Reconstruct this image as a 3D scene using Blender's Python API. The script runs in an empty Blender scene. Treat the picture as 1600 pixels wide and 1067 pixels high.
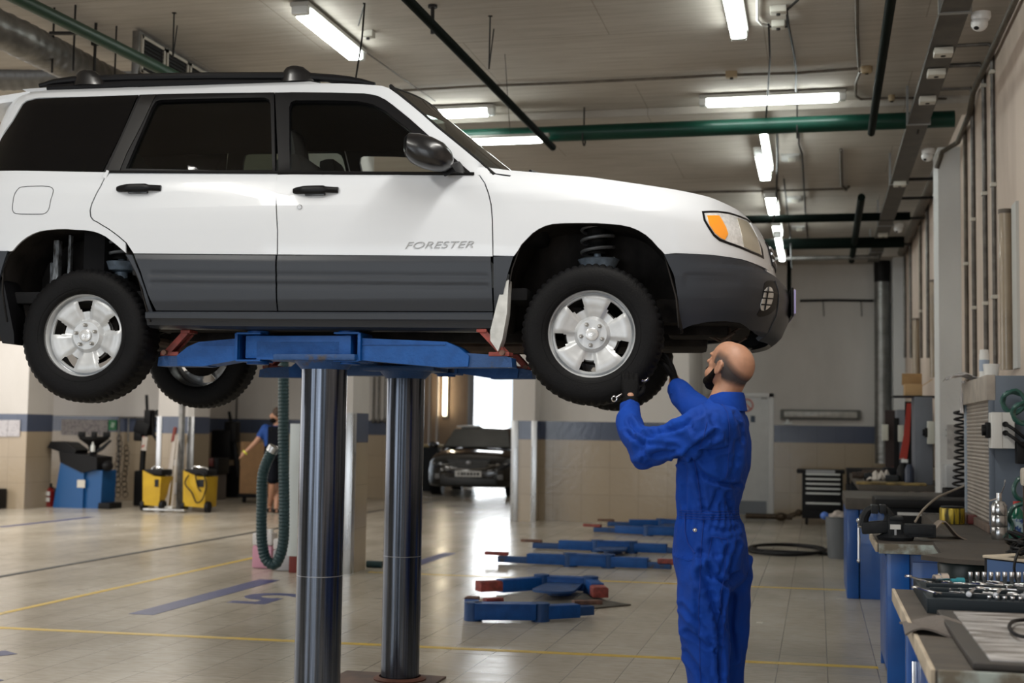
import bpy, bmesh, math, random
import numpy as np
from mathutils import Vector, Matrix, noise, geometry
random.seed(7)
PI = math.pi
SC = bpy.context.scene
COL = SC.collection
# ------------------------------------------------------------------ camera
FPX = 2050.0
CAMH = 1.42
YAW, PITCH, ROLL = math.radians(13.1244), math.radians(3.8392), 0.0145
_F = Vector((-math.sin(YAW)*math.cos(PITCH), math.cos(YAW)*math.cos(PITCH), math.sin(PITCH)))
_R0 = Vector((math.cos(YAW), math.sin(YAW), 0)); _U0 = _R0.cross(_F)
_R = _R0*math.cos(ROLL)+_U0*math.sin(ROLL); _U = -_R0*math.sin(ROLL)+_U0*math.cos(ROLL)
CAM = Vector((0, 0, CAMH))
def ray(px, py): return _F+_R*((px-800)/FPX)-_U*((py-533.5)/FPX)
def on(px, py, ax, val):
    d = ray(px, py); return CAM+d*((val-CAM[ax])/d[ax])
def fl(px, py, z=0.0): return on(px, py, 2, z)
def aty(px, py, y): return on(px, py, 1, y)
def atd(px, py, d): return CAM+ray(px, py)*d

# ------------------------------------------------------------------ materials
MATS = {}
def mat(name, col, rough=.5, metal=0., var=0., vscale=8., bump=0., bscale=30., coat=0., col2=None, emit=None, estr=0., spec=None, stretch=None, thresh=(.35, .65), detail=6.):
    if name in MATS: return MATS[name]
    m = bpy.data.materials.new(name); m.use_nodes = True; MATS[name] = m
    nt = m.node_tree; b = nt.nodes['Principled BSDF']
    c = tuple(col)+(1,)
    b.inputs['Base Color'].default_value = c
    b.inputs['Roughness'].default_value = rough
    b.inputs['Metallic'].default_value = metal
    if coat: b.inputs['Coat Weight'].default_value = coat; b.inputs['Coat Roughness'].default_value = .04
    if spec is not None: b.inputs['Specular IOR Level'].default_value = spec
    if emit: b.inputs['Emission Color'].default_value = tuple(emit)+(1,); b.inputs['Emission Strength'].default_value = estr
    if var or col2 or bump:
        tc = nt.nodes.new('ShaderNodeTexCoord'); src = tc.outputs['Object']
        if stretch:
            mp = nt.nodes.new('ShaderNodeMapping'); mp.inputs['Scale'].default_value = stretch
            nt.links.new(src, mp.inputs['Vector']); src = mp.outputs['Vector']
    if var or col2:
        n = nt.nodes.new('ShaderNodeTexNoise'); n.inputs['Scale'].default_value = vscale; n.inputs['Detail'].default_value = detail
        nt.links.new(src, n.inputs['Vector'])
        r = nt.nodes.new('ShaderNodeValToRGB'); e = r.color_ramp.elements
        e[0].position, e[1].position = thresh
        if col2: e[0].color = c; e[1].color = tuple(col2)+(1,)
        else:
            e[0].color = tuple(max(0, x*(1-var)) for x in col)+(1,); e[1].color = tuple(min(1, x*(1+var)) for x in col)+(1,)
        nt.links.new(n.outputs['Fac'], r.inputs['Fac']); nt.links.new(r.outputs['Color'], b.inputs['Base Color'])
        rr = nt.nodes.new('ShaderNodeMapRange'); rr.inputs['To Min'].default_value = max(0.02, rough*.8); rr.inputs['To Max'].default_value = min(1, rough*1.25)
        nt.links.new(n.outputs['Fac'], rr.inputs['Value']); nt.links.new(rr.outputs['Result'], b.inputs['Roughness'])
    if bump:
        n2 = nt.nodes.new('ShaderNodeTexNoise'); n2.inputs['Scale'].default_value = bscale; n2.inputs['Detail'].default_value = 5
        nt.links.new(src, n2.inputs['Vector'])
        bp = nt.nodes.new('ShaderNodeBump'); bp.inputs['Strength'].default_value = bump; bp.inputs['Distance'].default_value = .02
        nt.links.new(n2.outputs['Fac'], bp.inputs['Height']); nt.links.new(bp.outputs['Normal'], b.inputs['Normal'])
    return m
def glass(name, tint, gloss=.12, rough=.02):
    m = bpy.data.materials.new(name); m.use_nodes = True; MATS[name] = m
    nt = m.node_tree; nt.nodes.clear()
    o = nt.nodes.new('ShaderNodeOutputMaterial'); mx = nt.nodes.new('ShaderNodeMixShader')
    t = nt.nodes.new('ShaderNodeBsdfTransparent'); t.inputs['Color'].default_value = tuple(tint)+(1,)
    g = nt.nodes.new('ShaderNodeBsdfGlossy'); g.inputs['Roughness'].default_value = rough
    f = nt.nodes.new('ShaderNodeFresnel'); f.inputs['IOR'].default_value = 1.5
    a = nt.nodes.new('ShaderNodeMath'); a.operation = 'ADD'; a.inputs[1].default_value = gloss*.3
    nt.links.new(f.outputs[0], a.inputs[0]); nt.links.new(a.outputs[0], mx.inputs[0])
    nt.links.new(t.outputs[0], mx.inputs[1]); nt.links.new(g.outputs[0], mx.inputs[2]); nt.links.new(mx.outputs[0], o.inputs[0])
    return m

# ------------------------------------------------------------------ mesh building
def frame_of(d):
    d = d.normalized(); a = Vector((0, 0, 1)) if abs(d.z) < .9 else Vector((1, 0, 0))
    u = d.cross(a).normalized(); v = d.cross(u).normalized(); return u, v
class MB:
    def __init__(s): s.bm = bmesh.new(); s.mi = 0
    def _f(s, vs):
        try:
            f = s.bm.faces.new(vs); f.material_index = s.mi; f.smooth = True; return f
        except ValueError: return None
    def box(s, c, size, rot=None, bev=0.):
        hx, hy, hz = size[0]/2, size[1]/2, size[2]/2; c = Vector(c)
        M = rot if rot is not None else Matrix.Identity(3)
        if isinstance(M, (int, float)): M = Matrix.Rotation(M, 3, 'Z')
        vs = [s.bm.verts.new(c+M@Vector((x*hx, y*hy, z*hz))) for x in (-1, 1) for y in (-1, 1) for z in (-1, 1)]
        fs = [s._f([vs[i] for i in q]) for q in ((0, 1, 3, 2), (4, 6, 7, 5), (0, 4, 5, 1), (2, 3, 7, 6), (0, 2, 6, 4), (1, 5, 7, 3))]
        if bev:
            ed = set(e for f in fs for e in f.edges)
            r = bmesh.ops.bevel(s.bm, geom=list(ed), offset=bev, segments=2, affect='EDGES', profile=.6)
            for f in r['faces']: f.material_index = s.mi; f.smooth = True
        return s
    def bx(s, x0, x1, y0, y1, z0, z1, bev=0.): return s.box(((x0+x1)/2, (y0+y1)/2, (z0+z1)/2), (abs(x1-x0), abs(y1-y0), abs(z1-z0)), None, bev)
    def bar(s, p0, p1, w, h, bev=0., up=(0, 0, 1)):
        p0, p1 = Vector(p0), Vector(p1); d = p1-p0; L = d.length; x = d.normalized(); z = Vector(up)
        y = z.cross(x).normalized(); z = x.cross(y)
        M = Matrix((x, y, z)).transposed(); return s.box((p0+p1)/2, (L, w, h), M, bev)
    def loft(s, rings, close=True, cap=True):
        R = [[s.bm.verts.new(p) for p in r] for r in rings]; n = len(R[0])
        for a, b in zip(R[:-1], R[1:]):
            for i in range(n if close else n-1):
                j = (i+1) % n; s._f([a[i], a[j], b[j], b[i]])
        if cap and close: s._f(list(reversed(R[0]))); s._f(R[-1])
        return s
    def cyl(s, p0, p1, r0, r1=None, n=16, cap=True):
        p0, p1 = Vector(p0), Vector(p1); r1 = r0 if r1 is None else r1; u, v = frame_of(p1-p0)
        return s.loft([[p+(u*math.cos(2*PI*i/n)+v*math.sin(2*PI*i/n))*r for i in range(n)] for p, r in ((p0, r0), (p1, r1))], True, cap)
    def tube(s, pts, r, n=8, cap=True, closed=False):
        pts = [Vector(p) for p in pts]; rs = r if isinstance(r, (list, tuple)) else [r]*len(pts)
        rings = []; u = None
        for i, p in enumerate(pts):
            if closed: d = pts[(i+1) % len(pts)]-pts[i-1]
            else: d = pts[min(i+1, len(pts)-1)]-pts[max(i-1, 0)]
            if d.length < 1e-9: d = Vector((0, 0, 1))
            d.normalize()
            if u is None: u, v = frame_of(d)
            else:
                u = (u-d*u.dot(d)); u.normalize(); v = d.cross(u)
            rings.append([p+(u*math.cos(2*PI*k/n)+v*math.sin(2*PI*k/n))*rs[i] for k in range(n)])
        if closed: rings.append(rings[0]); return s.loft(rings, True, False)
        return s.loft(rings, True, cap)
    def lathe(s, prof, c=(0, 0, 0), axis='Z', n=24, cap=False):
        c = Vector(c); rings = []
        for r, h in prof:
            ring = []
            for i in range(n):
                a = 2*PI*i/n; x, y = r*math.cos(a), r*math.sin(a)
                p = {'Z': (x, y, h), 'Y': (x, h, y), 'X': (h, x, y)}[axis] if not isinstance(axis, Matrix) else axis@Vector((x, y, h))
                ring.append(c+Vector(p))
            rings.append(ring)
        return s.loft(rings, True, cap)
    def sph(s, c, r, n=12, m=8, rot=None):
        c = Vector(c); r = (r, r, r) if isinstance(r, (int, float)) else r; rings = []
        M = rot if rot is not None else Matrix.Identity(3)
        for j in range(1, m):
            t = PI*j/m; rings.append([c+M@Vector((r[0]*math.sin(t)*math.cos(2*PI*i/n), r[1]*math.sin(t)*math.sin(2*PI*i/n), r[2]*math.cos(t))) for i in range(n)])
        R = [[s.bm.verts.new(p) for p in q] for q in rings]
        t0 = s.bm.verts.new(c+M@Vector((0, 0, r[2]))); t1 = s.bm.verts.new(c-M@Vector((0, 0, r[2])))
        for a, b in zip(R[:-1], R[1:]):
            for i in range(n): s._f([a[i], b[i], b[(i+1) % n], a[(i+1) % n]])
        for i in range(n): s._f([t0, R[0][i], R[0][(i+1) % n]]); s._f([t1, R[-1][(i+1) % n], R[-1][i]])
        return s
    def prism(s, poly, ext, plane='XY', at=0.):
        """poly 2D, extruded by ext along the missing axis from at"""
        def P(a, b, c): return {'XY': (a, b, c), 'XZ': (a, c, b), 'YZ': (c, a, b)}[plane]
        A = [s.bm.verts.new(P(a, b, at)) for a, b in poly]; B = [s.bm.verts.new(P(a, b, at+ext)) for a, b in poly]
        n = len(poly)
        for i in range(n): s._f([A[i], A[(i+1) % n], B[(i+1) % n], B[i]])
        tr = geometry.tessellate_polygon([[Vector((a, b, 0)) for a, b in poly]])
        for t in tr: s._f([A[i] for i in t]); s._f([B[i] for i in reversed(t)])
        return s
    def quad(s, *ps): s._f([s.bm.verts.new(p) for p in ps]); return s
    def grid(s, fn, nu, nv):
        V = [[s.bm.verts.new(fn(i/nu, j/nv)) for j in range(nv+1)] for i in range(nu+1)]
        for i in range(nu):
            for j in range(nv): s._f([V[i][j], V[i+1][j], V[i+1][j+1], V[i][j+1]])
        return s
def world_mat(o):
    M = o.matrix_basis.copy(); p = o.parent
    while p: M = p.matrix_basis@M; p = p.parent
    return M
def obj(name, mb, m, parent=None, sharp=35, world=True, recalc=True, mods=None):
    bm = mb.bm
    if recalc: bmesh.ops.recalc_face_normals(bm, faces=bm.faces[:])
    me = bpy.data.meshes.new(name)
    if parent is not None and world:
        bmesh.ops.transform(bm, matrix=world_mat(parent).inverted(), verts=bm.verts[:])
    bm.to_mesh(me); bm.free()
    if sharp is not None: me.set_sharp_from_angle(angle=math.radians(sharp))
    for k in (m if isinstance(m, (list, tuple)) else [m]): me.materials.append(k)
    o = bpy.data.objects.new(name, me); COL.objects.link(o)
    if parent is not None: o.parent = parent
    return o
def pobj(name, mb, m, parent, **k): return obj(name, mb, m, parent, world=False, **k)
def tag(o, label=None, cat=None, group=None, kind=None):
    if label: o['label'] = label
    if cat: o['category'] = cat
    if group: o['group'] = group
    if kind: o['kind'] = kind
    return o
def recenter(o, loc):
    M = Matrix.Translation(-Vector(loc)); o.data.transform(M); o.location = loc; return o
def thing(name, label, cat, loc=(0, 0, 0), rz=0., group=None):
    o = bpy.data.objects.new(name, None); COL.objects.link(o); o.empty_display_size = .1
    o.location = loc; o.rotation_euler = (0, 0, rz); return tag(o, label, cat, group)
def single(name, mb, m, label, cat, group=None, **k):
    return tag(obj(name, mb, m, **k), label, cat, group)
def struct(name, mb, m, parent=None, **k):
    o = obj(name, mb, m, parent, **k)
    if parent is None: o['kind'] = 'structure'
    return o
def label_part(o, l): o['label'] = l; return o
def copy_tree(o, parent=None):
    c = o.copy(); COL.objects.link(c); c.parent = parent
    for ch in o.children: copy_tree(ch, c)
    return c
def solidify(o, t, off=-1):
    md = o.modifiers.new('thick', 'SOLIDIFY'); md.thickness = t; md.offset = off
    es = o.modifiers.new('edges', 'EDGE_SPLIT'); es.split_angle = math.radians(45); es.use_edge_sharp = False; return o
def text_obj(name, s, size, m, loc, rotm, parent=None, ext=.002, extra=1., shear=0., bold=0.):
    cu = bpy.data.curves.new(name, 'FONT'); cu.body = s; cu.size = size; cu.extrude = ext; cu.align_x = 'CENTER'; cu.align_y = 'CENTER'; cu.shear = shear; cu.offset = bold
    t = bpy.data.objects.new(name, cu); COL.objects.link(t)
    dg = bpy.context.evaluated_depsgraph_get(); dg.update()
    me = bpy.data.meshes.new_from_object(t.evaluated_get(dg)); bpy.data.objects.remove(t)
    me.transform(Matrix.Diagonal((extra, 1, 1, 1))); me.transform(Matrix.Translation(loc)@rotm.to_4x4())
    me.materials.clear(); me.materials.append(m)
    o = bpy.data.objects.new(name, me); COL.objects.link(o)
    if parent is not None:
        me.transform(world_mat(parent).inverted()); o.parent = parent
    return o
def remesh_join(mb, voxel, smooth=4):
    me = bpy.data.meshes.new('tmp'); bmesh.ops.recalc_face_normals(mb.bm, faces=mb.bm.faces[:]); mb.bm.to_mesh(me); mb.bm.free()
    o = bpy.data.objects.new('tmp', me); COL.objects.link(o)
    r = o.modifiers.new('r', 'REMESH'); r.mode = 'VOXEL'; r.voxel_size = voxel
    if smooth:
        q = o.modifiers.new('s', 'SMOOTH'); q.iterations = smooth; q.factor = .5
    dg = bpy.context.evaluated_depsgraph_get(); dg.update()
    me2 = bpy.data.meshes.new_from_object(o.evaluated_get(dg)); bpy.data.objects.remove(o)
    out = MB(); out.bm.from_mesh(me2)
    for f in out.bm.faces: f.smooth = True
    return out
def interp(x, xs, ys):
    return float(np.interp(x, xs, ys))
# ================================================================== THE CAR
white = mat('car_white_paint', (.60, .625, .662), .3, coat=.5)
clad = mat('car_grey_cladding', (.022, .026, .034), .40, spec=.4, bump=.05, bscale=400)
blk = mat('car_black_plastic', (.004, .004, .005), .42, spec=.2)
blkgloss = mat('car_black_gloss', (.005, .005, .006), .28, coat=.12)
rub = mat('rubber_seal', (.008, .008, .008), .6, spec=.2)
tyre_m = mat('tyre_rubber', (.0045, .0045, .0052), .6, var=.35, vscale=6, bump=.15, bscale=120, spec=.14)
alu = mat('wheel_silver', (.52, .535, .55), .36, .25, var=.06, vscale=20)
chrome = mat('bright_steel', (.7, .7, .7), .2, 1.)
nutm = mat('wheel_nut_steel', (.42, .40, .37), .35, 1.)
under_m = mat('underbody_dirt', (.016, .014, .013), .85, var=.5, vscale=9, bump=.4, bscale=20, spec=.15)
liner_m = mat('arch_liner_dirt', (.018, .016, .015), .8, var=.7, vscale=7, bump=.3, bscale=15, stretch=(1, 1, .5), spec=.15)
rust = mat('rusty_exhaust', (.055, .036, .026), .75, var=.4, vscale=12)
intm = mat('interior_dark_cloth', (.012, .012, .013), .9, spec=.1)
intg = mat('interior_grey_cloth', (.075, .072, .07), .9, spec=.1)
discm = mat('brake_disc_steel', (.14, .135, .13), .5, .6)
XW, YWD, ZH, CYAW, CT = -2.34939, 6.7587, 1.86383, .07779, .005935
CARM = Matrix.Translation((XW, YWD, ZH))@Matrix.Rotation(CYAW, 4, 'Z')@Matrix.Rotation(-CT, 4, 'Y')@Matrix.Translation((0, 0, -.335))
CINV = CARM.inverted()
car = bpy.data.objects.new('car', None); COL.objects.link(car)
car.matrix_basis = CARM
tag(car, 'white estate car with dark grey lower cladding raised on the blue lift', 'car')
_zs = [.28, .36, .44, .50, .60, .72, .85, .95, 1.05, 1.10, 1.15, 1.57, 1.62, 1.655, 1.68]
_ws = [.77, .80, .83, .85, .862, .866, .866, .862, .848, .832, .80, .650, .61, .55, .44]
_Sx = [.70, .862, 1.248, 1.623, 1.81, 1.95, 2.004, 2.048, 2.085]
_Sz = [1.15, 1.128, 1.088, 1.026, .992, .95, .922, .874, .80]
_fz = [.28, .32, .36, .45, .55, .60, .64, .66, .72, .80, .86, .90, .94]
_fx = [2.05, 2.11, 2.165, 2.205, 2.215, 2.20, 2.18, 2.155, 2.143, 2.124, 2.094, 2.074, 2.058]
def Wd(x, z):
    if z > 1.685 or z < .2: return 0.
    w = interp(z, _zs, _ws)
    if x > .62 and z > .7:
        S = interp(x, _Sx, _Sz); k = min(1, (x-.62)/.2)
        if z > S+.012: return 0. if x > .78 else w
        d = max(0, S-z); w = w*(1-k)+min(.866, interp(z, _zs[:8], _ws[:8]))*k
        if d < .16: w -= .10*k*(1-d/.16)**2.2
    xf = interp(z, _fz, _fx)
    if x > 1.25:
        u = (x-1.25)/(xf-1.25)
        if u >= 1: return 0.
        w *= math.sqrt(1-u**5)
    if x < -1.25:
        xr = interp(z, [.3, .6, .95, 1.65], [2.15, 2.22, 2.18, 1.98]); u = (-x-1.25)/(xr-1.25)
        if u >= 1: return 0.
        w *= math.sqrt(1-u**6)
    return w
_co = CINV@CAM
_cr = CINV.to_3x3()
def sp(px, py, off=0.):
    """point of the near flank seen along a camera ray, as car (x, z)"""
    d = _cr@ray(px, py); y = -1.0
    while y < 0:
        p = _co+d*((y-_co.y)/d.y)
        if Wd(p.x, p.z)+off >= -y: return (p.x, p.z)
        y += .002
    return (p.x, p.z)
def spw(px, py, w):
    d = _cr@ray(px, py); p = _co+d*((-w-_co.y)/d.y); return (p.x, p.z)
def spl(pts, off=0.): return [sp(*p, off) for p in pts]
def smooth_poly(pts, n=1, closed=True):
    for _ in range(n):
        q = []
        for i in range(len(pts)):
            a, b = pts[i], pts[(i+1) % len(pts)]
            q += [(a[0]*.75+b[0]*.25, a[1]*.75+b[1]*.25), (a[0]*.25+b[0]*.75, a[1]*.25+b[1]*.75)]
        pts = q
    return pts
def inset(poly, d):
    n = len(poly); out = []
    A = sum(poly[i][0]*poly[(i+1) % n][1]-poly[(i+1) % n][0]*poly[i][1] for i in range(n))
    s = 1 if A > 0 else -1
    for i in range(n):
        p0, p1, p2 = Vector(poly[i-1]), Vector(poly[i]), Vector(poly[(i+1) % n])
        d1, d2 = (p1-p0), (p2-p1)
        if d1.length < 1e-6 or d2.length < 1e-6: out.append(tuple(p1)); continue
        d1.normalize(); d2.normalize()
        n1, n2 = Vector((-d1.y, d1.x))*s, Vector((-d2.y, d2.x))*s
        m = n1+n2
        if m.length < .3: out.append(tuple(p1)); continue
        m.normalize(); k = d/max(.35, m.dot(n1)); out.append(tuple(p1+m*k))
    return out
def phi_of(x, z):
    xf = interp(z, _fz, _fx); u = min(.9999, max(0, (x-1.25)/(xf-1.25))); return math.asin(u**2.5)
def panel(name, outer, m, parent=car, holes=(), off=0., t=.012, gap=.0015, side=-1, step=.04, offf=None, front=False, smooth=True):
    """curved body panel: outline given in the side plane, laid on the body surface, with real thickness"""
    outer = inset(outer, gap) if gap else outer
    loops = [[Vector((a, b, 0)) for a, b in outer]]+[[Vector((a, b, 0)) for a, b in h] for h in holes]
    tr = geometry.tessellate_polygon(loops)
    mb = MB(); bm = mb.bm; vs = [bm.verts.new(p) for l in loops for p in l]
    for a in tr:
        try: bm.faces.new([vs[i] for i in a])
        except ValueError: pass
    xs = [v.co.x for v in bm.verts]; zs = [v.co.y for v in bm.verts]
    def cuts(a, b, st):
        k = math.ceil(a/st)*st
        while k < b: yield k; k += st
    cx = list(cuts(min(xs), min(max(xs), 1.6), step))
    if max(xs) > 1.6: cx += list(cuts(1.6, min(max(xs), 1.95), step*.5))
    if max(xs) > 1.95: cx += list(cuts(1.95, max(xs), step*.2))
    for k in cx: bmesh.ops.bisect_plane(bm, geom=bm.verts[:]+bm.edges[:]+bm.faces[:], plane_co=(k, 0, 0), plane_no=(1, 0, 0))
    for k in cuts(min(zs), max(zs), step): bmesh.ops.bisect_plane(bm, geom=bm.verts[:]+bm.edges[:]+bm.faces[:], plane_co=(0, k, 0), plane_no=(0, 1, 0))
    if front:
        pass
    for v in bm.verts:
        x, z = v.co.x, v.co.y; o = off+(offf(x, z) if offf else 0)
        w = Wd(min(x, 2.3), z); v.co = Vector((x, side*(w+o), z))
    for f in bm.faces: f.smooth = smooth
    bmesh.ops.remove_doubles(bm, verts=bm.verts[:], dist=1e-5)
    bmesh.ops.recalc_face_normals(bm, faces=bm.faces[:])
    bm.normal_update(); s = sum(f.normal.y*f.calc_area() for f in bm.faces)
    if s*side < 0: bmesh.ops.reverse_faces(bm, faces=bm.faces[:])
    o = obj(name, mb, m, parent, sharp=50, world=False, recalc=False)
    if t: solidify(o, t)
    return o
def line_pts(poly, n): # resample polyline
    P = [Vector(p) for p in poly]; L = [0]
    for a, b in zip(P[:-1], P[1:]): L.append(L[-1]+(b-a).length)
    out = []
    for i in range(n+1):
        s = L[-1]*i/n
        for k in range(len(P)-1):
            if s <= L[k+1]+1e-9: t = (s-L[k])/max(1e-9, L[k+1]-L[k]); out.append(tuple(P[k].lerp(P[k+1], t))); break
    return out
# --- outlines, car side plane (x forward, z up)
belt = lambda x: 1.1165-.0295*x+.004
seamF = spl([(748.7, 274), (757, 286), (762.8, 302), (767, 320), (769, 345), (769.5, 380), (770, 401)])
seamB = spl([(430, 272.6), (432, 320), (434, 360), (434, 398)])
seamR = spl([(168.7, 268.4), (163, 279), (157.5, 291), (150, 304), (143.4, 319), (141, 329), (142, 338.7), (146, 344), (152, 347), (160, 352), (168.7, 357), (177, 363), (185.6, 369.6), (197, 379.5), (208, 396.4)])
archF = spl([(770, 401), (803, 400.3), (809.4, 391.8), (815, 382), (823.3, 373.3), (832, 364.5), (841.8, 357.8), (852, 353), (863.5, 350), (880, 349), (903.7, 348.6), (930, 348.8), (950, 350), (968, 351.5), (984, 354.7), (997, 360), (1008.8, 367), (1018, 375), (1027.4, 385.7), (1034, 392), (1038.5, 397.5)])
archR = spl([(17, 393), (20, 392), (26.7, 384), (34, 377), (42, 371), (51, 366), (62, 361.8), (75, 359.6), (90, 358.4), (104, 358.3), (118, 359.3), (132, 360), (146, 362), (155, 365), (165, 370), (173, 376), (182, 383), (190, 390), (197, 396)])
gtop = spl([(219, 148), (253, 147), (330, 145.5), (422, 144.5), (456, 144.2), (520, 144.5), (568.7, 146), (581, 147.5), (591, 150), (603, 156), (614, 164), (640, 185), (667, 209), (709, 246), (741, 274)])
rooft = spl([(36, 140), (90, 136.5), (140, 133.8), (200, 132), (253, 131), (330, 129.6), (400, 129), (500, 129.8), (560, 131.5), (583, 133), (596, 134), (607, 137.5)])
ap = spl([(622, 148), (639, 161.5), (660, 179), (681, 198), (702, 215), (723, 232), (747, 252), (771, 273)])
def sides(fn):
    for s in (-1, 1): fn(s)
CLZ = lambda x: interp(x, [-1.7, -1, -.3, .8, 1.6], [.755, .733, .719, .702, .700])
BOT = lambda x: interp(x, [-.95, .8], [.452, .440])
def rib(x, z):
    c = CLZ(x); return -.006*(math.exp(-((z-c+.085)/.009)**2)+math.exp(-((z-c+.14)/.009)**2)) + .012
def clrib(x, z):
    c = CLZ(x); d = c-z; return .004+.010*min(1, d/.03)+(-.0045*(math.exp(-((d-.10)/.014)**2)+math.exp(-((d-.145)/.014)**2)) if -.9 < x < .78 else 0)
def rev(l): return list(reversed(l))
def build_side(s):
    near = s < 0
    # front door
    zb = [(x, belt(x)) for x in (.66, .3, 0, -.28)]
    fb = [(seamF[0][0], seamF[0][1])]+seamF[1:]
    top = [(-.279, belt(-.279)), (0, belt(0)), (.35, belt(.35)), (.695, belt(.695)-.001)]
    fd_low = [(.7-.0, top[-1][1])]+seamF+rev([seamB[-1]])+rev(seamB[:-1])+top[1:3]
    d = panel('front_door', [p for p in fd_low], white, side=s)
    panel('cladding', [(seamB[-1][0], CLZ(-.26)-.002), (0, CLZ(0)-.002), (.4, CLZ(.4)-.002), (.79, CLZ(.79)-.002), (.797, .6), (.80, BOT(.8)), (-.254, BOT(-.25))], clad, d, offf=clrib, side=s, step=.009 if near else .04)
    # window frame of the front door: black, with the opening
    P = [gtop[-1]]+[(.6, belt(.6)-.006), (.2, belt(.2)-.006), (-.277, belt(-.277)-.006)]+spl([(430, 145)])+gtop[4:-1]
    P = [(a, b) for a, b in P]
    hole = spl([(453, 266.5), (452, 168), (455, 160), (462, 157), (520, 157), (560, 158.5), (583, 163), (600, 172), (640, 203), (672, 228), (700, 252), (716, 270)])
    panel('window_frame', P, blk, d, holes=[hole], off=.004, t=.03, gap=.001, side=s)
    g = panel('window_glass', hole, glass_side, d, off=-.02, t=0, gap=0, side=s, step=.2)
    # rear door
    rd = spl([(160, 268)])
    topr = [(seamR[0][0], belt(seamR[0][0])), (-.8, belt(-.8)), (-.5, belt(-.5)), (-.2805, belt(-.28))]
    poly = topr+[(a-.003, b) for a, b in seamB[1:]]+[(a+.002, b) for a, b in rev(seamR)[:-1]]
    d2 = panel('rear_door', poly, white, side=s)
    low = spl([(208, 396.8), (215, 409), (222, 426), (233, 460), (242, 486)])
    low = low[:-1]+[(-.876, BOT(-.88))]
    panel('cladding', [(-.99, CLZ(-.99)-.002), (-.6, CLZ(-.6)-.002), (-.262, CLZ(-.262)-.002), (-.258, BOT(-.258))]+rev(low[1:]), clad, d2, offf=clrib, side=s, step=.009 if near else .04)
    P = spl([(163, 267.5), (190, 211), (219, 148), (253, 147), (330, 145.5), (429, 144.4), (430, 270.8), (300, 269.8)])
    hole2 = spl([(197, 263.5), (219, 212), (238, 168), (244, 159), (252, 156), (330, 154), (414, 152.5), (421, 156), (423, 163), (426, 266), (330, 266)])
    panel('window_frame', P, blk, d2, holes=[hole2], off=.004, t=.03, gap=.001, side=s)
    panel('window_glass', hole2, glass_rear, d2, off=-.02, t=0, gap=0, side=s, step=.2)
    # quarter panel: the white rear flank with D pillar
    q = [(-1.168, belt(-1.17)), (-1.9, belt(-1.9)+.01), (-2.17, 1.16), (-2.19, .9), (-2.19, .76)]
    q += [(-1.9, .755), (-1.70, .755)]+archR[:]
    q += [(a-.002, b) for a, b in rev(seamR)[1:]]
    qp = panel('quarter_panel', q, white, side=s)
    P = spl([(160, 267.5), (90, 267.5), (0, 267.3), (-14, 267), (0, 219), (20, 190), (36, 163), (42, 158.3), (56, 154.5), (130, 151.3), (216, 148.2), (190, 208)])
    panel('quarter_glass', P, glass_dark, qp, off=-.002, t=.006, gap=0, side=s)
    panel('pillar_trim', spl([(168.5, 267.5), (195, 209), (222, 150), (245, 149), (222, 196), (199, 240), (188, 267.5)]), blkgloss, d2, off=.009, t=.01, gap=0, side=s)
    # rear side cladding behind the arch and in front of it
    panel('rear_bumper', [(-1.70, .755), (-2.2, .75), (-2.21, .5), (-2.15, .36), (-1.72, .42), (-1.70, .6), (-1.67, .70), (-1.65, .755)], clad, side=s, offf=lambda x, z: .012)
    panel('arch_trim', spl([(197, 397.5), (207.5, 398), (221, 430), (232, 462), (240.5, 487.5), (234, 488), (224, 452), (213, 425), (203, 407)]), clad, qp, off=.010, side=s)
    # the roof side rail with A pillar in white
    A = gtop[::-1]
    rail = rooft+ap+[gtop[-1]]+A[1:]+spl([(130, 151), (56, 153), (41, 157), (34, 163), (18, 190), (-3, 219), (-16, 267)])+[(-2.03, 1.166), (-1.985, 1.30), (-1.92, 1.45), (-1.83, 1.585), (-1.79, 1.63)]
    panel('roof_side', rail, white, side=s, step=.03, gap=0)
    # window sill strip
    mb = MB()
    pts = [Vector((x, s*(Wd(x, belt(x)+.0)+.006), belt(x)+.002)) for x in np.linspace(-1.16, .70, 30)]
    mb.tube(pts, .007, 6); pobj('sill_strip', mb, blk, car)
    # front fender
    shoulder = [(x, interp(x, _Sx, _Sz)) for x in np.linspace(.80, 2.036, 26)]
    nose = [(2.052, .862), (2.075, .81), (2.094, .76), (2.102, .70), (2.096, .668)]
    bt = [(1.96, .690), (1.81, .700), (1.65, .704)]
    fpoly = [(seamF[0][0]+.004, seamF[0][1]), (.74, 1.137)]+shoulder+nose+bt+rev(archF[1:])+[(.80, CLZ(.8))]+[(a+.003, b) for a, b in rev(seamF)[1:-1]]
    fe = panel('front_fender', fpoly, white, side=s, step=.03, gap=.001)
    panel('arch_trim', [(.802, .698), (.90, .700), (.875, .62), (.855, .54), (.84, .44), (.803, .440)], clad, fe, offf=lambda x, z: .010, side=s)
    # bumper flank
    bf = spl([(1038, 398), (1053.6, 431), (1060, 471), (1062, 495), (1063, 516)])
    up = [(x, interp(x, [1.6, 1.65, 1.81, 1.96, 2.0, 2.05, 2.1, 2.14, 2.17], [.702, .702, .697, .686, .678, .665, .648, .632, .612])) for x in (2.168, 2.14, 2.1, 2.05, 2.0, 1.96, 1.9, 1.81, 1.7, 1.62)]
    lo = [(1.67, .368), (1.72, .374), (1.80, .392), (1.88, .397), (1.95, .392), (1.99, .372), (2.02, .35), (2.06, .34), (2.10, .36), (2.13, .38)]
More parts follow.
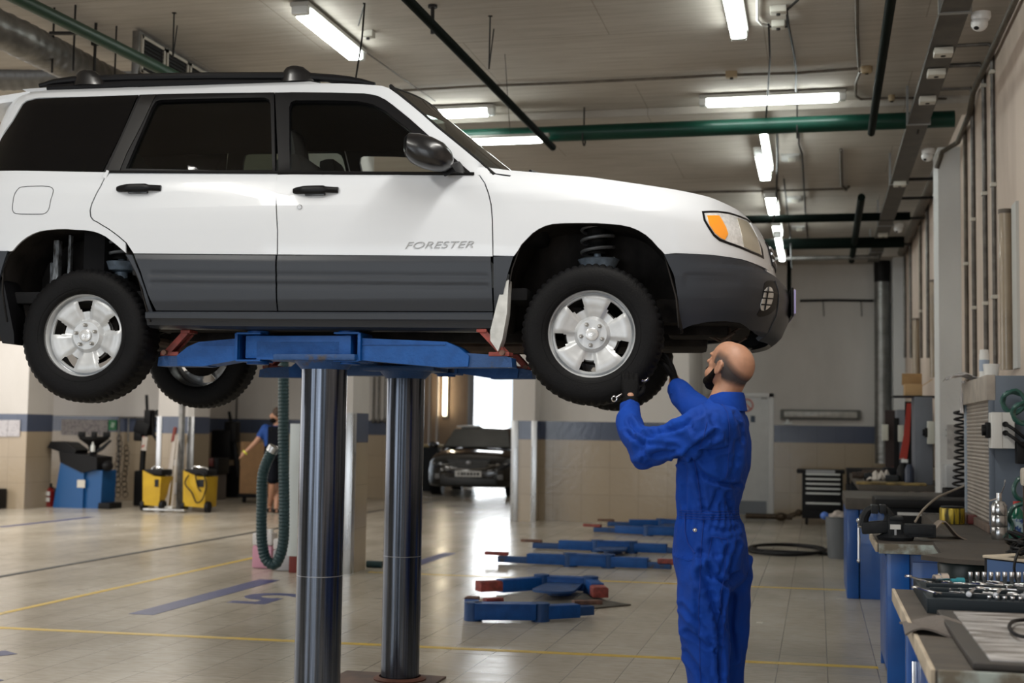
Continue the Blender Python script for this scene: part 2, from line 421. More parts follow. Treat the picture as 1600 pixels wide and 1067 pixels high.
    bp = panel('front_bumper', bf+lo[1:]+[(2.17, .46), (2.18, .54)]+up[:-1], clad, side=s, step=.02, gap=0, offf=lambda x, z: .008-(.004*(math.exp(-((z-.60)/.012)**2)+math.exp(-((z-.575)/.012)**2)) if 1.7 < x < 1.95 else 0))
    bumper_parts.append(bp)
    # headlight
    hl = spl([(1098.5, 331), (1121.7, 330.5), (1140, 333), (1155.7, 338), (1168, 343), (1176, 350), (1184, 366), (1190, 385), (1192.8, 403), (1175, 395), (1158.8, 387.7), (1140, 381), (1124.8, 375.4), (1116, 368), (1108, 356), (1101, 344)])
    h = panel('headlight', hl, blk, off=.003, side=s, step=.02, gap=-.004, t=.02)
    panel('clear_lens', inset(spl([(1100.5, 333), (1121.7, 332.5), (1140, 335), (1155.7, 340), (1168, 345), (1175, 352), (1183, 368), (1188.5, 386), (1191, 400), (1175, 393), (1158.8, 385.7), (1140, 379), (1125.5, 373), (1117, 366), (1109, 354), (1103, 344)]), .001), lens_clear, h, off=.007, side=s, step=.02, gap=0, t=.004)
    panel('turn_signal', spl([(1105, 337), (1124, 337), (1128, 343), (1135, 356), (1138, 366), (1133, 375), (1126, 372), (1117, 364), (1109, 352)]), orange, h, off=.010, side=s, step=.02, gap=0, t=.004)
    panel('reflector', spl([(1152, 341), (1166, 346), (1174, 353), (1181, 368), (1187, 386), (1189.5, 399), (1175, 392), (1163, 386), (1158, 362)]), lens_tan, h, off=.010, side=s, step=.02, gap=0, t=.004)
    # fog lamp in the bumper
    fg = spl([(1196, 440), (1207, 439), (1216, 443), (1219, 458), (1217, 474), (1208, 487), (1196, 494), (1182, 495), (1188, 484), (1192, 468), (1193, 452)])
    q1 = panel('fog_lamp', smooth_poly(fg), blk, bp, off=.011, side=s, step=.02, gap=-.002, t=.03)
    l1 = panel('fog_lamp_lens', smooth_poly(spl([(1196, 450), (1205, 448), (1209, 458), (1207, 472), (1201, 483), (1190, 487), (1188, 480), (1192, 466)])), lens_fog, bp, off=.014, side=s, step=.02, gap=0, t=.005)
    mb = MB()
    for (a, b) in (((1201, 449), (1195, 485)), ((1194, 456), (1209, 457)), ((1192, 466), (1208, 467)), ((1190, 476), (1205, 477))):
        A_, B_ = sp(*a, .012), sp(*b, .012); pts = []
        for k in range(7):
            t_ = k/6; x = A_[0]*(1-t_)+B_[0]*t_; z = A_[1]*(1-t_)+B_[1]*t_; pts.append((x, s*(Wd(x, z)+.02), z))
        mb.tube(pts, .0035, 6)
    pobj('fog_lamp_grille', mb, blk, bp)
    # door handles
    for (dd, (hx0, hx1, hz0, hz1)) in ((d, (459, 529, 292, 306)), (d2, (184, 252, 289, 301))):
        a = sp(hx0, hz0+5, 0); b = sp(hx1, hz0+5, 0); x0, x1 = a[0], b[0]; z = (a[1]+b[1])/2-.003
        y = lambda x, zz, o: s*(Wd(x, zz)+o)
        panel('handle_recess', smooth_poly([(x0+.03, z+.030), (x1-.03, z+.030), (x1-.01, z), (x1-.05, z-.035), (x0+.05, z-.035), (x0+.01, z)], 2), white, dd, off=.0015, side=s, gap=0, t=.002)
        mb = MB(); n = 16; rings = []
        for i in range(n+1):
            t_ = i/n; x = x0+(x1-x0)*t_; e = math.sin(PI*t_)**.5; hh = .012+.009*e; bow = .012+.022*min(1, 4*t_, 4*(1-t_))
            if t_ > .72: hh = .015
            c = Vector((x, y(x, z, bow-.008), z)); rings.append([c+Vector((0, s*math.cos(q_)*.012, math.sin(q_)*hh)) for q_ in [2*PI*k/12 for k in range(12)]])
        mb.loft(rings); hd = pobj('door_handle', mb, blk, dd)
        if near: pass
        mb = MB(); mb.box((x0+(x1-x0)*.5, y(x0, z, .012), z-.020), (.10, .02, .014), None, .004); pobj('handle_grip', mb, blkgloss, dd)
    if near:
        a = sp(468.6, 323.5); mb = MB(); mb.lathe([(.0, .004), (.010, .004), (.012, .002), (.0125, 0)], (a[0], -Wd(*a)-.002, a[1]), Matrix(((1, 0, 0), (0, 0, -1), (0, 1, 0))), 20)
        pobj('door_lock', mb, chrome, d)
        fp = smooth_poly(spl([(19.5, 322), (22, 305), (28, 295), (34, 291.5), (76, 290.5), (84, 295), (83, 303), (79.5, 312), (77, 327), (71, 334), (60, 334.8), (26, 334.5), (20, 331)]), 1)
        mb = MB(); pts = [(x, -Wd(x, z)-.0008, z) for x, z in line_pts(fp+[fp[0]], 90)]; mb.tube(pts[:-1], .0016, 4, closed=True); pobj('fuel_flap_gap', mb, blk, qp)
    # mirror
    def P3(px, py, w): x, z = spw(px, py, w); return Vector((x, s*w, z))
    mb = MB(); rings = []
    c0 = P3(672, 240, .96)
    prof = [(-.115, .0), (-.112, .6), (-.09, .88), (-.04, 1.), (.02, .98), (.07, .82), (.10, .5), (.112, .12)]
    for dx, k in prof:
        r_ = []
        for i in range(20):
            a = 2*PI*i/20; ca, sa = math.cos(a), math.sin(a)
            yy = .105*k*math.copysign(abs(ca)**.75, ca); zz = (.078*k)*math.copysign(abs(sa)**.75, sa)
            r_.append(Vector((c0.x+dx, s*(.965)+yy*1.0, c0.z+zz-dx*.28)))
        rings.append(r_)
    mb.loft(rings); mi = pobj('side_mirror', mb, blkgloss, car)
    mb = MB(); mb.loft([[P3(680, 258, .90), P3(705, 258, .90), P3(712, 268, .90), P3(695, 276, .90)], [P3(695, 255, .80), P3(718, 252, .80), P3(735, 274, .80), P3(700, 274, .80)]]); pobj('mirror_arm', mb, blk, mi)
glass_side = glass('car_clear_glass', (.86, .88, .87), -.06)
glass_rear = glass('car_green_glass', (.36, .42, .39), .0)
glass_dark = mat('car_privacy_glass', (.002, .002, .0025), .08, spec=.25)
glass_ws = glass('car_windscreen_glass', (.36, .44, .43), .5)
orange = mat('indicator_orange', (.95, .33, .02), .2, coat=1.)
lens_clear = mat('clear_lamp_lens', (.72, .73, .74), .12, .2, var=.12, vscale=60, coat=1.)
lens_tan = mat('hazed_lamp_lens', (.36, .33, .26), .25, coat=.6)
lens_fog = mat('fog_lens', (.55, .56, .56), .15, .3, coat=1.)
bumper_parts = []
build_side(-1); build_side(1)
# shared body: roof, hood, front mask, bumper centre, tailgate, windscreen
def roofz(x): return interp(x, [p[0] for p in rooft], [p[1] for p in rooft])
def fn(u, v):
    x = -1.80+(.21+1.80)*u; z = roofz(x); w = Wd(x, z-.004); t = 2*v-1
    return Vector((x, w*t, z-.004+.028*(1-t*t)-(.05*max(0, (u-.9)/.1)**2)*(1-abs(t))*.5))
mb = MB(); mb.grid(fn, 40, 20); o = pobj('roof_panel', mb, white, car); solidify(o, .012)
def fn(u, v):
    x = .74+(2.062-.74)*(u**.8); S = interp(x, _Sx, _Sz); w = Wd(x, S); t = 2*v-1
    fwd = .05*max(0, (u-.85)/.15)
    return Vector((x+.0*fwd, w*t, S+(.030*(1-t*t)+.012*(1-abs(t)**6))*(1-.3*u)))
mb = MB(); mb.grid(fn, 60, 24); o = pobj('hood', mb, white, car); solidify(o, .01)
# nose between the lamps: white mask with dark grille
def nosefn(z0, z1, wmax, off, xs=0.):
    def fn(u, v):
        z = z0+(z1-z0)*v; w = wmax*(2*u-1); xf = interp(z, _fz, _fx); W0 = interp(z, _zs, _ws)
        return Vector((1.25+(xf-1.25)*(max(0, 1-(w/W0)**2))**.2+off, w, z))
    return fn
mb = MB(); mb.grid(nosefn(.655, .90, .50, -.004), 30, 10); o = pobj('front_mask', mb, white, car); solidify(o, .01)
mb = MB(); mb.grid(nosefn(.71, .83, .33, .003), 30, 6); gr = pobj('front_grille', mb, blk, car); solidify(gr, .01)
for zz in (.735, .77, .80):
    mb = MB(); f_ = nosefn(zz, zz+.001, .32, .006); mb.tube([f_(i/24, 0) for i in range(25)], .007, 8); pobj('grille_bar', mb, chrome if zz == .77 else alu, gr)
def fn(u, v):
    z = .322+(.612-.322)*v; w = (.49+.03*v)*(2*u-1); xf = interp(z, _fz, _fx); W0 = interp(z, _zs, _ws)
    return Vector((1.25+(xf-1.25)*(max(0, 1-(w/(W0+.008))**2))**.2+.006, w, z))
mb = MB(); mb.grid(fn, 40, 12); bc = pobj('bumper_centre', mb, clad, car); solidify(bc, .02)
mb = MB(); mb.grid(lambda u, v: Vector((lerp3(1.98, 2.165, v)-.16*(2*u-1)**4, .62*(2*u-1), .612+(.665-.612)*math.sin(PI*v*.5) if False else .612+.05*(1-v))), 20, 4) if False else None
mb.bm.free()
def fn(u, v):
    w = .74*(2*u-1); q = (max(0, 1-(w/.87)**2))**.2; x = 1.25+(.92-.06*v)*q-.0; return Vector((x, w, .612+.052*v))
mb = MB(); mb.grid(fn, 40, 3); pobj('bumper_top', mb, clad, car)
# number plate on the front, with its lilac frame edge
mb = MB(); mb.bx(2.222, 2.234, -.27, .27, .475, .595, .003); pl = pobj('number_plate', mb, mat('plate_lilac', (.36, .33, .62), .4), car)
mb = MB(); mb.bx(2.208, 2.2225, -.280, .280, .462, .605, .004); pobj('plate_frame', mb, blk, pl)
# tailgate and rear bumper (out of frame, for other viewpoints)
def fn(u, v):
    z = .42+1.2*v; w0 = interp(z, _zs, _ws)*.93; t = 2*u-1; xr = interp(z, [.3, .6, .95, 1.65], [2.15, 2.22, 2.18, 1.98])
    return Vector((-(1.25+(xr-1.25)*(max(0, 1-(abs(t)*.93)**2))**(1/6)), w0*t, z))
mb = MB(); mb.grid(fn, 24, 24); o = pobj('tailgate', mb, white, car); solidify(o, .01)
mb = MB(); mb.box((-1.93, 0, 1.615), (.36, 1.06, .05), Matrix.Rotation(-.12, 3, 'Y'), .02); pobj('roof_spoiler', mb, white, car)
# windscreen
apl = line_pts([(.225, 1.60)]+ap, 12)
def fn(u, v):
    k = v*12; i = min(11, int(k)); f_ = k-i; x = apl[i][0]*(1-f_)+apl[i+1][0]*f_; z = apl[i][1]*(1-f_)+apl[i+1][1]*f_
    w = Wd(min(x, .75), z)-.012; t = 2*u-1; b = 1-abs(t)**2.4
    return Vector((x+(.125+.03*v)*b, w*t, z+.012*b))
mb = MB(); mb.grid(fn, 24, 12); ws = pobj('windscreen', mb, glass_ws, car)
for s in (-1, 1):
    mb = MB(); mb.tube([fn(0 if s < 0 else 1, j/12)+Vector((.004, 0, .000)) for j in range(13)], .010, 6); pobj('windscreen_trim', mb, rub, ws)
mb = MB(); mb.tube([fn(i/24, .02)+Vector((-.004, 0, -.004)) for i in range(25)], .009, 6); pobj('windscreen_trim', mb, rub, ws)
mb = MB(); mb.grid(lambda u, v: fn(.01+.98*u, .01+.27*v)+Vector((-.012, 0, -.006)), 24, 4); pobj('sun_strip', mb, mat('sun_strip_dark', (.006, .007, .008), .4), ws)
mb = MB(); mb.grid(lambda u, v: fn(u, 1)+Vector((.10*v-.02, 0, .012-.015*v)), 24, 2); o = pobj('cowl', mb, blk, car); solidify(o, .02)
for a0, a1 in (((.93, -.55, 1.165), (1.0, -.02, 1.175)), ((.99, .05, 1.175), (.93, .52, 1.165))):
    mb = MB(); mb.tube([a0, (Vector(a0)+Vector(a1))/2+Vector((-.02, 0, .03)), a1], .008, 6); pobj('wiper', mb, blk, car)
# roof rails with load feet
for s in (-1, 1):
    def rp(px, py, w=.53): x, z = spw(px, py, w); return Vector((x, s*w, z))
    mb = MB(); pts = [rp(*p) for p in ((62, 134), (85, 128), (115, 124.5), (200, 121.5), (300, 119.5), (400, 119), (450, 119), (490, 120.5), (520, 122.5), (545, 124.5), (566, 127.5), (586, 132))]
    mb.tube(pts, [.012, .016, .019]+[.021]*6+[.018, .014, .01], 10); rr = pobj('roof_rail', mb, blk, car)
    mb = MB(); mb.tube([rp(*p)+Vector((0, 0, -.012)) for p in ((75, 134), (200, 127.5), (330, 125.5), (440, 126), (500, 128.5))], .018, 8); pobj('rail_base', mb, blk, rr)
    mb = MB(); mb.tube([rp(*p) for p in ((505, 123), (520, 128), (545, 130.5), (585, 132.5))], .010, 6); pobj('rail_foot', mb, blk, rr)
    for (cx, cy) in ((463, 112), (138, 118)):
        c = rp(cx, cy); mb = MB(); rings = []
        for dz, k, sh in ((-.055, 1.15, 0), (-.02, 1.0, 0), (.005, .85, -.004), (.022, .62, -.008), (.030, .3, -.012)):
            rings.append([c+Vector((sh+.075*k*math.cos(2*PI*i/16)+(.02 if math.cos(2*PI*i/16) > .5 and dz < 0 else 0), .03*k*math.sin(2*PI*i/16), dz)) for i in range(16)])
        mb.loft(rings); pobj('rack_foot', mb, blkgloss, rr)
# rocker sills
for s in (-1, 1):
    mb = MB(); rings = []
    for x in np.linspace(-.925, .80, 30):
        zt = BOT(x)-.004; zb = interp(x, [-.9, -.3, .8], [.372, .362, .350]); h = zt-zb
        rings.append([Vector((x, s*w, zt-h*k)) for w, k in ((.70, 0), (.852, 0), (.862, .10), (.858, .42), (.845, .55), (.835, .85), (.80, 1), (.70, 1))])
    mb.loft(rings); pobj('rocker_sill', mb, clad, car)
# lettering on the front door
a, b = sp(632, 384), sp(739, 382)
cx, cz = (a[0]+b[0])/2, (a[1]+b[1])/2
silv = mat('badge_silver', (.33, .34, .35), .4, .1)
fdoor = [o for o in car.children if o.name.startswith('front_door')][0]
bd = text_obj('lettering', 'FORESTER', .046, silv, Vector((cx, -Wd(cx, cz)-.0025, cz)), Matrix.Rotation((b[1]-a[1])/(b[0]-a[0])*-1, 3, 'Y')@Matrix.Rotation(PI/2, 3, 'X'), None, .0012, 1., .35, -.0004)
xs_ = [v.co.x for v in bd.data.vertices]; k_ = (b[0]-a[0])/(max(xs_)-min(xs_))
bd.data.transform(Matrix.Translation((cx, 0, 0))@Matrix.Diagonal((k_, 1, 1, 1))@Matrix.Translation((-cx, 0, 0)))
bd.parent = fdoor
# interior
mb = MB(); mb.bx(-1.95, .95, -.76, .76, .50, .56, .01); pobj('cabin_floor', mb, intm, car)
mb = MB(); mb.grid(lambda u, v: Vector((-1.8+1.95*u, (2*v-1)*.60, 1.565+.015*(1-(2*v-1)**2)-.03*abs(2*u-1)**4)), 10, 8); o = pobj('headliner', mb, intm, car); solidify(o, .02)
mb = MB(); mb.box((.82, 0, .93), (.42, 1.40, .30), None, .08); pobj('dashboard', mb, intm, car)
mb = MB(); mb.tube([Vector((.42+.07*math.sin(a)*.4, .37+.185*math.cos(a), 1.03+.17*math.sin(a))) for a in [2*PI*i/24 for i in range(24)]], .014, 8, closed=True); mb.cyl((.44, .37, 1.03), (.66, .37, .93), .03); mb.box((.44, .37, 1.03), (.02, .34, .05), None, .005); pobj('steering_wheel', mb, intm, car)
for (x, y, h, cl) in ((-.15, -.37, 1.0, intg), (-.15, .37, 1.0, intg), (-1.05, -.38, 1.0, intg), (-1.05, .38, 1.0, intg)):
    mb = MB(); mb.box((x+.18, y, .72), (.52, .50, .16), None, .06); mb.box((x-.10, y, 1.0), (.16, .48, .56), Matrix.Rotation(-.25, 3, 'Y'), .06)
    se = pobj('seat', mb, cl, car)
    mb = MB(); mb.box((x-.20, y, 1.345 if x > -.5 else 1.26), (.10, .26, .17), Matrix.Rotation(-.2, 3, 'Y'), .045); pobj('headrest', mb, cl, se)
mb = MB(); mb.bx(-1.35, -1.22, -.70, .70, .56, 1.12, .04); pobj('seat_bench_back', mb, intm, car)
mb = MB(); mb.grid(lambda u, v: Vector((.30+.02*math.sin(u*PI), -.02+.24*(u-.5), 1.48+.06*(v-.5))), 4, 2); o = pobj('rear_view_mirror', mb, blk, car); solidify(o, .02)
# underbody
mb = MB(); mb.bx(-1.0, .82, -.66, .66, .37, .50, .02); mb.bx(-2.0, -1.62, -.7, .7, .42, .54, .02); mb.bx(1.55, 2.02, -.60, .60, .40, .52, .02)
mb.bx(-1.7, 2.0, -.44, .44, .44, .60, .02)
for s in (-1, 1): mb.bar((-.95, s*.46, .355), (.9, s*.46, .345), .07, .06, .01)
pobj('underbody', mb, under_m, car)
mb = MB(); mb.tube([(1.35, -.10, .36), (1.0, -.15, .32), (.6, -.18, .315), (-.2, -.2, .32), (-.5, -.22, .33)], .035, 10); mb.tube([(-.5, -.22, .33), (-.55, -.22, .33), (-1.0, -.22, .33), (-1.05, -.22, .33)], [.04, .08, .08, .04], 12)
mb.tube([(-1.05, -.22, .33), (-1.4, -.3, .40), (-2.0, -.42, .36)], .03, 10); pobj('exhaust', mb, rust, car)
mb = MB(); mb.tube([(1.2, -.02, .42), (.7, -.02, .40), (-1.2, 0, .42)], .04, 10); mb.box((1.3, 0, .40), (.42, .5, .2), None, .05); mb.box((.85, .02, .40), (.5, .26, .2), None, .05); mb.box((-1.27, 0, .40), (.3, .3, .18), None, .05)
mb.box((1.62, .05, .38), (.35, .5, .14), None, .03); mb.box((1.75, -.30, .40), (.30, .26, .10), None, .03)
pobj('gearbox_and_engine_sump', mb, under_m, car)
for s in (-1, 1):
    mb = MB(); mb.bar((1.26, s*.66, .28), (1.22, s*.28, .34), .07, .035, .01); mb.bar((1.26, s*.66, .28), (.95, s*.34, .34), .05, .035, .01); mb.bar((1.30, s*.62, .33), (1.52, s*.30, .36), .03, .03)
    mb.cyl((1.25, s*.30, .36), (1.26, s*.66, .335), .016); pobj('control_arm', mb, under_m, car)
    mb = MB(); mb.bar((-1.26, s*.66, .27), (-1.3, s*.2, .34), .05, .03); mb.bar((-1.26, s*.66, .27), (-.92, s*.52, .40), .05, .03); mb.cyl((-1.26, s*.2, .38), (-1.26, s*.66, .335), .016); pobj('rear_link', mb, under_m, car)
mb = MB()
for p in ((1.84, -.32, .40), (1.86, -.28, .345), (1.80, -.40, .36)): mb.tube([p, (p[0]+.06, p[1]+.05, p[2]-.03), (p[0]+.13, p[1], p[2]+.01)], .008, 6)
mb.cyl((1.90, -.36, .40), (1.905, -.36, .27), .010); mb.box((1.86, -.30, .37), (.12, .1, .05), Matrix.Rotation(.3, 3, 'Y'), .01)
pobj('tow_eye_bracket', mb, rust, car)
# wheel arches: liners, struts and springs
strutm = mat('strut_blue_grey', (.20, .25, .31), .5, .3, var=.4, vscale=15)
springm = mat('spring_grey', (.16, .165, .17), .5, .4)
for s in (-1, 1):
    for (arch, cx, zlow) in ((archF[2:], 1.26, .40), (archR[1:], -1.29, .36)):
        front = cx > 0
        if front: pr = [(.845, .36), (.86, .5), (.885, .64)]+[(a, b+.012) for a, b in arch]+[(1.66, .5), (1.672, .36)]
        else: pr = [(-1.66, .40), (-1.69, .55), (-1.69, .66), (-1.66, .74)]+[(a, b+.012) for a, b in arch]+[(-.96, .60), (-.93, .50), (-.90, .40)]
        mb = MB(); k = Vector((cx, 0, .5)); rings = []
        for w, sc in ((Wd(cx, .8)-.010, .995), (.80, 1.03), (.60, 1.03), (.46, 1.0)): rings.append([Vector((cx+(a-cx)*sc, s*w, .5+(b-.5)*sc)) for a, b in pr])
        mb.loft(rings, close=False, cap=False)
        V = [mb.bm.verts.new((a, s*.46, b)) for a, b in pr]; mb._f(V)
        o = pobj('wheel_arch_liner', mb, liner_m, car); solidify(o, .006)
        # strut
        tx = cx+.02 if front else cx+.115
        zt = .335
        zs = .712 if front else .722
        mb = MB(); mb.cyl((tx+.00, s*.60, .50), (tx-.01, s*.585, zs), .034); mb.cyl((tx-.01, s*.585, zs), (tx-.02, s*.57, .90), .018)
        mb.lathe([(.02, -.05), (.080, -.040), (.098, -.006), (.102, 0), (.088, .006), (.03, .012)], (tx-.005, s*.588, zs), 'Z', 24); st = pobj('strut', mb, strutm, car)
        mb = MB(); pts = []
        for i in range(90):
            a = 2*PI*i/30; t_ = i/89; pts.append((tx-.01+.078*math.cos(a), s*.585+.078*math.sin(a), zs+.008+.165*t_))
        mb.tube(pts, .0085, 6); pobj('spring', mb, springm, st)
        mb = MB(); mb.lathe([(.045, .74), (.05, .75), (.04, .765), (.05, .78), (.04, .795), (.05, .81), (.04, .825), (.05, .84), (.045, .87)], (tx-.015, s*.58, 0), 'Z', 20); pobj('bump_stop', mb, rub, st)
    if s < 0:
        mb = MB(); mb.box((-1.52, -.62, .70), (.03, .04, .28), None, .005); mb.box((-1.46, -.60, .72), (.015, .03, .30), None, .004); mb.box((-1.55, -.58, .66), (.05, .03, .14), None, .005)
        pobj('rear_inner_panel', mb, mat('flaking_pale_paint', (.30, .33, .36), .6, col2=(.03, .028, .025), vscale=30, stretch=(3, 1, .6)), car)
# mud flaps
for s in (-1, 1):
    P = [spw(*p, .86) for p in ((795, 437), (789, 440), (781, 458), (775, 480), (766, 517), (766, 532), (778, 549), (785, 530), (792, 490))]
    mb = MB(); mb.prism([(a, b) for a, b in P], .10, 'XZ', -.862 if s < 0 else .762); o = pobj('mud_flap', mb, mat('mud_flap_pale', (.50, .51, .50), .6, var=.15, vscale=20), car)
    P = [spw(*p, .86) for p in ((-6, 430), (4, 440), (12, 480), (20, 521), (20.5, 538), (2, 536), (-10, 500))]
    mb = MB(); mb.prism([(a, b) for a, b in P], .16, 'XZ', -.85 if s < 0 else .69); pobj('mud_flap', mb, blk, car)
# ------------------------------------------------------------------ wheels
def wheel(cx, s, ang, nm='wheel'):
    root = bpy.data.objects.new(nm, None); COL.objects.link(root); root.parent = car
    root.location = (cx, s*.735, .335)
    D = s  # outward
    # tyre
    mb = MB(); R = .335
    prof = [(.205, .095), (.214, .104), (.225, .108), (.245, .112), (.27, .115), (.292, .112), (.308, .105), (.320, .094), (.328, .080), (.331, .075), (.3345, .060), (.335, .03), (.335, 0)]
    prof = prof+[(r, -h) for r, h in reversed(prof[:-1])]
    N = 180
    rings = []
    for i in range(N):
        a = 2*PI*i/N; ring = []
        for j, (r, h) in enumerate(prof):
            rr = r
            if r > .3275:
                if abs(h) > .055: rr -= .0080*((i % 3) == 0)
                elif abs(abs(h)-.03) < .006: rr -= .006
                else: rr -= .006*(((i+2*(h > 0)) % 6) == 0)
            if .316 < r < .3275 and (i % 3) == 0: rr -= .004
            ring.append(Vector((rr*math.cos(a), h*D, rr*math.sin(a))))
        rings.append(ring)
    rings.append(rings[0]); mb.loft(rings, close=False, cap=False); bmesh.ops.remove_doubles(mb.bm, verts=mb.bm.verts[:], dist=1e-5)
    ty = pobj('tyre', mb, tyre_m, root, sharp=40)
    # sidewall rings
    for rr_ in (.232, .300):
        mb = MB(); mb.tube([Vector((rr_*math.cos(2*PI*i/72), D*(interp(rr_, [.225, .27, .308], [.108, .115, .105])), rr_*math.sin(2*PI*i/72))) for i in range(72)], .0016, 4, closed=True); pobj('sidewall_ring', mb, tyre_m, ty)
    # rim: polar sheet with five windows
    NA, NR = 180, 30
    rs = [.0, .034, .060, .069, .074, .085, .10, .115, .122, .135, .150, .165, .178, .186, .192, .196, .200, .205, .212, .216, .218, .216]
    zz = [.062, .062, .060, .060, .054, .044, .046, .050, .050, .055, .060, .063, .064, .062, .044, .046, .074, .086, .094, .096, .090, .080]
    mb = MB(); bm = mb.bm; V = {}
    def depth(i, j):
        a = math.degrees(2*PI*i/NA)-ang; a = (a+36) % 72-36; r = rs[j]; z = zz[j]
        if .08 < r < .19:
            k = math.exp(-(a/15.)**4); ridge = 1-k
            z += .009*ridge*math.sin(PI*(r-.08)/.11)-.009*k
        return z
    for j in range(1, len(rs)):
        for i in range(NA):
            aa = 2*PI*i/NA; V[i, j] = bm.verts.new((rs[j]*math.cos(aa), D*depth(i, j), rs[j]*math.sin(aa)))
    c = bm.verts.new((0, D*zz[0], 0)); hole_edges = []
    for i in range(NA): mb._f([c, V[i, 1], V[(i+1) % NA, 1]])
    for j in range(1, len(rs)-1):
        for i in range(NA):
            a = math.degrees(2*PI*(i+.5)/NA)-ang; a = (a+36) % 72-36
            hw = interp(rs[j], [.122, .178], [12.2, 14.2])
            if .121 < rs[j] < .1785 and rs[j+1] < .1795:
                if rs[j] < .13: hw -= 2
                if rs[j+1] > .17: hw -= 1.
                if abs(a) < hw: continue
            mb._f([V[i, j], V[(i+1) % NA, j], V[(i+1) % NA, j+1], V[i, j+1]])
    rm = pobj('rim', mb, alu, root, sharp=40); solidify(rm, .010, -1 if True else 1)
    mb = MB(); mb.lathe([(.205, .09*D), (.200, .05*D), (.195, -.06*D), (.205, -.10*D)], (0, 0, 0), 'Y', 60); pobj('rim_barrel', mb, mat('barrel_grey', (.12, .12, .12), .5, .5), rm)
    mb = MB(); mb.lathe([(.0, .075*D), (.024, .075*D), (.030, .072*D), (.032, .060*D)], (0, 0, 0), 'Y', 28); cap = pobj('centre_cap', mb, mat('cap_silver', (.66, .67, .68), .25, .4), rm)
    mb = MB()
    for q in range(6):
        sx = (-.012, -.006, .0, .006, .011, .014)[q]; sz = (.004, -.004, .002, -.004, .0, .005)[q]; mb.sph((sx, D*.0758, sz), (.0028, .001, .0028), 8, 4)
    mb.tube([Vector((.019*math.cos(2*PI*i/28), D*.0755, .011*math.sin(2*PI*i/28))) for i in range(28)], .0009, 4, closed=True)
    pobj('cap_emblem', mb, MATS['cap_silver'], rm)
    for k in range(5):
        a = math.radians(ang+72*k); x, z = .052*math.cos(a), .052*math.sin(a)
        mb = MB(); mb.lathe([(.0, .084*D), (.006, .083*D), (.0095, .076*D), (.0105, .058*D), (.013, .056*D)], (x, 0, z), 'Y', 6); pobj('wheel_nut', mb, nutm, rm)
    mb = MB(); mb.lathe([(.05, .02*D), (.128, .02*D), (.128, .0*D), (.05, .0*D)], (0, 0, 0), 'Y', 48); mb.lathe([(.0, .045*D), (.05, .045*D), (.05, .01*D)], (0, 0, 0), 'Y', 24); pobj('brake_disc', mb, discm, root)
    mb = MB(); mb.box((.10 if cx < 0 else -.09, D*-.03, .07), (.08, .07, .13), None, .015); pobj('brake_caliper', mb, under_m, root)
    mb = MB(); mb.lathe([(.14, -.02*D), (.10, -.05*D), (.04, -.09*D), (.02, -.09*D)], (0, 0, 0), 'Y', 30); mb.cyl((0, -.08*D, 0), (0, -.10*D, -.06), .035); pobj('hub_carrier', mb, under_m, root)
    return root
wheel(1.2625, -1, 118.8); wheel(-1.2625, -1, 93.7); wheel(1.2625, 1, 80); wheel(-1.2625, 1, 60)
# ================================================================== THE GARAGE
CEIL = 4.55
def node_mat(name):
    m = bpy.data.materials.new(name); m.use_nodes = True; MATS[name] = m; return m, m.node_tree, m.node_tree.nodes['Principled BSDF']
def N(nt, t, **k):
    n = nt.nodes.new(t)
    for a, b in k.items():
        if a.startswith('i_'): n.inputs[a[2:].replace('_', ' ')].default_value = b
        else: setattr(n, a, b)
    return n
def ramp(nt, src, stops, interp_='LINEAR'):
    r = nt.nodes.new('ShaderNodeValToRGB'); r.color_ramp.interpolation = interp_
    e = r.color_ramp.elements
    while len(e) < len(stops): e.new(.5)
    for i, (p, c) in enumerate(stops): e[i].position = p; e[i].color = tuple(c)+(1,)
    nt.links.new(src, r.inputs['Fac']); return r.outputs['Color']
def mixc(nt, fac, a, b, bt='MIX'):
    m = nt.nodes.new('ShaderNodeMix'); m.data_type = 'RGBA'; m.blend_type = bt
    for s, v in (('Factor', fac), ('A', a), ('B', b)):
        inp = [i for i in m.inputs if i.name == s and (i.type == 'RGBA' or s == 'Factor' and i.type == 'VALUE')][0]
        if isinstance(v, (int, float)): inp.default_value = v
        elif isinstance(v, tuple): inp.default_value = v+(1,)
        else: nt.links.new(v, inp)
    return [o for o in m.outputs if o.type == 'RGBA'][0]
def noise_t(nt, scale, detail=5, stretch=None, rough=.55):
    tc = nt.nodes.new('ShaderNodeNewGeometry'); src = tc.outputs['Position']
    if stretch:
        mp = nt.nodes.new('ShaderNodeMapping'); mp.inputs['Scale'].default_value = stretch; nt.links.new(src, mp.inputs['Vector']); src = mp.outputs['Vector']
    n = N(nt, 'ShaderNodeTexNoise', i_Scale=scale, i_Detail=detail, i_Roughness=rough); nt.links.new(src, n.inputs['Vector']); return n.outputs['Fac']
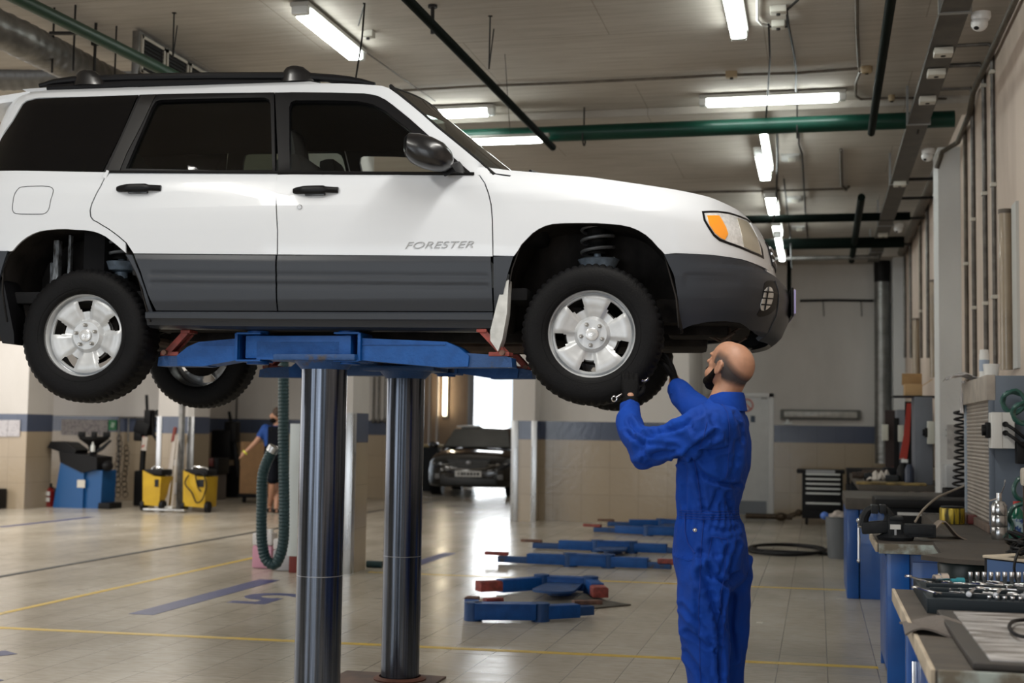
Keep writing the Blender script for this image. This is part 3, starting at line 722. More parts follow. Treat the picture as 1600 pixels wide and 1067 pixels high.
def floor_material():
    m, nt, b = node_mat('glossy_floor_tiles')
    g = nt.nodes.new('ShaderNodeNewGeometry'); mp = nt.nodes.new('ShaderNodeMapping'); mp.inputs['Location'].default_value = (-.06+.0015, .11, 0)
    nt.links.new(g.outputs['Position'], mp.inputs['Vector'])
    br = N(nt, 'ShaderNodeTexBrick', offset=0., squash=1.); br.inputs['Scale'].default_value = 1.
    br.inputs['Brick Width'].default_value = .295; br.inputs['Row Height'].default_value = .59; br.inputs['Mortar Size'].default_value = .0028; br.inputs['Mortar Smooth'].default_value = .1
    br.inputs['Color1'].default_value = (.50, .455, .385, 1); br.inputs['Color2'].default_value = (.54, .495, .42, 1); br.inputs['Mortar'].default_value = (.22, .19, .16, 1)
    nt.links.new(mp.outputs['Vector'], br.inputs['Vector'])
    n1 = noise_t(nt, 1.1, 6, (1, .6, 1)); n2 = noise_t(nt, 9, 6, (1, 3.5, 1)); n3 = noise_t(nt, 3.2, 8, (1, 2, 1))
    c = mixc(nt, .55, br.outputs['Color'], ramp(nt, n1, [(.35, (.62, .58, .52)), (.65, (1, 1, 1))]), 'MULTIPLY')
    c = mixc(nt, .5, c, ramp(nt, n2, [(.35, (.70, .66, .60)), (.6, (1, 1, 1))]), 'MULTIPLY')
    c = mixc(nt, 1., c, ramp(nt, n3, [(.69, (1, 1, 1)), (.75, (.35, .31, .28))]), 'MULTIPLY')
    nt.links.new(c, b.inputs['Base Color'])
    rr = N(nt, 'ShaderNodeMapRange', i_To_Min=.13, i_To_Max=.34); nt.links.new(n1, rr.inputs['Value']); nt.links.new(rr.outputs['Result'], b.inputs['Roughness'])
    bp = N(nt, 'ShaderNodeBump', i_Strength=.35, i_Distance=.004); nt.links.new(br.outputs['Fac'], bp.inputs['Height']); bp.invert = True
    bp2 = N(nt, 'ShaderNodeBump', i_Strength=.10, i_Distance=.02); nt.links.new(n3, bp2.inputs['Height']); nt.links.new(bp.outputs['Normal'], bp2.inputs['Normal'])
    nt.links.new(bp2.outputs['Normal'], b.inputs['Normal'])
    return m
def ceiling_material():
    m, nt, b = node_mat('stained_concrete_ceiling')
    n1 = noise_t(nt, .5, 6); n2 = noise_t(nt, 6, 7, (.3, 3, 1)); n3 = noise_t(nt, 30, 4, (.4, 3, 1))
    c = ramp(nt, n1, [(.3, (.40, .36, .31)), (.7, (.55, .51, .455))])
    c = mixc(nt, .5, c, ramp(nt, n2, [(.35, (.78, .75, .72)), (.6, (1.05, 1.05, 1.05))]), 'MULTIPLY')
    g = nt.nodes.new('ShaderNodeNewGeometry'); mp = nt.nodes.new('ShaderNodeMapping'); mp.inputs['Location'].default_value = (.4, .4, 0); nt.links.new(g.outputs['Position'], mp.inputs['Vector'])
    br = N(nt, 'ShaderNodeTexBrick', offset=.5); br.inputs['Scale'].default_value = 1; br.inputs['Brick Width'].default_value = 2.4; br.inputs['Row Height'].default_value = 1.5; br.inputs['Mortar Size'].default_value = .006
    br.inputs['Color1'].default_value = (1, 1, 1, 1); br.inputs['Color2'].default_value = (.93, .93, .93, 1); br.inputs['Mortar'].default_value = (.62, .58, .54, 1)
    nt.links.new(mp.outputs['Vector'], br.inputs['Vector'])
    c = mixc(nt, .7, c, br.outputs['Color'], 'MULTIPLY'); nt.links.new(c, b.inputs['Base Color']); b.inputs['Roughness'].default_value = .8
    bp = N(nt, 'ShaderNodeBump', i_Strength=.5, i_Distance=.02); nt.links.new(n3, bp.inputs['Height']); nt.links.new(bp.outputs['Normal'], b.inputs['Normal'])
    return m
def wall_material(name, upper, upper2, tiles=True, axis='X', low=(.40, .325, .235)):
    """plaster above, a slate-blue band and beige tiles below, split by height"""
    m, nt, b = node_mat(name)
    g = nt.nodes.new('ShaderNodeNewGeometry'); sx = nt.nodes.new('ShaderNodeSeparateXYZ'); nt.links.new(g.outputs['Position'], sx.inputs[0])
    n1 = noise_t(nt, .9, 6, (1, 1, .45)); n2 = noise_t(nt, 12, 5)
    up = ramp(nt, n1, [(.32, upper2), (.62, upper)])
    if not tiles:
        nt.links.new(up, b.inputs['Base Color']); b.inputs['Roughness'].default_value = .75
        bp = N(nt, 'ShaderNodeBump', i_Strength=.25, i_Distance=.02); nt.links.new(n2, bp.inputs['Height']); nt.links.new(bp.outputs['Normal'], b.inputs['Normal']); return m
    cb = nt.nodes.new('ShaderNodeCombineXYZ'); nt.links.new(sx.outputs[axis], cb.inputs[0]); nt.links.new(sx.outputs['Z'], cb.inputs[1])
    def brick(c1, c2, mo, w, h, off):
        mp = nt.nodes.new('ShaderNodeMapping'); mp.inputs['Location'].default_value = (0, off, 0); nt.links.new(cb.outputs[0], mp.inputs['Vector'])
        br = N(nt, 'ShaderNodeTexBrick', offset=0.); br.inputs['Scale'].default_value = 1; br.inputs['Brick Width'].default_value = w; br.inputs['Row Height'].default_value = h; br.inputs['Mortar Size'].default_value = .0035
        for k, v in (('Color1', c1), ('Color2', c2), ('Mortar', mo)): br.inputs[k].default_value = v+(1,)
        nt.links.new(mp.outputs['Vector'], br.inputs['Vector']); return br
    t = brick(low, tuple(x*1.06 for x in low), (.30, .245, .175), .45, .425, 0)
    s_ = brick((.070, .088, .14), (.08, .098, .152), (.05, .06, .09), .30, .29, -1.27)
    tl = mixc(nt, .5, t.outputs['Color'], ramp(nt, n1, [(.3, (.75, .72, .68)), (.7, (1.05, 1.05, 1.05))]), 'MULTIPLY')
    f1 = N(nt, 'ShaderNodeMath', operation='GREATER_THAN'); f1.inputs[1].default_value = 1.27; nt.links.new(sx.outputs['Z'], f1.inputs[0])
    f2 = N(nt, 'ShaderNodeMath', operation='GREATER_THAN'); f2.inputs[1].default_value = 1.56; nt.links.new(sx.outputs['Z'], f2.inputs[0])
    c = mixc(nt, f1.outputs[0], tl, s_.outputs['Color']); c = mixc(nt, f2.outputs[0], c, up); nt.links.new(c, b.inputs['Base Color'])
    r = N(nt, 'ShaderNodeMapRange', i_To_Min=.16, i_To_Max=.75); nt.links.new(f2.outputs[0], r.inputs['Value']); nt.links.new(r.outputs['Result'], b.inputs['Roughness'])
    bp = N(nt, 'ShaderNodeBump', i_Strength=.12, i_Distance=.02); nt.links.new(n2, bp.inputs['Height']); nt.links.new(bp.outputs['Normal'], b.inputs['Normal'])
    return m
WB = wall_material('back_wall_plaster_and_tiles', (.66, .63, .60), (.56, .53, .50))
WS = wall_material('side_wall_plaster_and_tiles', (.66, .63, .60), (.56, .53, .50), axis='Y')
WR = wall_material('right_wall_plaster', (.62, .52, .44), (.38, .30, .24), tiles=False)
WP = wall_material('passage_brown_wall', (.30, .21, .14), (.16, .11, .08), tiles=False)
WC = wall_material('pale_column_plaster', (.66, .67, .67), (.55, .56, .56), tiles=False)
steel = mat('brushed_steel', (.55, .56, .57), .28, .9, var=.1, vscale=20, stretch=(1, 1, .1))
FLM = floor_material()
mb = MB(); mb.bx(-17, 1.6, -4, 34, -.12, 0); struct('floor', mb, FLM)
mb = MB(); mb.bx(-17, 1.6, -4, 31.2, CEIL, CEIL+.2); struct('ceiling', mb, ceiling_material())
mb = MB(); mb.bx(1.38, 1.58, -1.0, 23, 0, CEIL); struct('wall_right', mb, WR)
mb = MB(); mb.bx(-2.0, 1.38, 22.8, 23.0, 0, CEIL); struct('wall_back', mb, WB)
mb = MB(); mb.bx(-4.64, -1.93, 20.35, 23.0, 0, CEIL); struct('wall_centre', mb, WB)
mb = MB(); mb.bx(-4.64, -4.28, 20.0, 20.36, 0, CEIL); struct('trim_1', mb, WB)
for i, x in enumerate((-4.65, -4.33)):
    mb = MB(); mb.bx(x, x+.085 if i else x+.11, 19.985, 20.02, .0, 1.56, .004); struct('trim_%d' % (2+i), mb, steel)
mb = MB(); mb.bx(-4.80, -4.62, 23.0, 31.0, 0, CEIL); struct('wall_passage_right', mb, WS)
mb = MB(); mb.bx(-12.0, -8.45, 25.3, 25.5, 0, CEIL); mb.bx(-8.60, -8.45, 25.5, 31, 0, CEIL) if False else None; struct('wall_back_left', mb, WB)
mb = MB(); mb.bx(-15.5, -11.6, 22.4, 22.6, 0, CEIL); struct('wall_far_left', mb, WB)
mb = MB(); mb.bx(-12.0, -11.9, 22.6, 25.5, 0, CEIL); struct('wall_left_return', mb, WS)
mb = MB(); mb.bx(-17, -16.8, -4, 22.6, 0, CEIL); mb.bx(-16.8, -15.3, 22.4, 22.6, 0, CEIL); struct('wall_left', mb, WS)
# passage: rear wall with the open door, brown sidewall
mb = MB(); mb.bx(-12, -8.22, 31.0, 31.2, 0, CEIL); mb.bx(-7.05, -4.6, 31.0, 31.2, 0, CEIL); mb.bx(-8.22, -7.05, 31.0, 31.2, 3.0, CEIL); struct('wall_passage_end', mb, WP)
mb = MB(); mb.bx(-8.30, -8.14, 30.92, 31.0, 0, 3.1, .01); mb.bx(-8.3, -7.0, 30.92, 31.0, 3.0, 3.1, .01); struct('door_2', mb, mat('door_frame_grey', (.20, .20, .21), .5))
mb = MB()
for x in (-9.05, -9.25): mb.cyl((x, 30.9, 0), (x, 30.9, 3.6), .03, n=10)
single('wall_pipe', mb, mat('passage_pipe', (.35, .30, .26), .4, .4), 'pair of thin pipes on the brown wall left of the open doorway', 'pipe')
# outside ground beyond the open doors
mb = MB(); mb.bx(-30, 20, 34, 60, -.14, -.02); mb.bx(-30, 20, -30, -4, -.14, -.02); struct('ground', mb, mat('outside_concrete', (.42, .41, .39), .8, var=.15, vscale=2))
# ceiling beams
for i, (y0, y1, z) in enumerate(((12.52, 13.0, 4.48), (21.9, 22.8, 4.30))):
    mb = MB(); mb.bx(-16.8 if i == 0 else -1.93, 1.38, y0, y1, z, CEIL); struct('trim_%d' % (10+i), mb, ceiling_material() if 'stained_concrete_ceiling' not in MATS else MATS['stained_concrete_ceiling'])
# pillars
def pillar(name, x0, x1, y0, y1, label, edges=()):
    mb = MB(); mb.bx(x0, x1, y0, y1, 0, CEIL); o = struct(name, mb, WB)
    for (ex0, ex1, ey0, ey1, zt) in edges:
        mb = MB(); mb.bx(ex0, ex1, ey0, ey1, .0, zt, .003); obj('edge_guard', mb, steel, o)
    return o
pillar('trim_20', -4.95, -4.42, 12.15, 12.62, '', [(-4.50, -4.412, 12.135, 12.165, 1.56), (-4.425, -4.408, 12.135, 12.24, 1.56)])
pillar('trim_21', -11.02, -10.35, 20.6, 21.2, '', [(-11.03, -10.94, 20.585, 20.61, 1.56), (-10.46, -10.34, 20.585, 20.61, 1.56)])
pillar('trim_22', -14.2, -12.72, 19.35, 20.1, '')
# pale column on the right wall and a light box of glare-free paint by the door
mb = MB(); mb.bx(1.17, 1.38, 13.5, 14.05, 0, 4.28); struct('trim_23', mb, WC)
mb = MB(); mb.bx(1.2, 1.38, 22.0, 22.8, 0, CEIL); struct('trim_24', mb, WC)
# white door in the back wall
mb = MB(); mb.bx(-1.72, -.80, 22.765, 22.80, .03, 2.03, .004); d1 = struct('door_1', mb, mat('white_door', (.70, .71, .71), .45, var=.03))
mb = MB(); mb.bx(-1.80, -1.72, 22.74, 22.8, 0, 2.10, .005); mb.bx(-.80, -.72, 22.74, 22.8, 0, 2.10, .005); mb.bx(-1.8, -.72, 22.74, 22.8, 2.03, 2.10, .005); obj('door_frame', mb, mat('white_frame', (.78, .78, .78), .4), d1)
mb = MB(); mb.bx(-1.70, -.84, 22.75, 22.766, .04, .27); obj('kick_plate', mb, mat('kick_plate_grey', (.22, .24, .27), .5), d1)
mb = MB(); c = aty(1167, 633, 22.75); mb.tube([(c.x+.10*math.cos(a), 22.757, c.z+.10*math.sin(a)) for a in [2*PI*i/32 for i in range(32)]], .012, 6, closed=True); mb.bar((c.x-.07, 22.757, c.z+.07), (c.x+.07, 22.757, c.z-.07), .01, .02); obj('prohibition_sign', mb, mat('sign_red', (.6, .12, .10), .5), d1)
mb = MB(); c = aty(1177, 655, 22.75); mb.bx(c.x-.045, c.x+.03, 22.755, 22.765, c.z-.05, c.z+.06); obj('small_notice', mb, mat('notice_dark_blue', (.06, .09, .14), .5), d1)
mb = MB(); c = aty(1194, 622, 22.75); mb.bx(c.x-.05, c.x+.05, 22.755, 22.765, c.z-.014, c.z+.014); obj('door_number', mb, mat('sign_grey', (.3, .3, .3), .5), d1)
# floor paint
yel = mat('floor_paint_yellow', (.68, .45, .04), .35, col2=(.50, .38, .14), vscale=6, thresh=(.5, .8))
blu = mat('floor_paint_blue', (.018, .032, .16), .4, col2=(.05, .055, .15), vscale=5)
def strip(p0, p1, w, m, name='trim_paint', z=.002):
    p0, p1 = Vector(p0+(z/2,)), Vector(p1+(z/2,)); mb = MB(); mb.bar(p0, p1, w, z); return struct(name, mb, m)
strip((-7.6, 8.06), (.36, 8.44), .072, yel, 'trim_30'); strip((-4.3, 12.38), (.30, 12.50), .06, yel, 'trim_31'); strip((-5.91, 8.15), (-5.93, 14.2), .06, yel, 'trim_32')
strip((-4.93, 9.05), (-4.94, 11.45), .20, blu, 'trim_33'); strip((-10.8, 15.9), (-10.75, 18.1), .12, blu, 'trim_34'); strip((-5.05, 7.0), (-4.86, 7.32), .16, blu, 'trim_35'); strip((-4.55, 6.2), (-4.45, 6.55), .16, blu, 'trim_36')
strip((-4.1, 12.9), (-4.1, 14.6), .16, blu, 'trim_37')
mk = text_obj('trim_38', '5', .95, blu, Vector((-4.46, 10.25, .0008)), Matrix.Rotation(PI, 3, 'Z'), None, .0008, 1., 0, .02); mk['kind'] = 'structure'
strip((-7.33, 4), (-7.33, 25.2), .075, mat('drain_slot_black', (.02, .018, .016), .6), 'trim_39', .004)
# ------------------------------------------------------------------ lamps
lampm = mat('lamp_diffuser_lit', (.9, .9, .9), .4, emit=(.93, 1.0, .97), estr=14.)
lampw = mat('lamp_housing_grey', (.42, .41, .38), .5)
lampc = mat('lamp_end_cap', (.75, .77, .76), .2, coat=.5)
def lamp(p0, p1, label, w=.13, h=.07, group=None, tube_r=None, up=(0, 0, 1)):
    p0, p1 = Vector(p0), Vector(p1); d = (p1-p0).normalized(); L = (p1-p0).length
    r = thing('ceiling_light', label, 'light', (p0+p1)/2, 0, group)
    upv = Vector(up)
    mb = MB(); mb.bar(p0+upv*.03, p1+upv*.03, w, .035, .01, up); obj('housing', mb, lampw, r)
    mb = MB(); mb.bar(p0+d*.07-upv*.02, p1-d*.07-upv*.02, w*.78, h, .022, up); obj('diffuser', mb, lampm, r)
    mb = MB(); mb.bar(p0-upv*.015, p0+d*.07-upv*.015, w*.86, h*.95, .02, up); obj('end_cap', mb, lampc, r)
    mb = MB(); mb.bar(p1-d*.07-upv*.015, p1-upv*.015, w*.86, h*.95, .02, up); obj('end_cap', mb, lampc, r)
    return r
cz = CEIL-.06
def seg(a, b, z=cz): return fl(a[0], a[1], z), fl(b[0], b[1], z)
def lampseg(a, b, lab, z=cz, along=None, **k):
    p0, p1 = seg(a, b, z)
    if along == 'X': p0.y = p1.y = (p0.y+p1.y)/2
    if along == 'Y': p0.x = p1.x = (p0.x+p1.x)/2
    return lamp(p0, p1, lab, **k)
lampseg((461, 12), (566, 88), 'long fluorescent ceiling light above the roof rail of the white car', along='Y', w=.15)
p0, p1 = seg((690, 176), (775, 174)); lamp((-4.3, 12.1, cz), (p1.x, 12.1, cz), 'fluorescent ceiling light seen over the windscreen of the white car')
p0, p1 = seg((745, 216), (856, 213), 4.22); lamp((-3.98, 12.2, 4.22), (p1.x, 12.2, 4.22), 'slim lit tube hanging at the left end of the green pipe', w=.07, h=.05)
p0, p1 = seg((1093, 159), (1322, 150)); lamp((p0.x, 12.1, cz), (p1.x, 12.1, cz), 'long crosswise ceiling light just above the green pipe', w=.12)
p0, p1 = seg((1137, -60), (1163, 58)); lamp((-.585, 8.0, cz), (-.585, 10.1, cz), 'lengthwise ceiling light cut by the top edge of the photo', w=.15)
def lampy(a, b, lab, z, w): 
    p = fl(a[0], a[1], z); q = fl(b[0], b[1], z); x = (p.x+q.x)/2; return lamp((x, p.y, z), (x, q.y, z), lab, w=w)
lampy((1194, 196), (1200, 262), 'lengthwise lit tube hanging just below the green pipe', 4.30, .085)
lampy((1187, 236), (1197, 277), 'lengthwise ceiling light half hidden behind the hanging tube', 4.38, .15)
lampy((1203, 303), (1210, 333), 'short looking square-ended ceiling light above the headlight of the car', 4.46, .17)
lampy((1213, 348), (1216, 366), 'small twin-lens ceiling light, third from the end wall', 4.40, .15)
lampy((1215, 366), (1222, 404), 'far narrow lit tube, nearest to the end wall', 4.10, .10)
# vertical tube on the passage wall
tl = thing('wall_light', 'upright lit tube on the brown wall beside the open doorway', 'light', (-8.87, 30.9, 2.1))
mb = MB(); mb.bx(-8.93, -8.81, 30.93, 30.99, 1.70, 3.0, .01); obj('housing', mb, lampw, tl); mb = MB(); mb.bx(-8.91, -8.83, 30.86, 30.93, 1.74, 2.96, .02); obj('diffuser', mb, mat('lamp_diffuser_warm', (.9, .85, .7), .4, emit=(1, .86, .62), estr=14.), tl)
# unlit lamp on the back wall
a, b = aty(1219, 647, 22.7), aty(1345, 647, 22.7); zc = a.z
wl = thing('wall_lamp', 'unlit long caged wall lamp on the back wall beside the white door', 'lamp', ((a.x+b.x)/2, 22.75, zc))
mb = MB(); mb.bar((a.x, 22.74, zc), (b.x, 22.74, zc), .09, .17, .03); obj('housing', mb, mat('old_lamp_housing', (.14, .14, .13), .5), wl)
mb = MB(); mb.bar((a.x+.06, 22.69, zc), (b.x-.06, 22.69, zc), .07, .11, .03); obj('diffuser', mb, mat('dusty_diffuser', (.42, .41, .38), .3, var=.15, vscale=10, coat=.5), wl)
mb = MB(); mb.cyl((a.x+.12, 22.74, zc-.15), (a.x+.12, 22.74, zc-.08), .03); mb.bx(a.x+.05, a.x+.2, 22.72, 22.79, zc-.17, zc-.13); obj('bracket', mb, lampc, wl)
# ------------------------------------------------------------------ pipes
green = mat('pipe_green_paint', (.002, .038, .024), .38, var=.1, vscale=4, coat=.08, spec=.3)
dgreen = mat('pipe_dark_green_paint', (.003, .006, .0045), .65, spec=.04)
dark = mat('dark_iron', (.020, .018, .017), .55, .1, spec=.2)
brown = mat('grimy_conduit', (.12, .10, .08), .55, .2, var=.3, vscale=10)
galv = mat('galvanised_tin', (.21, .205, .195), .38, .75, var=.25, vscale=9)
wire = mat('black_cable', (.010, .009, .009), .5, spec=.2)
def pipe(name, pts, r, m, label, cat='pipe', n=12, group=None, parts=()):
    mb = MB(); mb.tube(pts, r, n); o = single(name, mb, m, label, cat, group)
    return o
o = pipe('ceiling_pipe', [(-9, 12.38, 4.30), (1.22, 12.38, 4.30)], .078, green, 'thick bright green pipe running across under the ceiling')
for x in (-2.2, -.18, .9):
    mb = MB(); mb.cyl((x, 12.38, 4.25), (x, 12.38, CEIL), .008, n=6); mb.tube([(x, 12.38+.075*math.cos(a), 4.25+.075*math.sin(a)) for a in [2*PI*i/16 for i in range(16)]], .008, 5, closed=True); obj('hanger', mb, dark, o)
p0, p1 = fl(1180, 347, 4.25), fl(1424, 333, 4.25)
pipe('ceiling_pipe', [(-1.4, 17.55, 4.25), (p1.x, 17.55, 4.25)], .055, dgreen, 'dark pipe crossing the ceiling midway between the green pipe and end wall')
y_ = fl(1300, 380, 4.15).y
pipe('ceiling_pipe', [(-1.9, y_, 4.15), (1.2, y_, 4.15)], .08, dgreen, 'thick dark green crosswise pipe nearest the end wall')
pipe('ceiling_pipe', [(-1.9, y_+1.2, 4.10), (.9, y_+1.2, 4.10)], .035, galv, 'thin silvery conduit crossing in front of the end wall', 'conduit')
pipe('ceiling_pipe', [(-1.9, y_-1.4, 4.28), (1.1, y_-1.4, 4.28)], .045, dark, 'dark crosswise pipe just in front of the thick dark green one')
pipe('sprinkler_pipe', [(-2.56, 7.4, 4.16), (-2.50, 12.35, 4.16)], .034, dgreen, 'dark slanting pipe overhead that ends at the lit tube above the windscreen')
pipe('sprinkler_pipe', [(.455, 8.0, 4.18), (.485, 12.3, 4.18)], .034, dgreen, 'dark lengthwise pipe left of the cable tray, ending at the green pipe')
p0, p1 = fl(1346, 308, 4.18), fl(1331, 415, 3.95)
pipe('sprinkler_pipe', [(p0.x, p0.y, 4.18), (p0.x+.02, 21.0, 4.12)], .045, dgreen, 'dark lengthwise pipe between the far lamps and the cable tray')
mb = MB(); a = aty(1233, 372, 21.5); mb.cyl((a.x, 21.5, a.z), (a.x, 21.5, 3.55), .035); mb.cyl((a.x, 21.5, 3.6), (a.x+.02, 21.5, 3.45), .02); single('drop_pipe', mb, dgreen, 'dark pipe dropping from the ceiling just right of the car bumper', 'pipe')
pipe('ceiling_pipe', [(-5.17, 6.6, 4.2), (-4.95, 10.2, 4.2)], .045, mat('pipe_mid_green', (.008, .040, .02), .45), 'green pipe slanting across the top left corner over the car roof')
for x, y in ((-5.16, 8.3), (-5.05, 8.9)): pass
# thin conduits on the ceiling
def cz_(px, py, z=CEIL-.025): return fl(px, py, z)
pipe('ceiling_conduit', [cz_(600, 143), cz_(655, 140), cz_(745, 135), cz_(900, 129), cz_(1120, 118), cz_(1250, 114), cz_(1340, 107)], .013, brown, 'thin dark conduit crossing the ceiling from the windscreen to a round box', 'conduit', 6)
pipe('ceiling_conduit', [cz_(1339, -30), cz_(1339, 40), cz_(1342, 104)], .014, brown, 'thin conduit running lengthwise down to the round box near the tray', 'conduit', 6)
pipe('ceiling_conduit', [cz_(1344, 112), cz_(1337, 130), cz_(1337, 150), cz_(1345, 155), cz_(1395, 153), cz_(1440, 153), cz_(1495, 155)], .011, brown, 'thin conduit bending from the round box towards the cable tray', 'conduit', 6)
pipe('ceiling_conduit', [cz_(1060, 301), cz_(1160, 299), cz_(1250, 297), cz_(1322, 295)], .016, brown, 'thin conduit across the ceiling above the bonnet of the car', 'conduit', 6)
pipe('ceiling_conduit', [cz_(1314, 234), cz_(1315, 290), cz_(1322, 297), cz_(1326, 292)], .018, brown, 'short lengthwise conduit behind the green pipe with a hooked end', 'conduit', 6)
pipe('ceiling_cable', [cz_(1253, -20), cz_(1247, 0), cz_(1229, 16), cz_(1232, 40), cz_(1240, 80), cz_(1244, 110), cz_(1243, 135), cz_(1248, 190), cz_(1248, 225), cz_(1253, 240), cz_(1255, 270), cz_(1258, 330), cz_(1262, 372)], .010, wire, 'wavy black cable on the ceiling right of the hanging tubes', 'cable', 5)
pipe('ceiling_cable', [cz_(1183, -10), cz_(1183, 30), cz_(1190, 38), cz_(1200, 40)], .012, mat('white_cable', (.6, .6, .58), .5), 'short white cable beside the lamp cut by the top edge', 'cable', 5)
pipe('ceiling_cable', [cz_(1200, 42), cz_(1230, 42), cz_(1230, 18)], .008, wire, 'black cable joining the square box to the lamp drop', 'cable', 5)
mb = MB(); pts = [cz_(1201, 38), fl(1203, 90, 4.45), fl(1200, 140, 4.42), fl(1196, 196, 4.36)]; mb.tube(pts, .008, 6); single('lamp_flex', mb, wire, 'black flex dropping to the lit tube under the green pipe', 'cable')
mb = MB(); mb.tube([fl(1214, 205, 4.4), fl(1215, 250, 4.4), fl(1213, 300, 4.4), fl(1214, 312, 4.3), fl(1208, 345, 4.2)], .012, 6); single('lamp_flex', mb, wire, 'long black flex hanging behind the tubes over the bonnet', 'cable')
mb = MB(); mb.tube([fl(1225, 280, 4.45), fl(1230, 330, 4.4), fl(1235, 370, 4.3), fl(1237, 420, 3.6)], .010, 6); single('lamp_flex', mb, wire, 'thin cable dangling in front of the end wall by the dark drop pipe', 'cable')
mb = MB(); mb.tube([cz_(560, 40), cz_(569, 8), cz_(568, 5)], .006, 6); mb.tube([cz_(569, 8), (-3.2, 8.6, 4.35), (-3.15, 8.3, 3.9)], .006, 6) if False else None; single('lamp_flex', mb, wire, 'short black cable at the far end of the light over the roof rail', 'cable')
a, b = atd(570, 5, 8.9), atd(556, 122, 8.6)
mb = MB(); mb.tube([a, (a+b)/2+Vector((.01, 0, 0)), b], .006, 6); single('hanging_wire', mb, wire, 'single black wire hanging from the ceiling down behind the roof rail', 'wire')
a, b = atd(783, -2, 10.4), atd(797, 208, 11.9)
mb = MB(); mb.tube([a, b], .003, 5); single('hanging_wire', mb, wire, 'very thin wire holding the slim tube above the windscreen', 'wire')
for (px, py, py2, lab) in ((766, 25, 108, 'thin threaded rod holding the slanting pipe over the windscreen'), (272, 20, 92, 'thin rod hanging over the vent grille at top left')):
    a = fl(px, py, CEIL); mb = MB(); b_ = on(px-2, py2, 1, a.y+.05); mb.cyl(a, b_, .006, n=6); mb.sph(a, (.02, .02, .008), 8, 5); mb.cyl(a+Vector((.03, 0, -.1)), b_, .005, n=6); single('hanger_rod', mb, dark, lab, 'rod')
a = fl(676, 8, CEIL); mb = MB(); b_ = on(676, 32, 1, a.y); mb.cyl(a, b_-Vector((0, 0, .1)), .015, n=8); mb.cyl(a-Vector((0, 0, .02)), a, .035, n=10); single('fire_sprinkler', mb, dark, 'small sprinkler head on the dark slanting pipe', 'sprinkler')
# seam cracks drawn as shallow cable lines
pipe('ceiling_cable', [cz_(569, 80), cz_(605, 105), cz_(640, 130), cz_(680, 158)], .007, brown, 'thin dark seam crack slanting from the roof-rail light to the windscreen', 'cable', 5)
# junction boxes
boxm = mat('junction_box_white', (.55, .53, .47), .5, var=.08)
ochre = mat('junction_box_ochre', (.36, .27, .16), .6)
def jbox(px, py, w, h, label, m=boxm, z=CEIL-.02, rnd=False, y=None):
    c = fl(px, py, z); mb = MB()
    if rnd: mb.lathe([(.0, -.04), (w*.8, -.035), (w, -.02), (w, .02)], c, 'Z', 16)
    else:
        mb.box(c, (w*2, h*2, .06), None, .01)
    o = single('junction_box', mb, m, label, 'junction box', recalc=True)
    mb = MB(); mb.cyl((c.x, c.y, c.z-.045), (c.x, c.y, c.z-.03), .015, n=8); obj('screw', mb, dark, o); return o
jbox(1216, 15, .06, .05, 'square white box on the ceiling right of the lamp cut by the top edge')
jbox(1216, 38, .05, .05, 'lower of two square white boxes beside the lamp cut by the top edge')
jbox(1143, 116, .05, .04, 'ochre box on the conduit above the long crosswise light', ochre)
jbox(1354, 108, .05, .05, 'round ochre box where the ceiling conduits meet', ochre, rnd=True)
jbox(1393, 152, .03, .03, 'tiny round ochre box on the conduit left of the tray', ochre, rnd=True)
jbox(575, 53, .05, .04, 'white box at the far end of the light over the roof rail')
pal = mat('pale_patch_plate', (.50, .50, .48), .6)
for (px, py, lab) in ((1235, 246, 'pale plate on the ceiling right of the hanging tubes'), (1240, 311, 'pale plate on the ceiling beside the square-ended light'), (1247, 356, 'farthest pale plate on the ceiling beside the twin-lens light')):
    c = fl(px, py, CEIL-.01); mb = MB(); mb.box(c, (.20, .34, .03), None, .004); o = single('ceiling_plate', mb, pal, lab, 'plate')
    mb = MB(); mb.box(c+Vector((.02, 0, -.03)), (.09, .10, .04), None, .01); obj('plate_box', mb, boxm, o)
# cable tray with boxes, brackets and domes
tx0, tx1, tz = .80, .97, 4.20
tr_ = thing('cable_tray', 'long grey metal cable tray running lengthwise under the ceiling on the right', 'cable tray', (.885, 8, tz))
traym = mat('tray_grey_metal', (.095, .088, .078), .55, .4, var=.3, vscale=5)
mb = MB(); mb.bx(tx0, tx1, 7, 21.8, tz, tz+.006); mb.bx(tx0-.004, tx0, 7, 21.8, tz, tz+.06); mb.bx(tx1, tx1+.004, 7, 21.8, tz, tz+.06); mb.bx(tx0-.01, tx0+.0, 7, 21.8, tz-.004, tz+.002); obj('channel', mb, traym, tr_)
for y in (8.9, 12.1, 15.0, 18.0, 20.6):
    mb = MB(); mb.bx(tx0-.02, tx1+.02, y-.02, y+.02, tz-.008, tz); mb.bx(tx1+.0, tx1+.02, y-.02, y+.02, tz, CEIL); mb.bx(tx0-.02, tx0, y-.02, y+.02, tz, CEIL); obj('hanger', mb, mat('hanger_zinc', (.33, .34, .34), .4, .7), tr_)
mb = MB(); mb.tube([(tx0+.05, 7, tz+.03), (tx0+.06, 14, tz+.035), (tx0+.05, 21.7, tz+.03)], .02, 6); mb.tube([(tx0+.11, 7, tz+.03), (tx0+.10, 14, tz+.035), (tx0+.12, 21.7, tz+.03)], .016, 6); obj('cable_bundle', mb, wire, tr_)
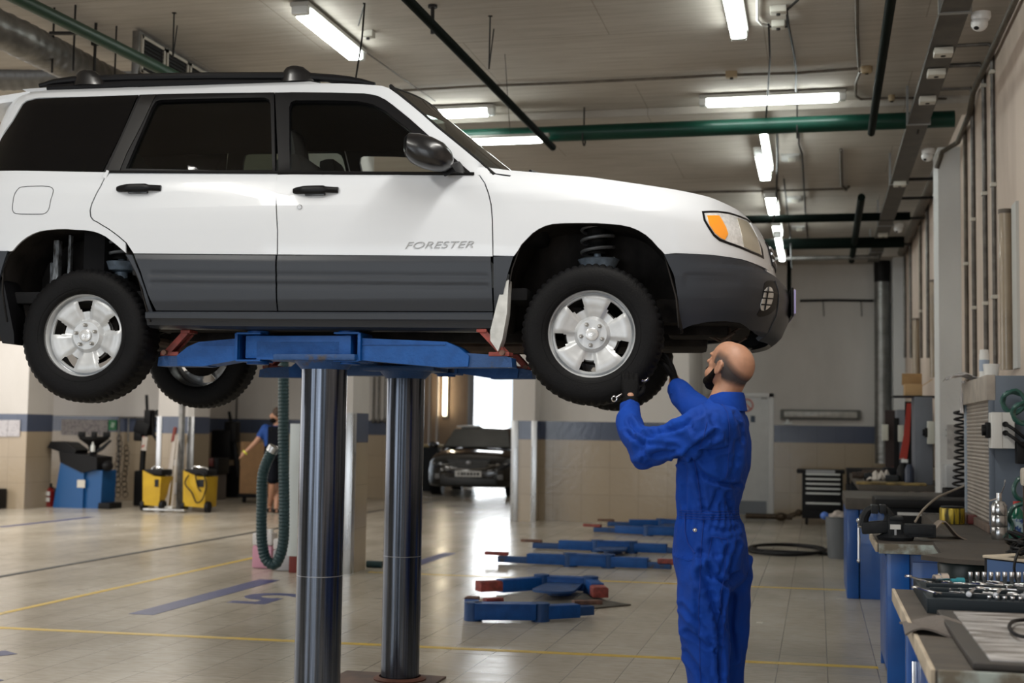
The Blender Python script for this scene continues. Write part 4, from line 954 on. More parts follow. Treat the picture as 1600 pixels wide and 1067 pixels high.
for (px, py, lab) in ((1471, 80, 'nearest of the white boxes clipped under the cable tray'), (1460, 113, 'second nearest white box under the cable tray'), (1447, 155, 'white box under the cable tray just before the green pipe'), (1408, 286, 'white box under the cable tray level with the second dome camera'), (1381, 366, 'farthest white box under the cable tray, near the end wall')):
    c = fl(px, py, tz-.02); mb = MB(); mb.box((.885, c.y, tz-.03), (.13, .12, .05), None, .006); o = single('tray_box', mb, boxm, lab, 'junction box'); mb = MB(); mb.cyl((.885, c.y, tz-.06), (.885, c.y, tz-.053), .018, n=8); obj('screw', mb, dark, o)
camm = mat('camera_white', (.72, .72, .71), .3, coat=.4)
for (px, py, lab) in ((1496, 36, 'nearest white dome camera hanging beside the cable tray'), (1429, 243, 'middle white dome camera beside the cable tray'), (1393, 357, 'farthest white dome camera near the end wall')):
    c = fl(px, py, tz-.04); c.x = 1.06
    r = thing('dome_camera', lab, 'camera', c, 0, 'dome cameras')
    mb = MB(); mb.lathe([(.0, .06), (.062, .06), (.064, .03), (.055, .01), (.0, .01)], c, 'Z', 20); obj('base', mb, camm, r)
    mb = MB(); mb.sph(c+Vector((-.01, 0, -.01)), (.055, .055, .055), 18, 12); obj('dome', mb, camm, r)
    mb = MB(); mb.sph(c+Vector((-.028, -.02, -.045)), (.022, .022, .014), 12, 8); obj('lens', mb, wire, r)
# wall conduits
def wallc(px, ytop_px, ybot_px, r, m, lab, clips=(), start=None):
    y = on(px, 450, 0, 1.355).y; X = 1.36
    zt = on(px-1, ytop_px, 0, X).z; zb = max(.85, on(px, ybot_px, 0, X).z)
    pts = [(X, y, zb), (X, y, zt)]
    if start: pts += [(X-.03, y, zt+.03), (tx1, y, zt+.03)]
    mb = MB(); mb.tube(pts, r, 8); o = single('wall_conduit', mb, m, lab, 'conduit')
    for cp in clips:
        z = on(px, cp, 0, X).z; mb = MB(); mb.box((X, y, z), (.05, .07, .03), None, .005); obj('clip', mb, boxm, o)
    return o
gcon = mat('conduit_grey', (.13, .12, .11), .4, .5, var=.3, vscale=14)
wallc(1553, 70, 580, .017, gcon, 'right-hand of the four tall wall conduits rising to the tray', (108, 288, 465), True)
wallc(1539, 103, 580, .019, gcon, 'second from right of the four tall wall conduits', (130, 302, 475), True)
wallc(1521, 140, 600, .019, gcon, 'third from right of the four tall wall conduits', (157, 343, 482), True)
wallc(1509, 190, 600, .018, brown, 'leftmost of the four tall wall conduits, black lower half', (413,))
wallc(1449, 270, 560, .022, gcon, 'tall wall conduit just left of the pale column')
wallc(1438, 330, 560, .022, brown, 'dark tall wall conduit two steps left of the pale column', (487,))
wallc(1422, 350, 560, .02, gcon, 'thin tall conduit near the far end of the right wall')
wallc(1413, 370, 560, .02, gcon, 'farthest thin conduit on the right wall')
tubm = mat('aged_plastic_tube', (.30, .24, .17), .3, var=.15, vscale=4, coat=.4)
y = on(1572, 450, 0, 1.33).y; zt, zb = on(1572, 330, 0, 1.33).z, 1.9
r = thing('wall_tube', 'thick brownish upright tube on the right wall above the shutter cabinet', 'tube', (1.33, y, zb))
mb = MB(); mb.cyl((1.33, y, zb), (1.33, y, zt), .045, n=20); obj('cover', mb, tubm, r); mb = MB(); mb.cyl((1.33, y, zt-.01), (1.33, y, zt+.02), .05, n=20); obj('cap', mb, brown, r); mb = MB(); mb.bx(1.36, 1.38, y-.30, y-.08, zb, zt+.03); obj('back_plate', mb, pal, r)
for (px, a_, b_, lab) in ((1459, 440, 590, 'brownish upright tube on the wall just left of the pale column'), (1431, 500, 590, 'farthest brownish upright tube on the right wall')):
    y = on(px, 450, 0, 1.33).y; mb = MB(); zt, zb = on(px, a_, 0, 1.33).z, on(px, b_, 0, 1.33).z; mb.cyl((1.33, y, zb), (1.33, y, zt), .05, n=16); o = single('wall_tube', mb, tubm, lab, 'tube')
    mb = MB(); mb.cyl((1.33, y, zt-.01), (1.33, y, zt+.02), .055, n=16); obj('cap', mb, brown, o)
pipe('corner_pipe', [(1.33, 8.5, 4.42), (1.33, 11.9, 4.42), (1.33, 12.2, 4.30), (1.33, 13.2, 4.26), (1.2, 13.35, 4.2), (1.15, 13.4, 4.05)], .025, mat('corner_pipe_brown', (.10, .085, .065), .5, .2, var=.3), 'brown pipe in the corner of ceiling and right wall, nearer half')
pipe('corner_pipe', [(1.28, 14.2, 4.30), (1.30, 21.5, 4.30)], .06, brown, 'brown pipe in the corner of ceiling and right wall, farther half')
for i, (y, lab) in enumerate(((14.9, 'nearest short rail from tray to wall beyond the pale column'), (16.1, 'second short rail from tray to wall beyond the pale column'), (17.6, 'third short rail from tray to wall beyond the pale column'), (20.0, 'farthest short rail from tray to wall'))):
    mb = MB(); mb.bar((tx1, y, 4.23), (1.36, y, 4.23), .03, .03); single('support_rail', mb, dark, lab, 'bracket')
# big upright duct by the end wall
r = thing('ventilation_duct', 'tall silvery upright spiral duct in the far right corner', 'duct', (1.05, 22.5, .9))
mb = MB(); prof = []
for i in range(140):
    z = .95+i*.0226; prof.append((.125+.004*(i % 4 == 0), z))
mb.lathe(prof, (1.05, 22.5, 0), 'Z', 28); obj('duct_body', mb, mat('duct_grey', (.26, .26, .25), .38, .8, var=.2, vscale=6), r)
mb = MB(); mb.lathe([(.125, 4.10), (.135, 4.12), (.13, 4.28), (.10, 4.36), (0, 4.38)], (1.05, 22.5, 0), 'Z', 28); mb.lathe([(.128, 3.95), (.132, 4.12)], (1.05, 22.5, 0), 'Z', 28); obj('duct_hood', mb, wire, r)
pipe('wall_cable', [aty(1250, 470, 22.76), aty(1300, 469, 22.76), aty(1365, 470, 22.76)], .022, dark, 'dark cable run across the end wall from bumper to duct', 'cable', 6)
for px, lab in ((1286, 'left short wire end below the end wall cable'), (1345, 'right short wire end below the end wall cable')):
    a = aty(px, 471, 22.76); mb = MB(); mb.tube([a, a+Vector((.01, 0, -.25))], .006, 5); single('wall_cable', mb, wire, lab, 'cable')
pipe('wall_cable', [aty(1398, 400, 22.7), aty(1403, 420, 22.7), aty(1400, 460, 22.7), aty(1405, 480, 22.7), aty(1398, 492, 22.7)], .02, wire, 'black cable hanging right of the tall duct', 'cable', 6)
mb = MB(); c = aty(1398, 480, 22.7); mb.bx(1.17, 1.30, 22.55, 22.79, 2.0, 3.6, .01); single('white_riser', mb, pal, 'pale riser box right of the tall duct in the corner', 'riser')
# ducts at top left
def ribbed(pts, r, m, parent, name='duct_body', k=60):
    P = [Vector(p) for p in pts]; L = sum((b-a).length for a, b in zip(P[:-1], P[1:])); q = line3(P, k); rs = [r*(1.05 if i % 4 == 0 else 1) for i in range(len(q))]
    mb = MB(); mb.tube(q, rs, 20); return obj(name, mb, m, parent)
def line3(P, n):
    L = [0]
    for a, b in zip(P[:-1], P[1:]): L.append(L[-1]+(b-a).length)
    out = []
    for i in range(n+1):
        s = L[-1]*i/n
        for k in range(len(P)-1):
            if s <= L[k+1]+1e-9: out.append(P[k].lerp(P[k+1], (s-L[k])/max(1e-9, L[k+1]-L[k]))); break
    return out
p = [atd(-60, 18, 9.2), atd(30, 60, 9.6), atd(110, 100, 10.4), atd(190, 140, 11.2)]
r = thing('air_duct', 'shiny ribbed round air duct slanting across the top left corner', 'duct', p[1]); ribbed(p, .135, galv, r, k=70)
p = [atd(-60, 118, 11.8), atd(60, 118, 11.8), atd(220, 112, 11.8)]
r = thing('air_duct', 'dark grey round duct running crosswise behind the slanting duct', 'duct', p[1]); ribbed(p, .13, mat('duct_dull', (.15, .15, .15), .45, .7), r, k=70)
# vent box with grilles
vb = thing('vent_grille_box', 'long metal vent box with three louvred grilles over the car roof', 'vent', (-5.35, 9.9, 4.3))
Y0_, Y1_ = 9.25, 10.9; X_ = -5.22
mb = MB(); mb.bx(X_-.06, X_, Y0_, Y1_, 4.18, CEIL-.02, .004); obj('box', mb, galv, vb)
for i in range(4):
    y0 = Y0_+.03+i*.41; mb = MB()
    for (a_, b_, c_, d_) in ((y0, y0+.38, 4.20, 4.225), (y0, y0+.38, 4.475, 4.5), (y0, y0+.025, 4.2, 4.5), (y0+.355, y0+.38, 4.2, 4.5)): mb.bx(X_, X_+.015, a_, b_, c_, d_)
    g_ = obj('grille_frame', mb, mat('grille_beige', (.42, .38, .32), .5), vb)
    mb = MB()
    for k in range(9): mb.box((X_+.006, y0+.19, 4.235+k*.03), (.014, .34, .004), Matrix.Rotation(.7, 3, 'Y'))
    obj('louvres', mb, dark, g_)
    mb = MB(); mb.bx(X_-.002, X_+.001, y0+.02, y0+.36, 4.22, 4.48); obj('grille_backing', mb, wire, g_)
mb = MB()
for px, a_ in ((85, 12), (118, 8)):
    t_ = fl(px, a_, CEIL); b_ = Vector((t_.x, t_.y, 4.05)); mb.cyl(t_, b_, .008, n=6)
a_, b_ = fl(78, 50, 4.3), fl(128, 50, 4.3); mb.bar(fl(78, 52, 4.2), fl(128, 52, 4.2), .03, .02); single('duct_hanger', mb, dark, 'black hanger frame holding the slanting duct at top left', 'hanger')
mb = MB(); t_ = fl(150, 36, CEIL); mb.cyl(t_, (t_.x, t_.y, 4.15), .012, n=8); mb.box((t_.x, t_.y, 4.42), (.06, .04, .10), None, .01); mb.cyl((t_.x+.12, t_.y+.1, CEIL), (t_.x+.12, t_.y+.1, 3.95), .007, n=6); single('duct_hanger', mb, dark, 'chain hanger right of the black frame at top left', 'hanger')
mb = MB()
for x0, x1, z0, z1 in ((-17, -11.8, 0, CEIL), (-7.6, -5.3, 0, CEIL), (-1.1, 1.6, 0, CEIL), (-11.8, -7.6, 3.7, CEIL), (-5.3, -1.1, 3.7, CEIL)): mb.bx(x0, x1, -4.2, -4.0, z0, z1)
struct('wall_front_added', mb, WB)  # unseen wall, added so its openings shape the daylight and post reflections
# ================================================================== LIFTS
lblue = mat('lift_blue_paint', (.0006, .074, .30), .48, col2=(.0006, .052, .215), vscale=14, thresh=(.3, .7), bump=.15, bscale=60, spec=.35)
lblued = mat('lift_blue_worn', (.005, .050, .175), .5, col2=(.045, .04, .045), vscale=11, thresh=(.60, .70), bump=.2, bscale=50)
padred = mat('lift_pad_red', (.24, .045, .035), .6, var=.35, vscale=25)
padrub = mat('lift_pad_worn', (.14, .07, .05), .7, var=.4, vscale=20)
def post_material():
    m, nt, b = node_mat('oiled_steel_post')
    g = nt.nodes.new('ShaderNodeTexCoord'); mp = nt.nodes.new('ShaderNodeMapping'); mp.inputs['Scale'].default_value = (6, 6, 90); nt.links.new(g.outputs['Object'], mp.inputs['Vector'])
    n = N(nt, 'ShaderNodeTexNoise', i_Scale=3., i_Detail=4); nt.links.new(mp.outputs['Vector'], n.inputs['Vector'])
    mp2 = nt.nodes.new('ShaderNodeMapping'); mp2.inputs['Scale'].default_value = (40, 40, .6); nt.links.new(g.outputs['Object'], mp2.inputs['Vector'])
    n2 = N(nt, 'ShaderNodeTexNoise', i_Scale=3., i_Detail=3); nt.links.new(mp2.outputs['Vector'], n2.inputs['Vector'])
    c = ramp(nt, n2.outputs['Fac'], [(.3, (.048, .056, .070)), (.7, (.125, .14, .172))]); c = mixc(nt, .5, c, ramp(nt, n.outputs['Fac'], [(.3, (.85, .85, .85)), (.7, (1.05, 1.05, 1.05))]), 'MULTIPLY')
    nt.links.new(c, b.inputs['Base Color']); b.inputs['Metallic'].default_value = .95
    r = N(nt, 'ShaderNodeMapRange', i_To_Min=.15, i_To_Max=.23); nt.links.new(n.outputs['Fac'], r.inputs['Value']); nt.links.new(r.outputs['Result'], b.inputs['Roughness'])
    return m
postm = post_material()
P1 = (aty(506, 620, 6.08).x, 6.08); P2 = (aty(632, 700, 7.16).x, 7.16)
lift = thing('car_lift', 'blue two-post in-ground lift carrying the white car, posts fully raised', 'car lift', (P1[0], (P1[1]+P2[1])/2, 0))
for (x, y) in (P1, P2):
    mb = MB(); R_p = .112 if y < 7 else .108; mb.cyl((x, y, 0), (x, y, 1.74), R_p, n=64); po = obj('post', mb, postm, lift)
    for z in (.70,):
        mb = MB(); mb.lathe([(R_p, z-.002), (R_p+.0006, z), (R_p, z+.002)], (x, y, 0), 'Z', 64); obj('wear_ring', mb, mat('ring_dull', (.25, .26, .28), .4, .8), po)
    mb = MB(); mb.lathe([(.14, .0), (.15, .02), (.118, .03), (.118, .0)], (x, y, 0), 'Z', 48); obj('collar', mb, mat('collar_rust_red', (.10, .035, .02), .7, var=.3), lift)
    mb = MB(); mb.box((x, y, 1.755), (.42, .30, .03), None, .008); mb.lathe([(.112, 1.70), (.15, 1.742)], (x, y, 0), 'Z', 40); obj('saddle', mb, lblued, lift)
mb = MB(); mb.bx(P1[0]-.30, P1[0]+.30, 5.6, 7.32, .0, .012, .003); obj('pit_cover', mb, mat('pit_cover_rust', (.10, .06, .045), .7, var=.4), lift)
def hinge(o_parent, c, r, z0, z1, y):
    mb = MB(); mb.cyl((c, y, z0-.012), (c, y, z1+.012), r*.55, n=24); mb.cyl((c, y, z1), (c, y, z1+.018), r, n=28); mb.cyl((c, y, z0-.018), (c, y, z0), r, n=28); mb.cyl((c, y, z1+.018), (c, y, z1+.03), r*.45, n=16)
    return obj('hinge', mb, lblue, o_parent)
def arms(Yp, pxs, dy, near=True):
    """centre box, two pivots and two telescopic arms in the plane Y = Yp; pxs = key X stations"""
    xl, x0, x1, xr = pxs; z0, z1 = 1.750, 1.862; b = dy
    mb = MB(); mb.bx(x0+.03, x1-.03, Yp, Yp+b*.15, z0, z1, .006); mb.bx(x0+.09, x1-.09, min(Yp, Yp+b*.15), max(Yp, Yp+b*.20), z0-.005, z1-.03); box_ = obj('centre_box', mb, lblue, lift)
    for c, s in ((x0+.035, -1), (x1-.035, 1)):
        mb = MB(); ex = c+s*.03
        mb.bx(ex-.008+s*.02, ex+.008+s*.02, Yp-.012, Yp+b*.16, z0-.012, z1+.012, .003)
        mb.bx(c-.08, ex+s*.02, Yp-.014*b, Yp+b*.15, z1+.006, z1+.016, .004) if s > 0 else mb.bx(ex+s*.02, c+.08, Yp-.014*b, Yp+b*.15, z1+.006, z1+.016, .004)
        mb.bx(c-.08, ex+s*.02, Yp-.014*b, Yp+b*.15, z0-.016, z0-.006, .004) if s > 0 else mb.bx(ex+s*.02, c+.08, Yp-.014*b, Yp+b*.15, z0-.016, z0-.006, .004)
        obj('pivot_bracket', mb, lblue, lift)
        hinge(lift, c-s*.03, .055, z0-.008, z1+.008, Yp+b*.075)
    out = []
    for s, xa, xb in ((-1, x0-.005, xl), (1, x1+.005, xr)):
        L = abs(xb-xa); m = MB()
        za = 1.85; f1 = .58 if s > 0 else .50
        xm = xa+(xb-xa)*f1
        # outer sleeve, tapering downwards with a slanted nose
        P = [(xa, z1-.012), (xm, z1-.030), (xm+s*.06, z1-.055), (xm+s*.115, z1-.098), (xm+s*.11, z1-.148), (xm-s*.02, z1-.152), (xa, z0-.006)]
        m.prism(P, b*.13, 'XZ', Yp+.01*b); m.bx(min(xa, xm), max(xa, xm), Yp+.005, Yp+.012, z1-.045, z1-.041); ar = obj('arm', m, lblue, lift)
        m = MB(); P = [(xm-s*.05, z1-.075), (xb-s*.05, z1-.093), (xb, z1-.105), (xb+s*.005, z1-.150), (xm-s*.05, z1-.152)]
        m.prism(P, b*.10, 'XZ', Yp+.025*b); obj('telescope', m, lblued, ar)
        # flip-up pad stand
        fx = xb-s*.06; m = MB(); m.bx(fx-.05, fx+.05, Yp+.02*b, Yp+.11*b, z1-.098, z1-.078, .004)
        for q in (.03, .095): m.bar((fx+s*.02, Yp+q*b, z1-.085), (fx-s*.085, Yp+q*b, 1.885), .012, .032, .003)
        m.bar((fx+s*.01, Yp+.06*b, z1-.075), (fx-s*.085, Yp+.06*b, 1.882), .055, .012, .003)
        m.box((fx-s*.085, Yp+.06*b, 1.885), (.05, .09, .016), None, .004); pd = obj('pad_stand', m, padred, lift)
        m = MB(); m.cyl((fx+s*.02, Yp-.002*b, z1-.083), (fx+s*.02, Yp+.12*b, z1-.083), .013, n=14); obj('pivot_pin', m, padrub, pd)
Ya = 5.975
xs = [aty(px, 560, Ya).x for px in (244, 374, 557, 797)]
arms(Ya, xs, 1)
Yb = 7.46
xs = [aty(px, 592, Yb-.1).x for px in (408, 560, 712, 832)]; arms(Yb, xs, -1, False)
mb = MB(); mb.bx(P2[0]-.62, P2[0]-.1, 7.20, 7.32, 1.72, 1.80, .008); obj('cross_bar', mb, lblued, lift)
# drive-in lifts lying on the floor
def lowlift(name, label, parts, group=None):
    c = sum((Vector(p) for q in parts for p in q[1][:2]), Vector())/(2*len(parts)); c.z = 0
    r = thing(name, label, 'car lift', c, 0, group)
    for kind, q in parts:
        a, b = Vector(q[0]), Vector(q[1]); w, h = (q[2:4] if len(q) > 3 else (.11, .11)); z = q[4] if len(q) > 4 else h/2+.015
        d = (b-a).normalized(); up = Vector((0, 0, z))
        mb = MB()
        if kind == 'arm':
            mb.bar(a+up, b+up, w, h, .008); ar = obj('arm', mb, lblue, r)
            mb = MB(); mb.cyl(a+Vector((0, 0, .0)), a+Vector((0, 0, h+.035)), w*.62, n=20); obj('pivot', mb, lblued, ar)
        elif kind == 'tip': mb.bar(a+up, b+up, w, h, .006); obj('telescope', mb, lblued, r)
        elif kind == 'pad': mb.bar(a+up, b+up, w, h, .006); mb.bar(a+up+Vector((0, 0, h*.5)), b+up+Vector((0, 0, h*.5)), w*.8, .012); obj('pad_stand', mb, padred, r)
        elif kind == 'padold': mb.bar(a+up, b+up, w, h, .004); obj('pad_stand', mb, padrub, r)
        elif kind == 'box': mb.bar(a+up, b+up, w, h, .008); mb.bar(a+up+Vector((0, 0, h*.5)), b+up+Vector((0, 0, h*.5)), w*1.1, .01); obj('centre_box', mb, lblue, r)
        elif kind == 'plate':
            u = Vector((-d.y, d.x, 0)); rings = []
            n_ = 9
            poly = []
            for k in range(n_): t = PI*k/(n_-1); poly.append((a+u*(w/2)*math.cos(t)-d*(w*.35)*math.sin(t)))
            poly += [b-u*w*.42, b+u*w*.42]
            mb.loft([[p+Vector((0, 0, z-.01)) for p in poly], [p+Vector((0, 0, z+.01)) for p in poly]]); obj('saddle_plate', mb, lblued, r)
        elif kind == 'cover': mb.bar(a+Vector((0, 0, .006)), b+Vector((0, 0, .006)), w, .012, .002); obj('pit_cover', mb, mat('pit_cover_steel', (.10, .09, .075), .6, .3, var=.3), r)
        elif kind == 'post': mb.cyl(a+Vector((0, 0, .012)), a+Vector((0, 0, .05)), .11, n=24); obj('post_top', mb, lblued, r)
    return r
F = lambda x, y, z=0.: fl(x, y, z)
def off(p, dx=0, dy=0): return (p[0]+dx, p[1]+dy, 0)
n1 = F(738, 972); n2 = F(834, 973); t1 = F(716, 962)
C1 = (-2.15, 9.85); C2 = (-2.18, 11.25)
lowlift('car_lift', 'lowered blue lift nearest the camera, its arms folded into a half ring', [
    ('cover', ((C1[0]-.3, 10.0, 0), (C1[0]+.45, 10.95, 0), .55, .1)),
    ('box', (off(n1, 0, .07), off(n2, 0, .07), .13, .115)),
    ('arm', (off(n1, -.02, .10), off(n1, -.12, .42), .11, .10)),
    ('padold', (off(n1, -.12, .40), off(n1, -.13, .52), .10, .03, .11)), ('pad', (off(n1, .03, .24), off(n1, .14, .34), .07, .02, .13)),
    ('arm', (off(n2, .03, .10), off(n2, .27, .30), .11, .10)), ('tip', (off(n2, .24, .28), off(n2, .36, .40), .09, .07, .06)), ('padold', (off(n2, .22, .40), off(n2, .42, .50), .08, .03, .11)),
    ('plate', ((C2[0]+.02, C2[1]-.32, 0), (C2[0]+.02, C2[1]+.25, 0), .36, .02, .075)), ('post', ((C2[0]+.02, C2[1]-.05, 0), (C2[0]+.02, C2[1], 0))),
    ('box', ((C2[0]-.17, C2[1]+.28, 0), (C2[0]+.22, C2[1]+.28, 0), .13, .11)),
    ('arm', ((C2[0]-.2, C2[1]+.25, 0), (C2[0]-.50, C2[1]-.10, 0), .11, .11)), ('pad', ((C2[0]-.47, C2[1]-.06, 0), (C2[0]-.66, C2[1]-.22, 0), .12, .08, .07)),
    ('arm', ((C2[0]+.24, C2[1]+.25, 0), (C2[0]+.36, C2[1]-.10, 0), .11, .11)), ('pad', ((C2[0]+.36, C2[1]-.12, 0), (C2[0]+.42, C2[1]-.30, 0), .13, .08, .07))])
def straight(cx, cy, s1, s2, label, tl=.0, tr=.0, plate2=True):
    P = [('cover', ((cx-.25, cy+.35, 0), (cx+.35, cy+1.05, 0), .5, .1))]
    for k, (x, y, sg) in enumerate(((cx, cy, 1), (cx, cy+s2, -1))):
        P += [('box', ((x-.19, y, 0), (x+.19, y, 0), .13, .115)), ('arm', ((x-.2, y+.02, 0), (x-.66, y+.04+tl*sg, 0), .12, .105)), ('tip', ((x-.62, y+.04+tl*sg, 0), (x-.98, y+.06+tl*sg*1.3, 0), .09, .065)),
              ('padold' if k else 'pad', ((x-.88, y+.06+tl*sg, 0), (x-1.13, y+.07+tl*sg*1.4, 0), .08, .03, .10)),
              ('arm', ((x+.2, y+.02, 0), (x+.62, y+.0+tr*sg, 0), .12, .105)), ('tip', ((x+.58, y+tr*sg, 0), (x+.86, y+tr*sg*1.3, 0), .09, .065)), ('padold' if k else 'pad', ((x+.72, y+tr*sg, 0), (x+.95, y+tr*sg*1.4, 0), .09, .05, .085))]
        if k: P += [('plate', ((x+.02, y-.40, 0), (x+.02, y-.05, 0), .36, .02, .07)), ('post', ((x+.02, y-.2, 0), (x, y, 0)))]
    return lowlift('car_lift', label, P)
straight(-2.32, 13.62, 0, 1.75, 'lowered blue lift in the middle, arms spread straight to both sides', .0, .0)
straight(-2.05, 18.0, 0, 1.5, 'farthest lowered blue lift, closest to the centre wall', .12, .12)
# ================================================================== PEOPLE
skin = mat('skin', (.39, .20, .125), .5, var=.07, vscale=30, bump=.1, bscale=300)
coverm = mat('coverall_blue_cotton', (.0015, .036, .255), .82, col2=(.002, .044, .31), vscale=9, bump=.25, bscale=26, spec=.25)
coverd = mat('coverall_seam_blue', (.004, .034, .25), .85)
glovem = mat('black_work_glove', (.0045, .0045, .005), .7, bump=.3, bscale=160, spec=.1)
beardm = mat('dark_beard', (.008, .006, .005), .85, spec=.1, var=.5, vscale=120, bump=.6, bscale=260)
def ell_ring(c, ax, ay, a, b, n=28, sq=1.):
    return [c+ax*(a*math.copysign(abs(math.cos(t))**sq, math.cos(t)))+ay*(b*math.copysign(abs(math.sin(t))**sq, math.sin(t))) for t in [2*PI*i/n for i in range(n)]]
def dense(pts, rs, k=5):
    P = [Vector(p) for p in pts]; n = len(P); out = []; ro = []
    for i in range(n-1):
        p0, p1, p2, p3 = P[max(0, i-1)], P[i], P[i+1], P[min(n-1, i+2)]
        for j in range(k):
            t = j/k; out.append(.5*((2*p1)+(p2-p0)*t+(2*p0-5*p1+4*p2-p3)*t*t+(3*p1-p0-3*p2+p3)*t**3)); ro.append(rs[i]*(1-t)+rs[i+1]*t)
    out.append(P[-1]); ro.append(rs[-1]); return out, ro
def limb(mb, pts, rs, n=14, k=5):
    q, r = dense(pts, rs, k); mb.tube(q, r, n)
    mb.sph(q[0], r[0]*.98, 12, 8); mb.sph(q[-1], r[-1]*.98, 12, 8)
def hand(name, wrist, dirv, palmn, thumbside, curls, m, parent, L=.185, label=None, spread=.10, cuff=.03):
    """five-fingered hand; dirv wrist->fingers, palmn out of the palm, thumbside sign"""
    d = Vector(dirv).normalized(); pn = Vector(palmn); pn = (pn-d*pn.dot(d)).normalized(); s = d.cross(pn)*thumbside
    w = Vector(wrist); mb = MB(); pl = L*.52
    rings = []
    for t, hw, ht in ((-.15, .028, .022), (0, .030, .021), (.3, .036, .019), (.7, .043, .017), (.95, .042, .014), (1.03, .036, .010)):
        rings.append(ell_ring(w+d*(pl*t), s, pn, hw, ht, 20, .8))
    mb.loft(rings)
    if cuff: mb.loft([ell_ring(w+d*t_, s, pn, a_, b_, 20) for t_, a_, b_ in ((-cuff, .036, .030), (-.005, .036, .029), (.01, .031, .024))])
    fl_ = (.078, .088, .082, .064)
    for i in range(4):
        o = (.030, .010, -.011, -.030)[i]; base = w+d*(pl*.93)+s*o; a0 = spread*(1.2-i*.8); dd = (d+s*a0*.5).normalized()
        pts = [base]; rr = [.0098]; c = 0; segs = (.45, .30, .25)
        for j in range(3):
            c += curls[i][j]; v = dd*math.cos(c)+pn*math.sin(c); pts.append(pts[-1]+v*fl_[i]*segs[j]); rr.append((.0093, .0085, .0072)[j])
        limb(mb, pts, rr, 10, 3)
    base = w+d*(pl*.22)+s*.026+pn*.004; v1 = (d*.62+s*.70+pn*.30).normalized(); v2 = (d*.85+s*.25+pn*.45).normalized()
    p1 = base+v1*.042; p2 = p1+v2*.032; p3 = p2+(v2+pn*.25).normalized()*.026
    limb(mb, [base, p1, p2, p3], [.015, .012, .0105, .0085], 10, 3)
    out = remesh_join(mb, .0042, 2); o = obj(name, out, m, parent, sharp=None)
    if label: o['label'] = label
    return o
def man_dir(yaw_lat, yaw_dep):
    R0 = Vector((_R0.x, _R0.y, 0)); F0 = Vector((_F.x, _F.y, 0)).normalized()
    return R0*yaw_lat+F0*yaw_dep
Z3 = Vector((0, 0, 1))
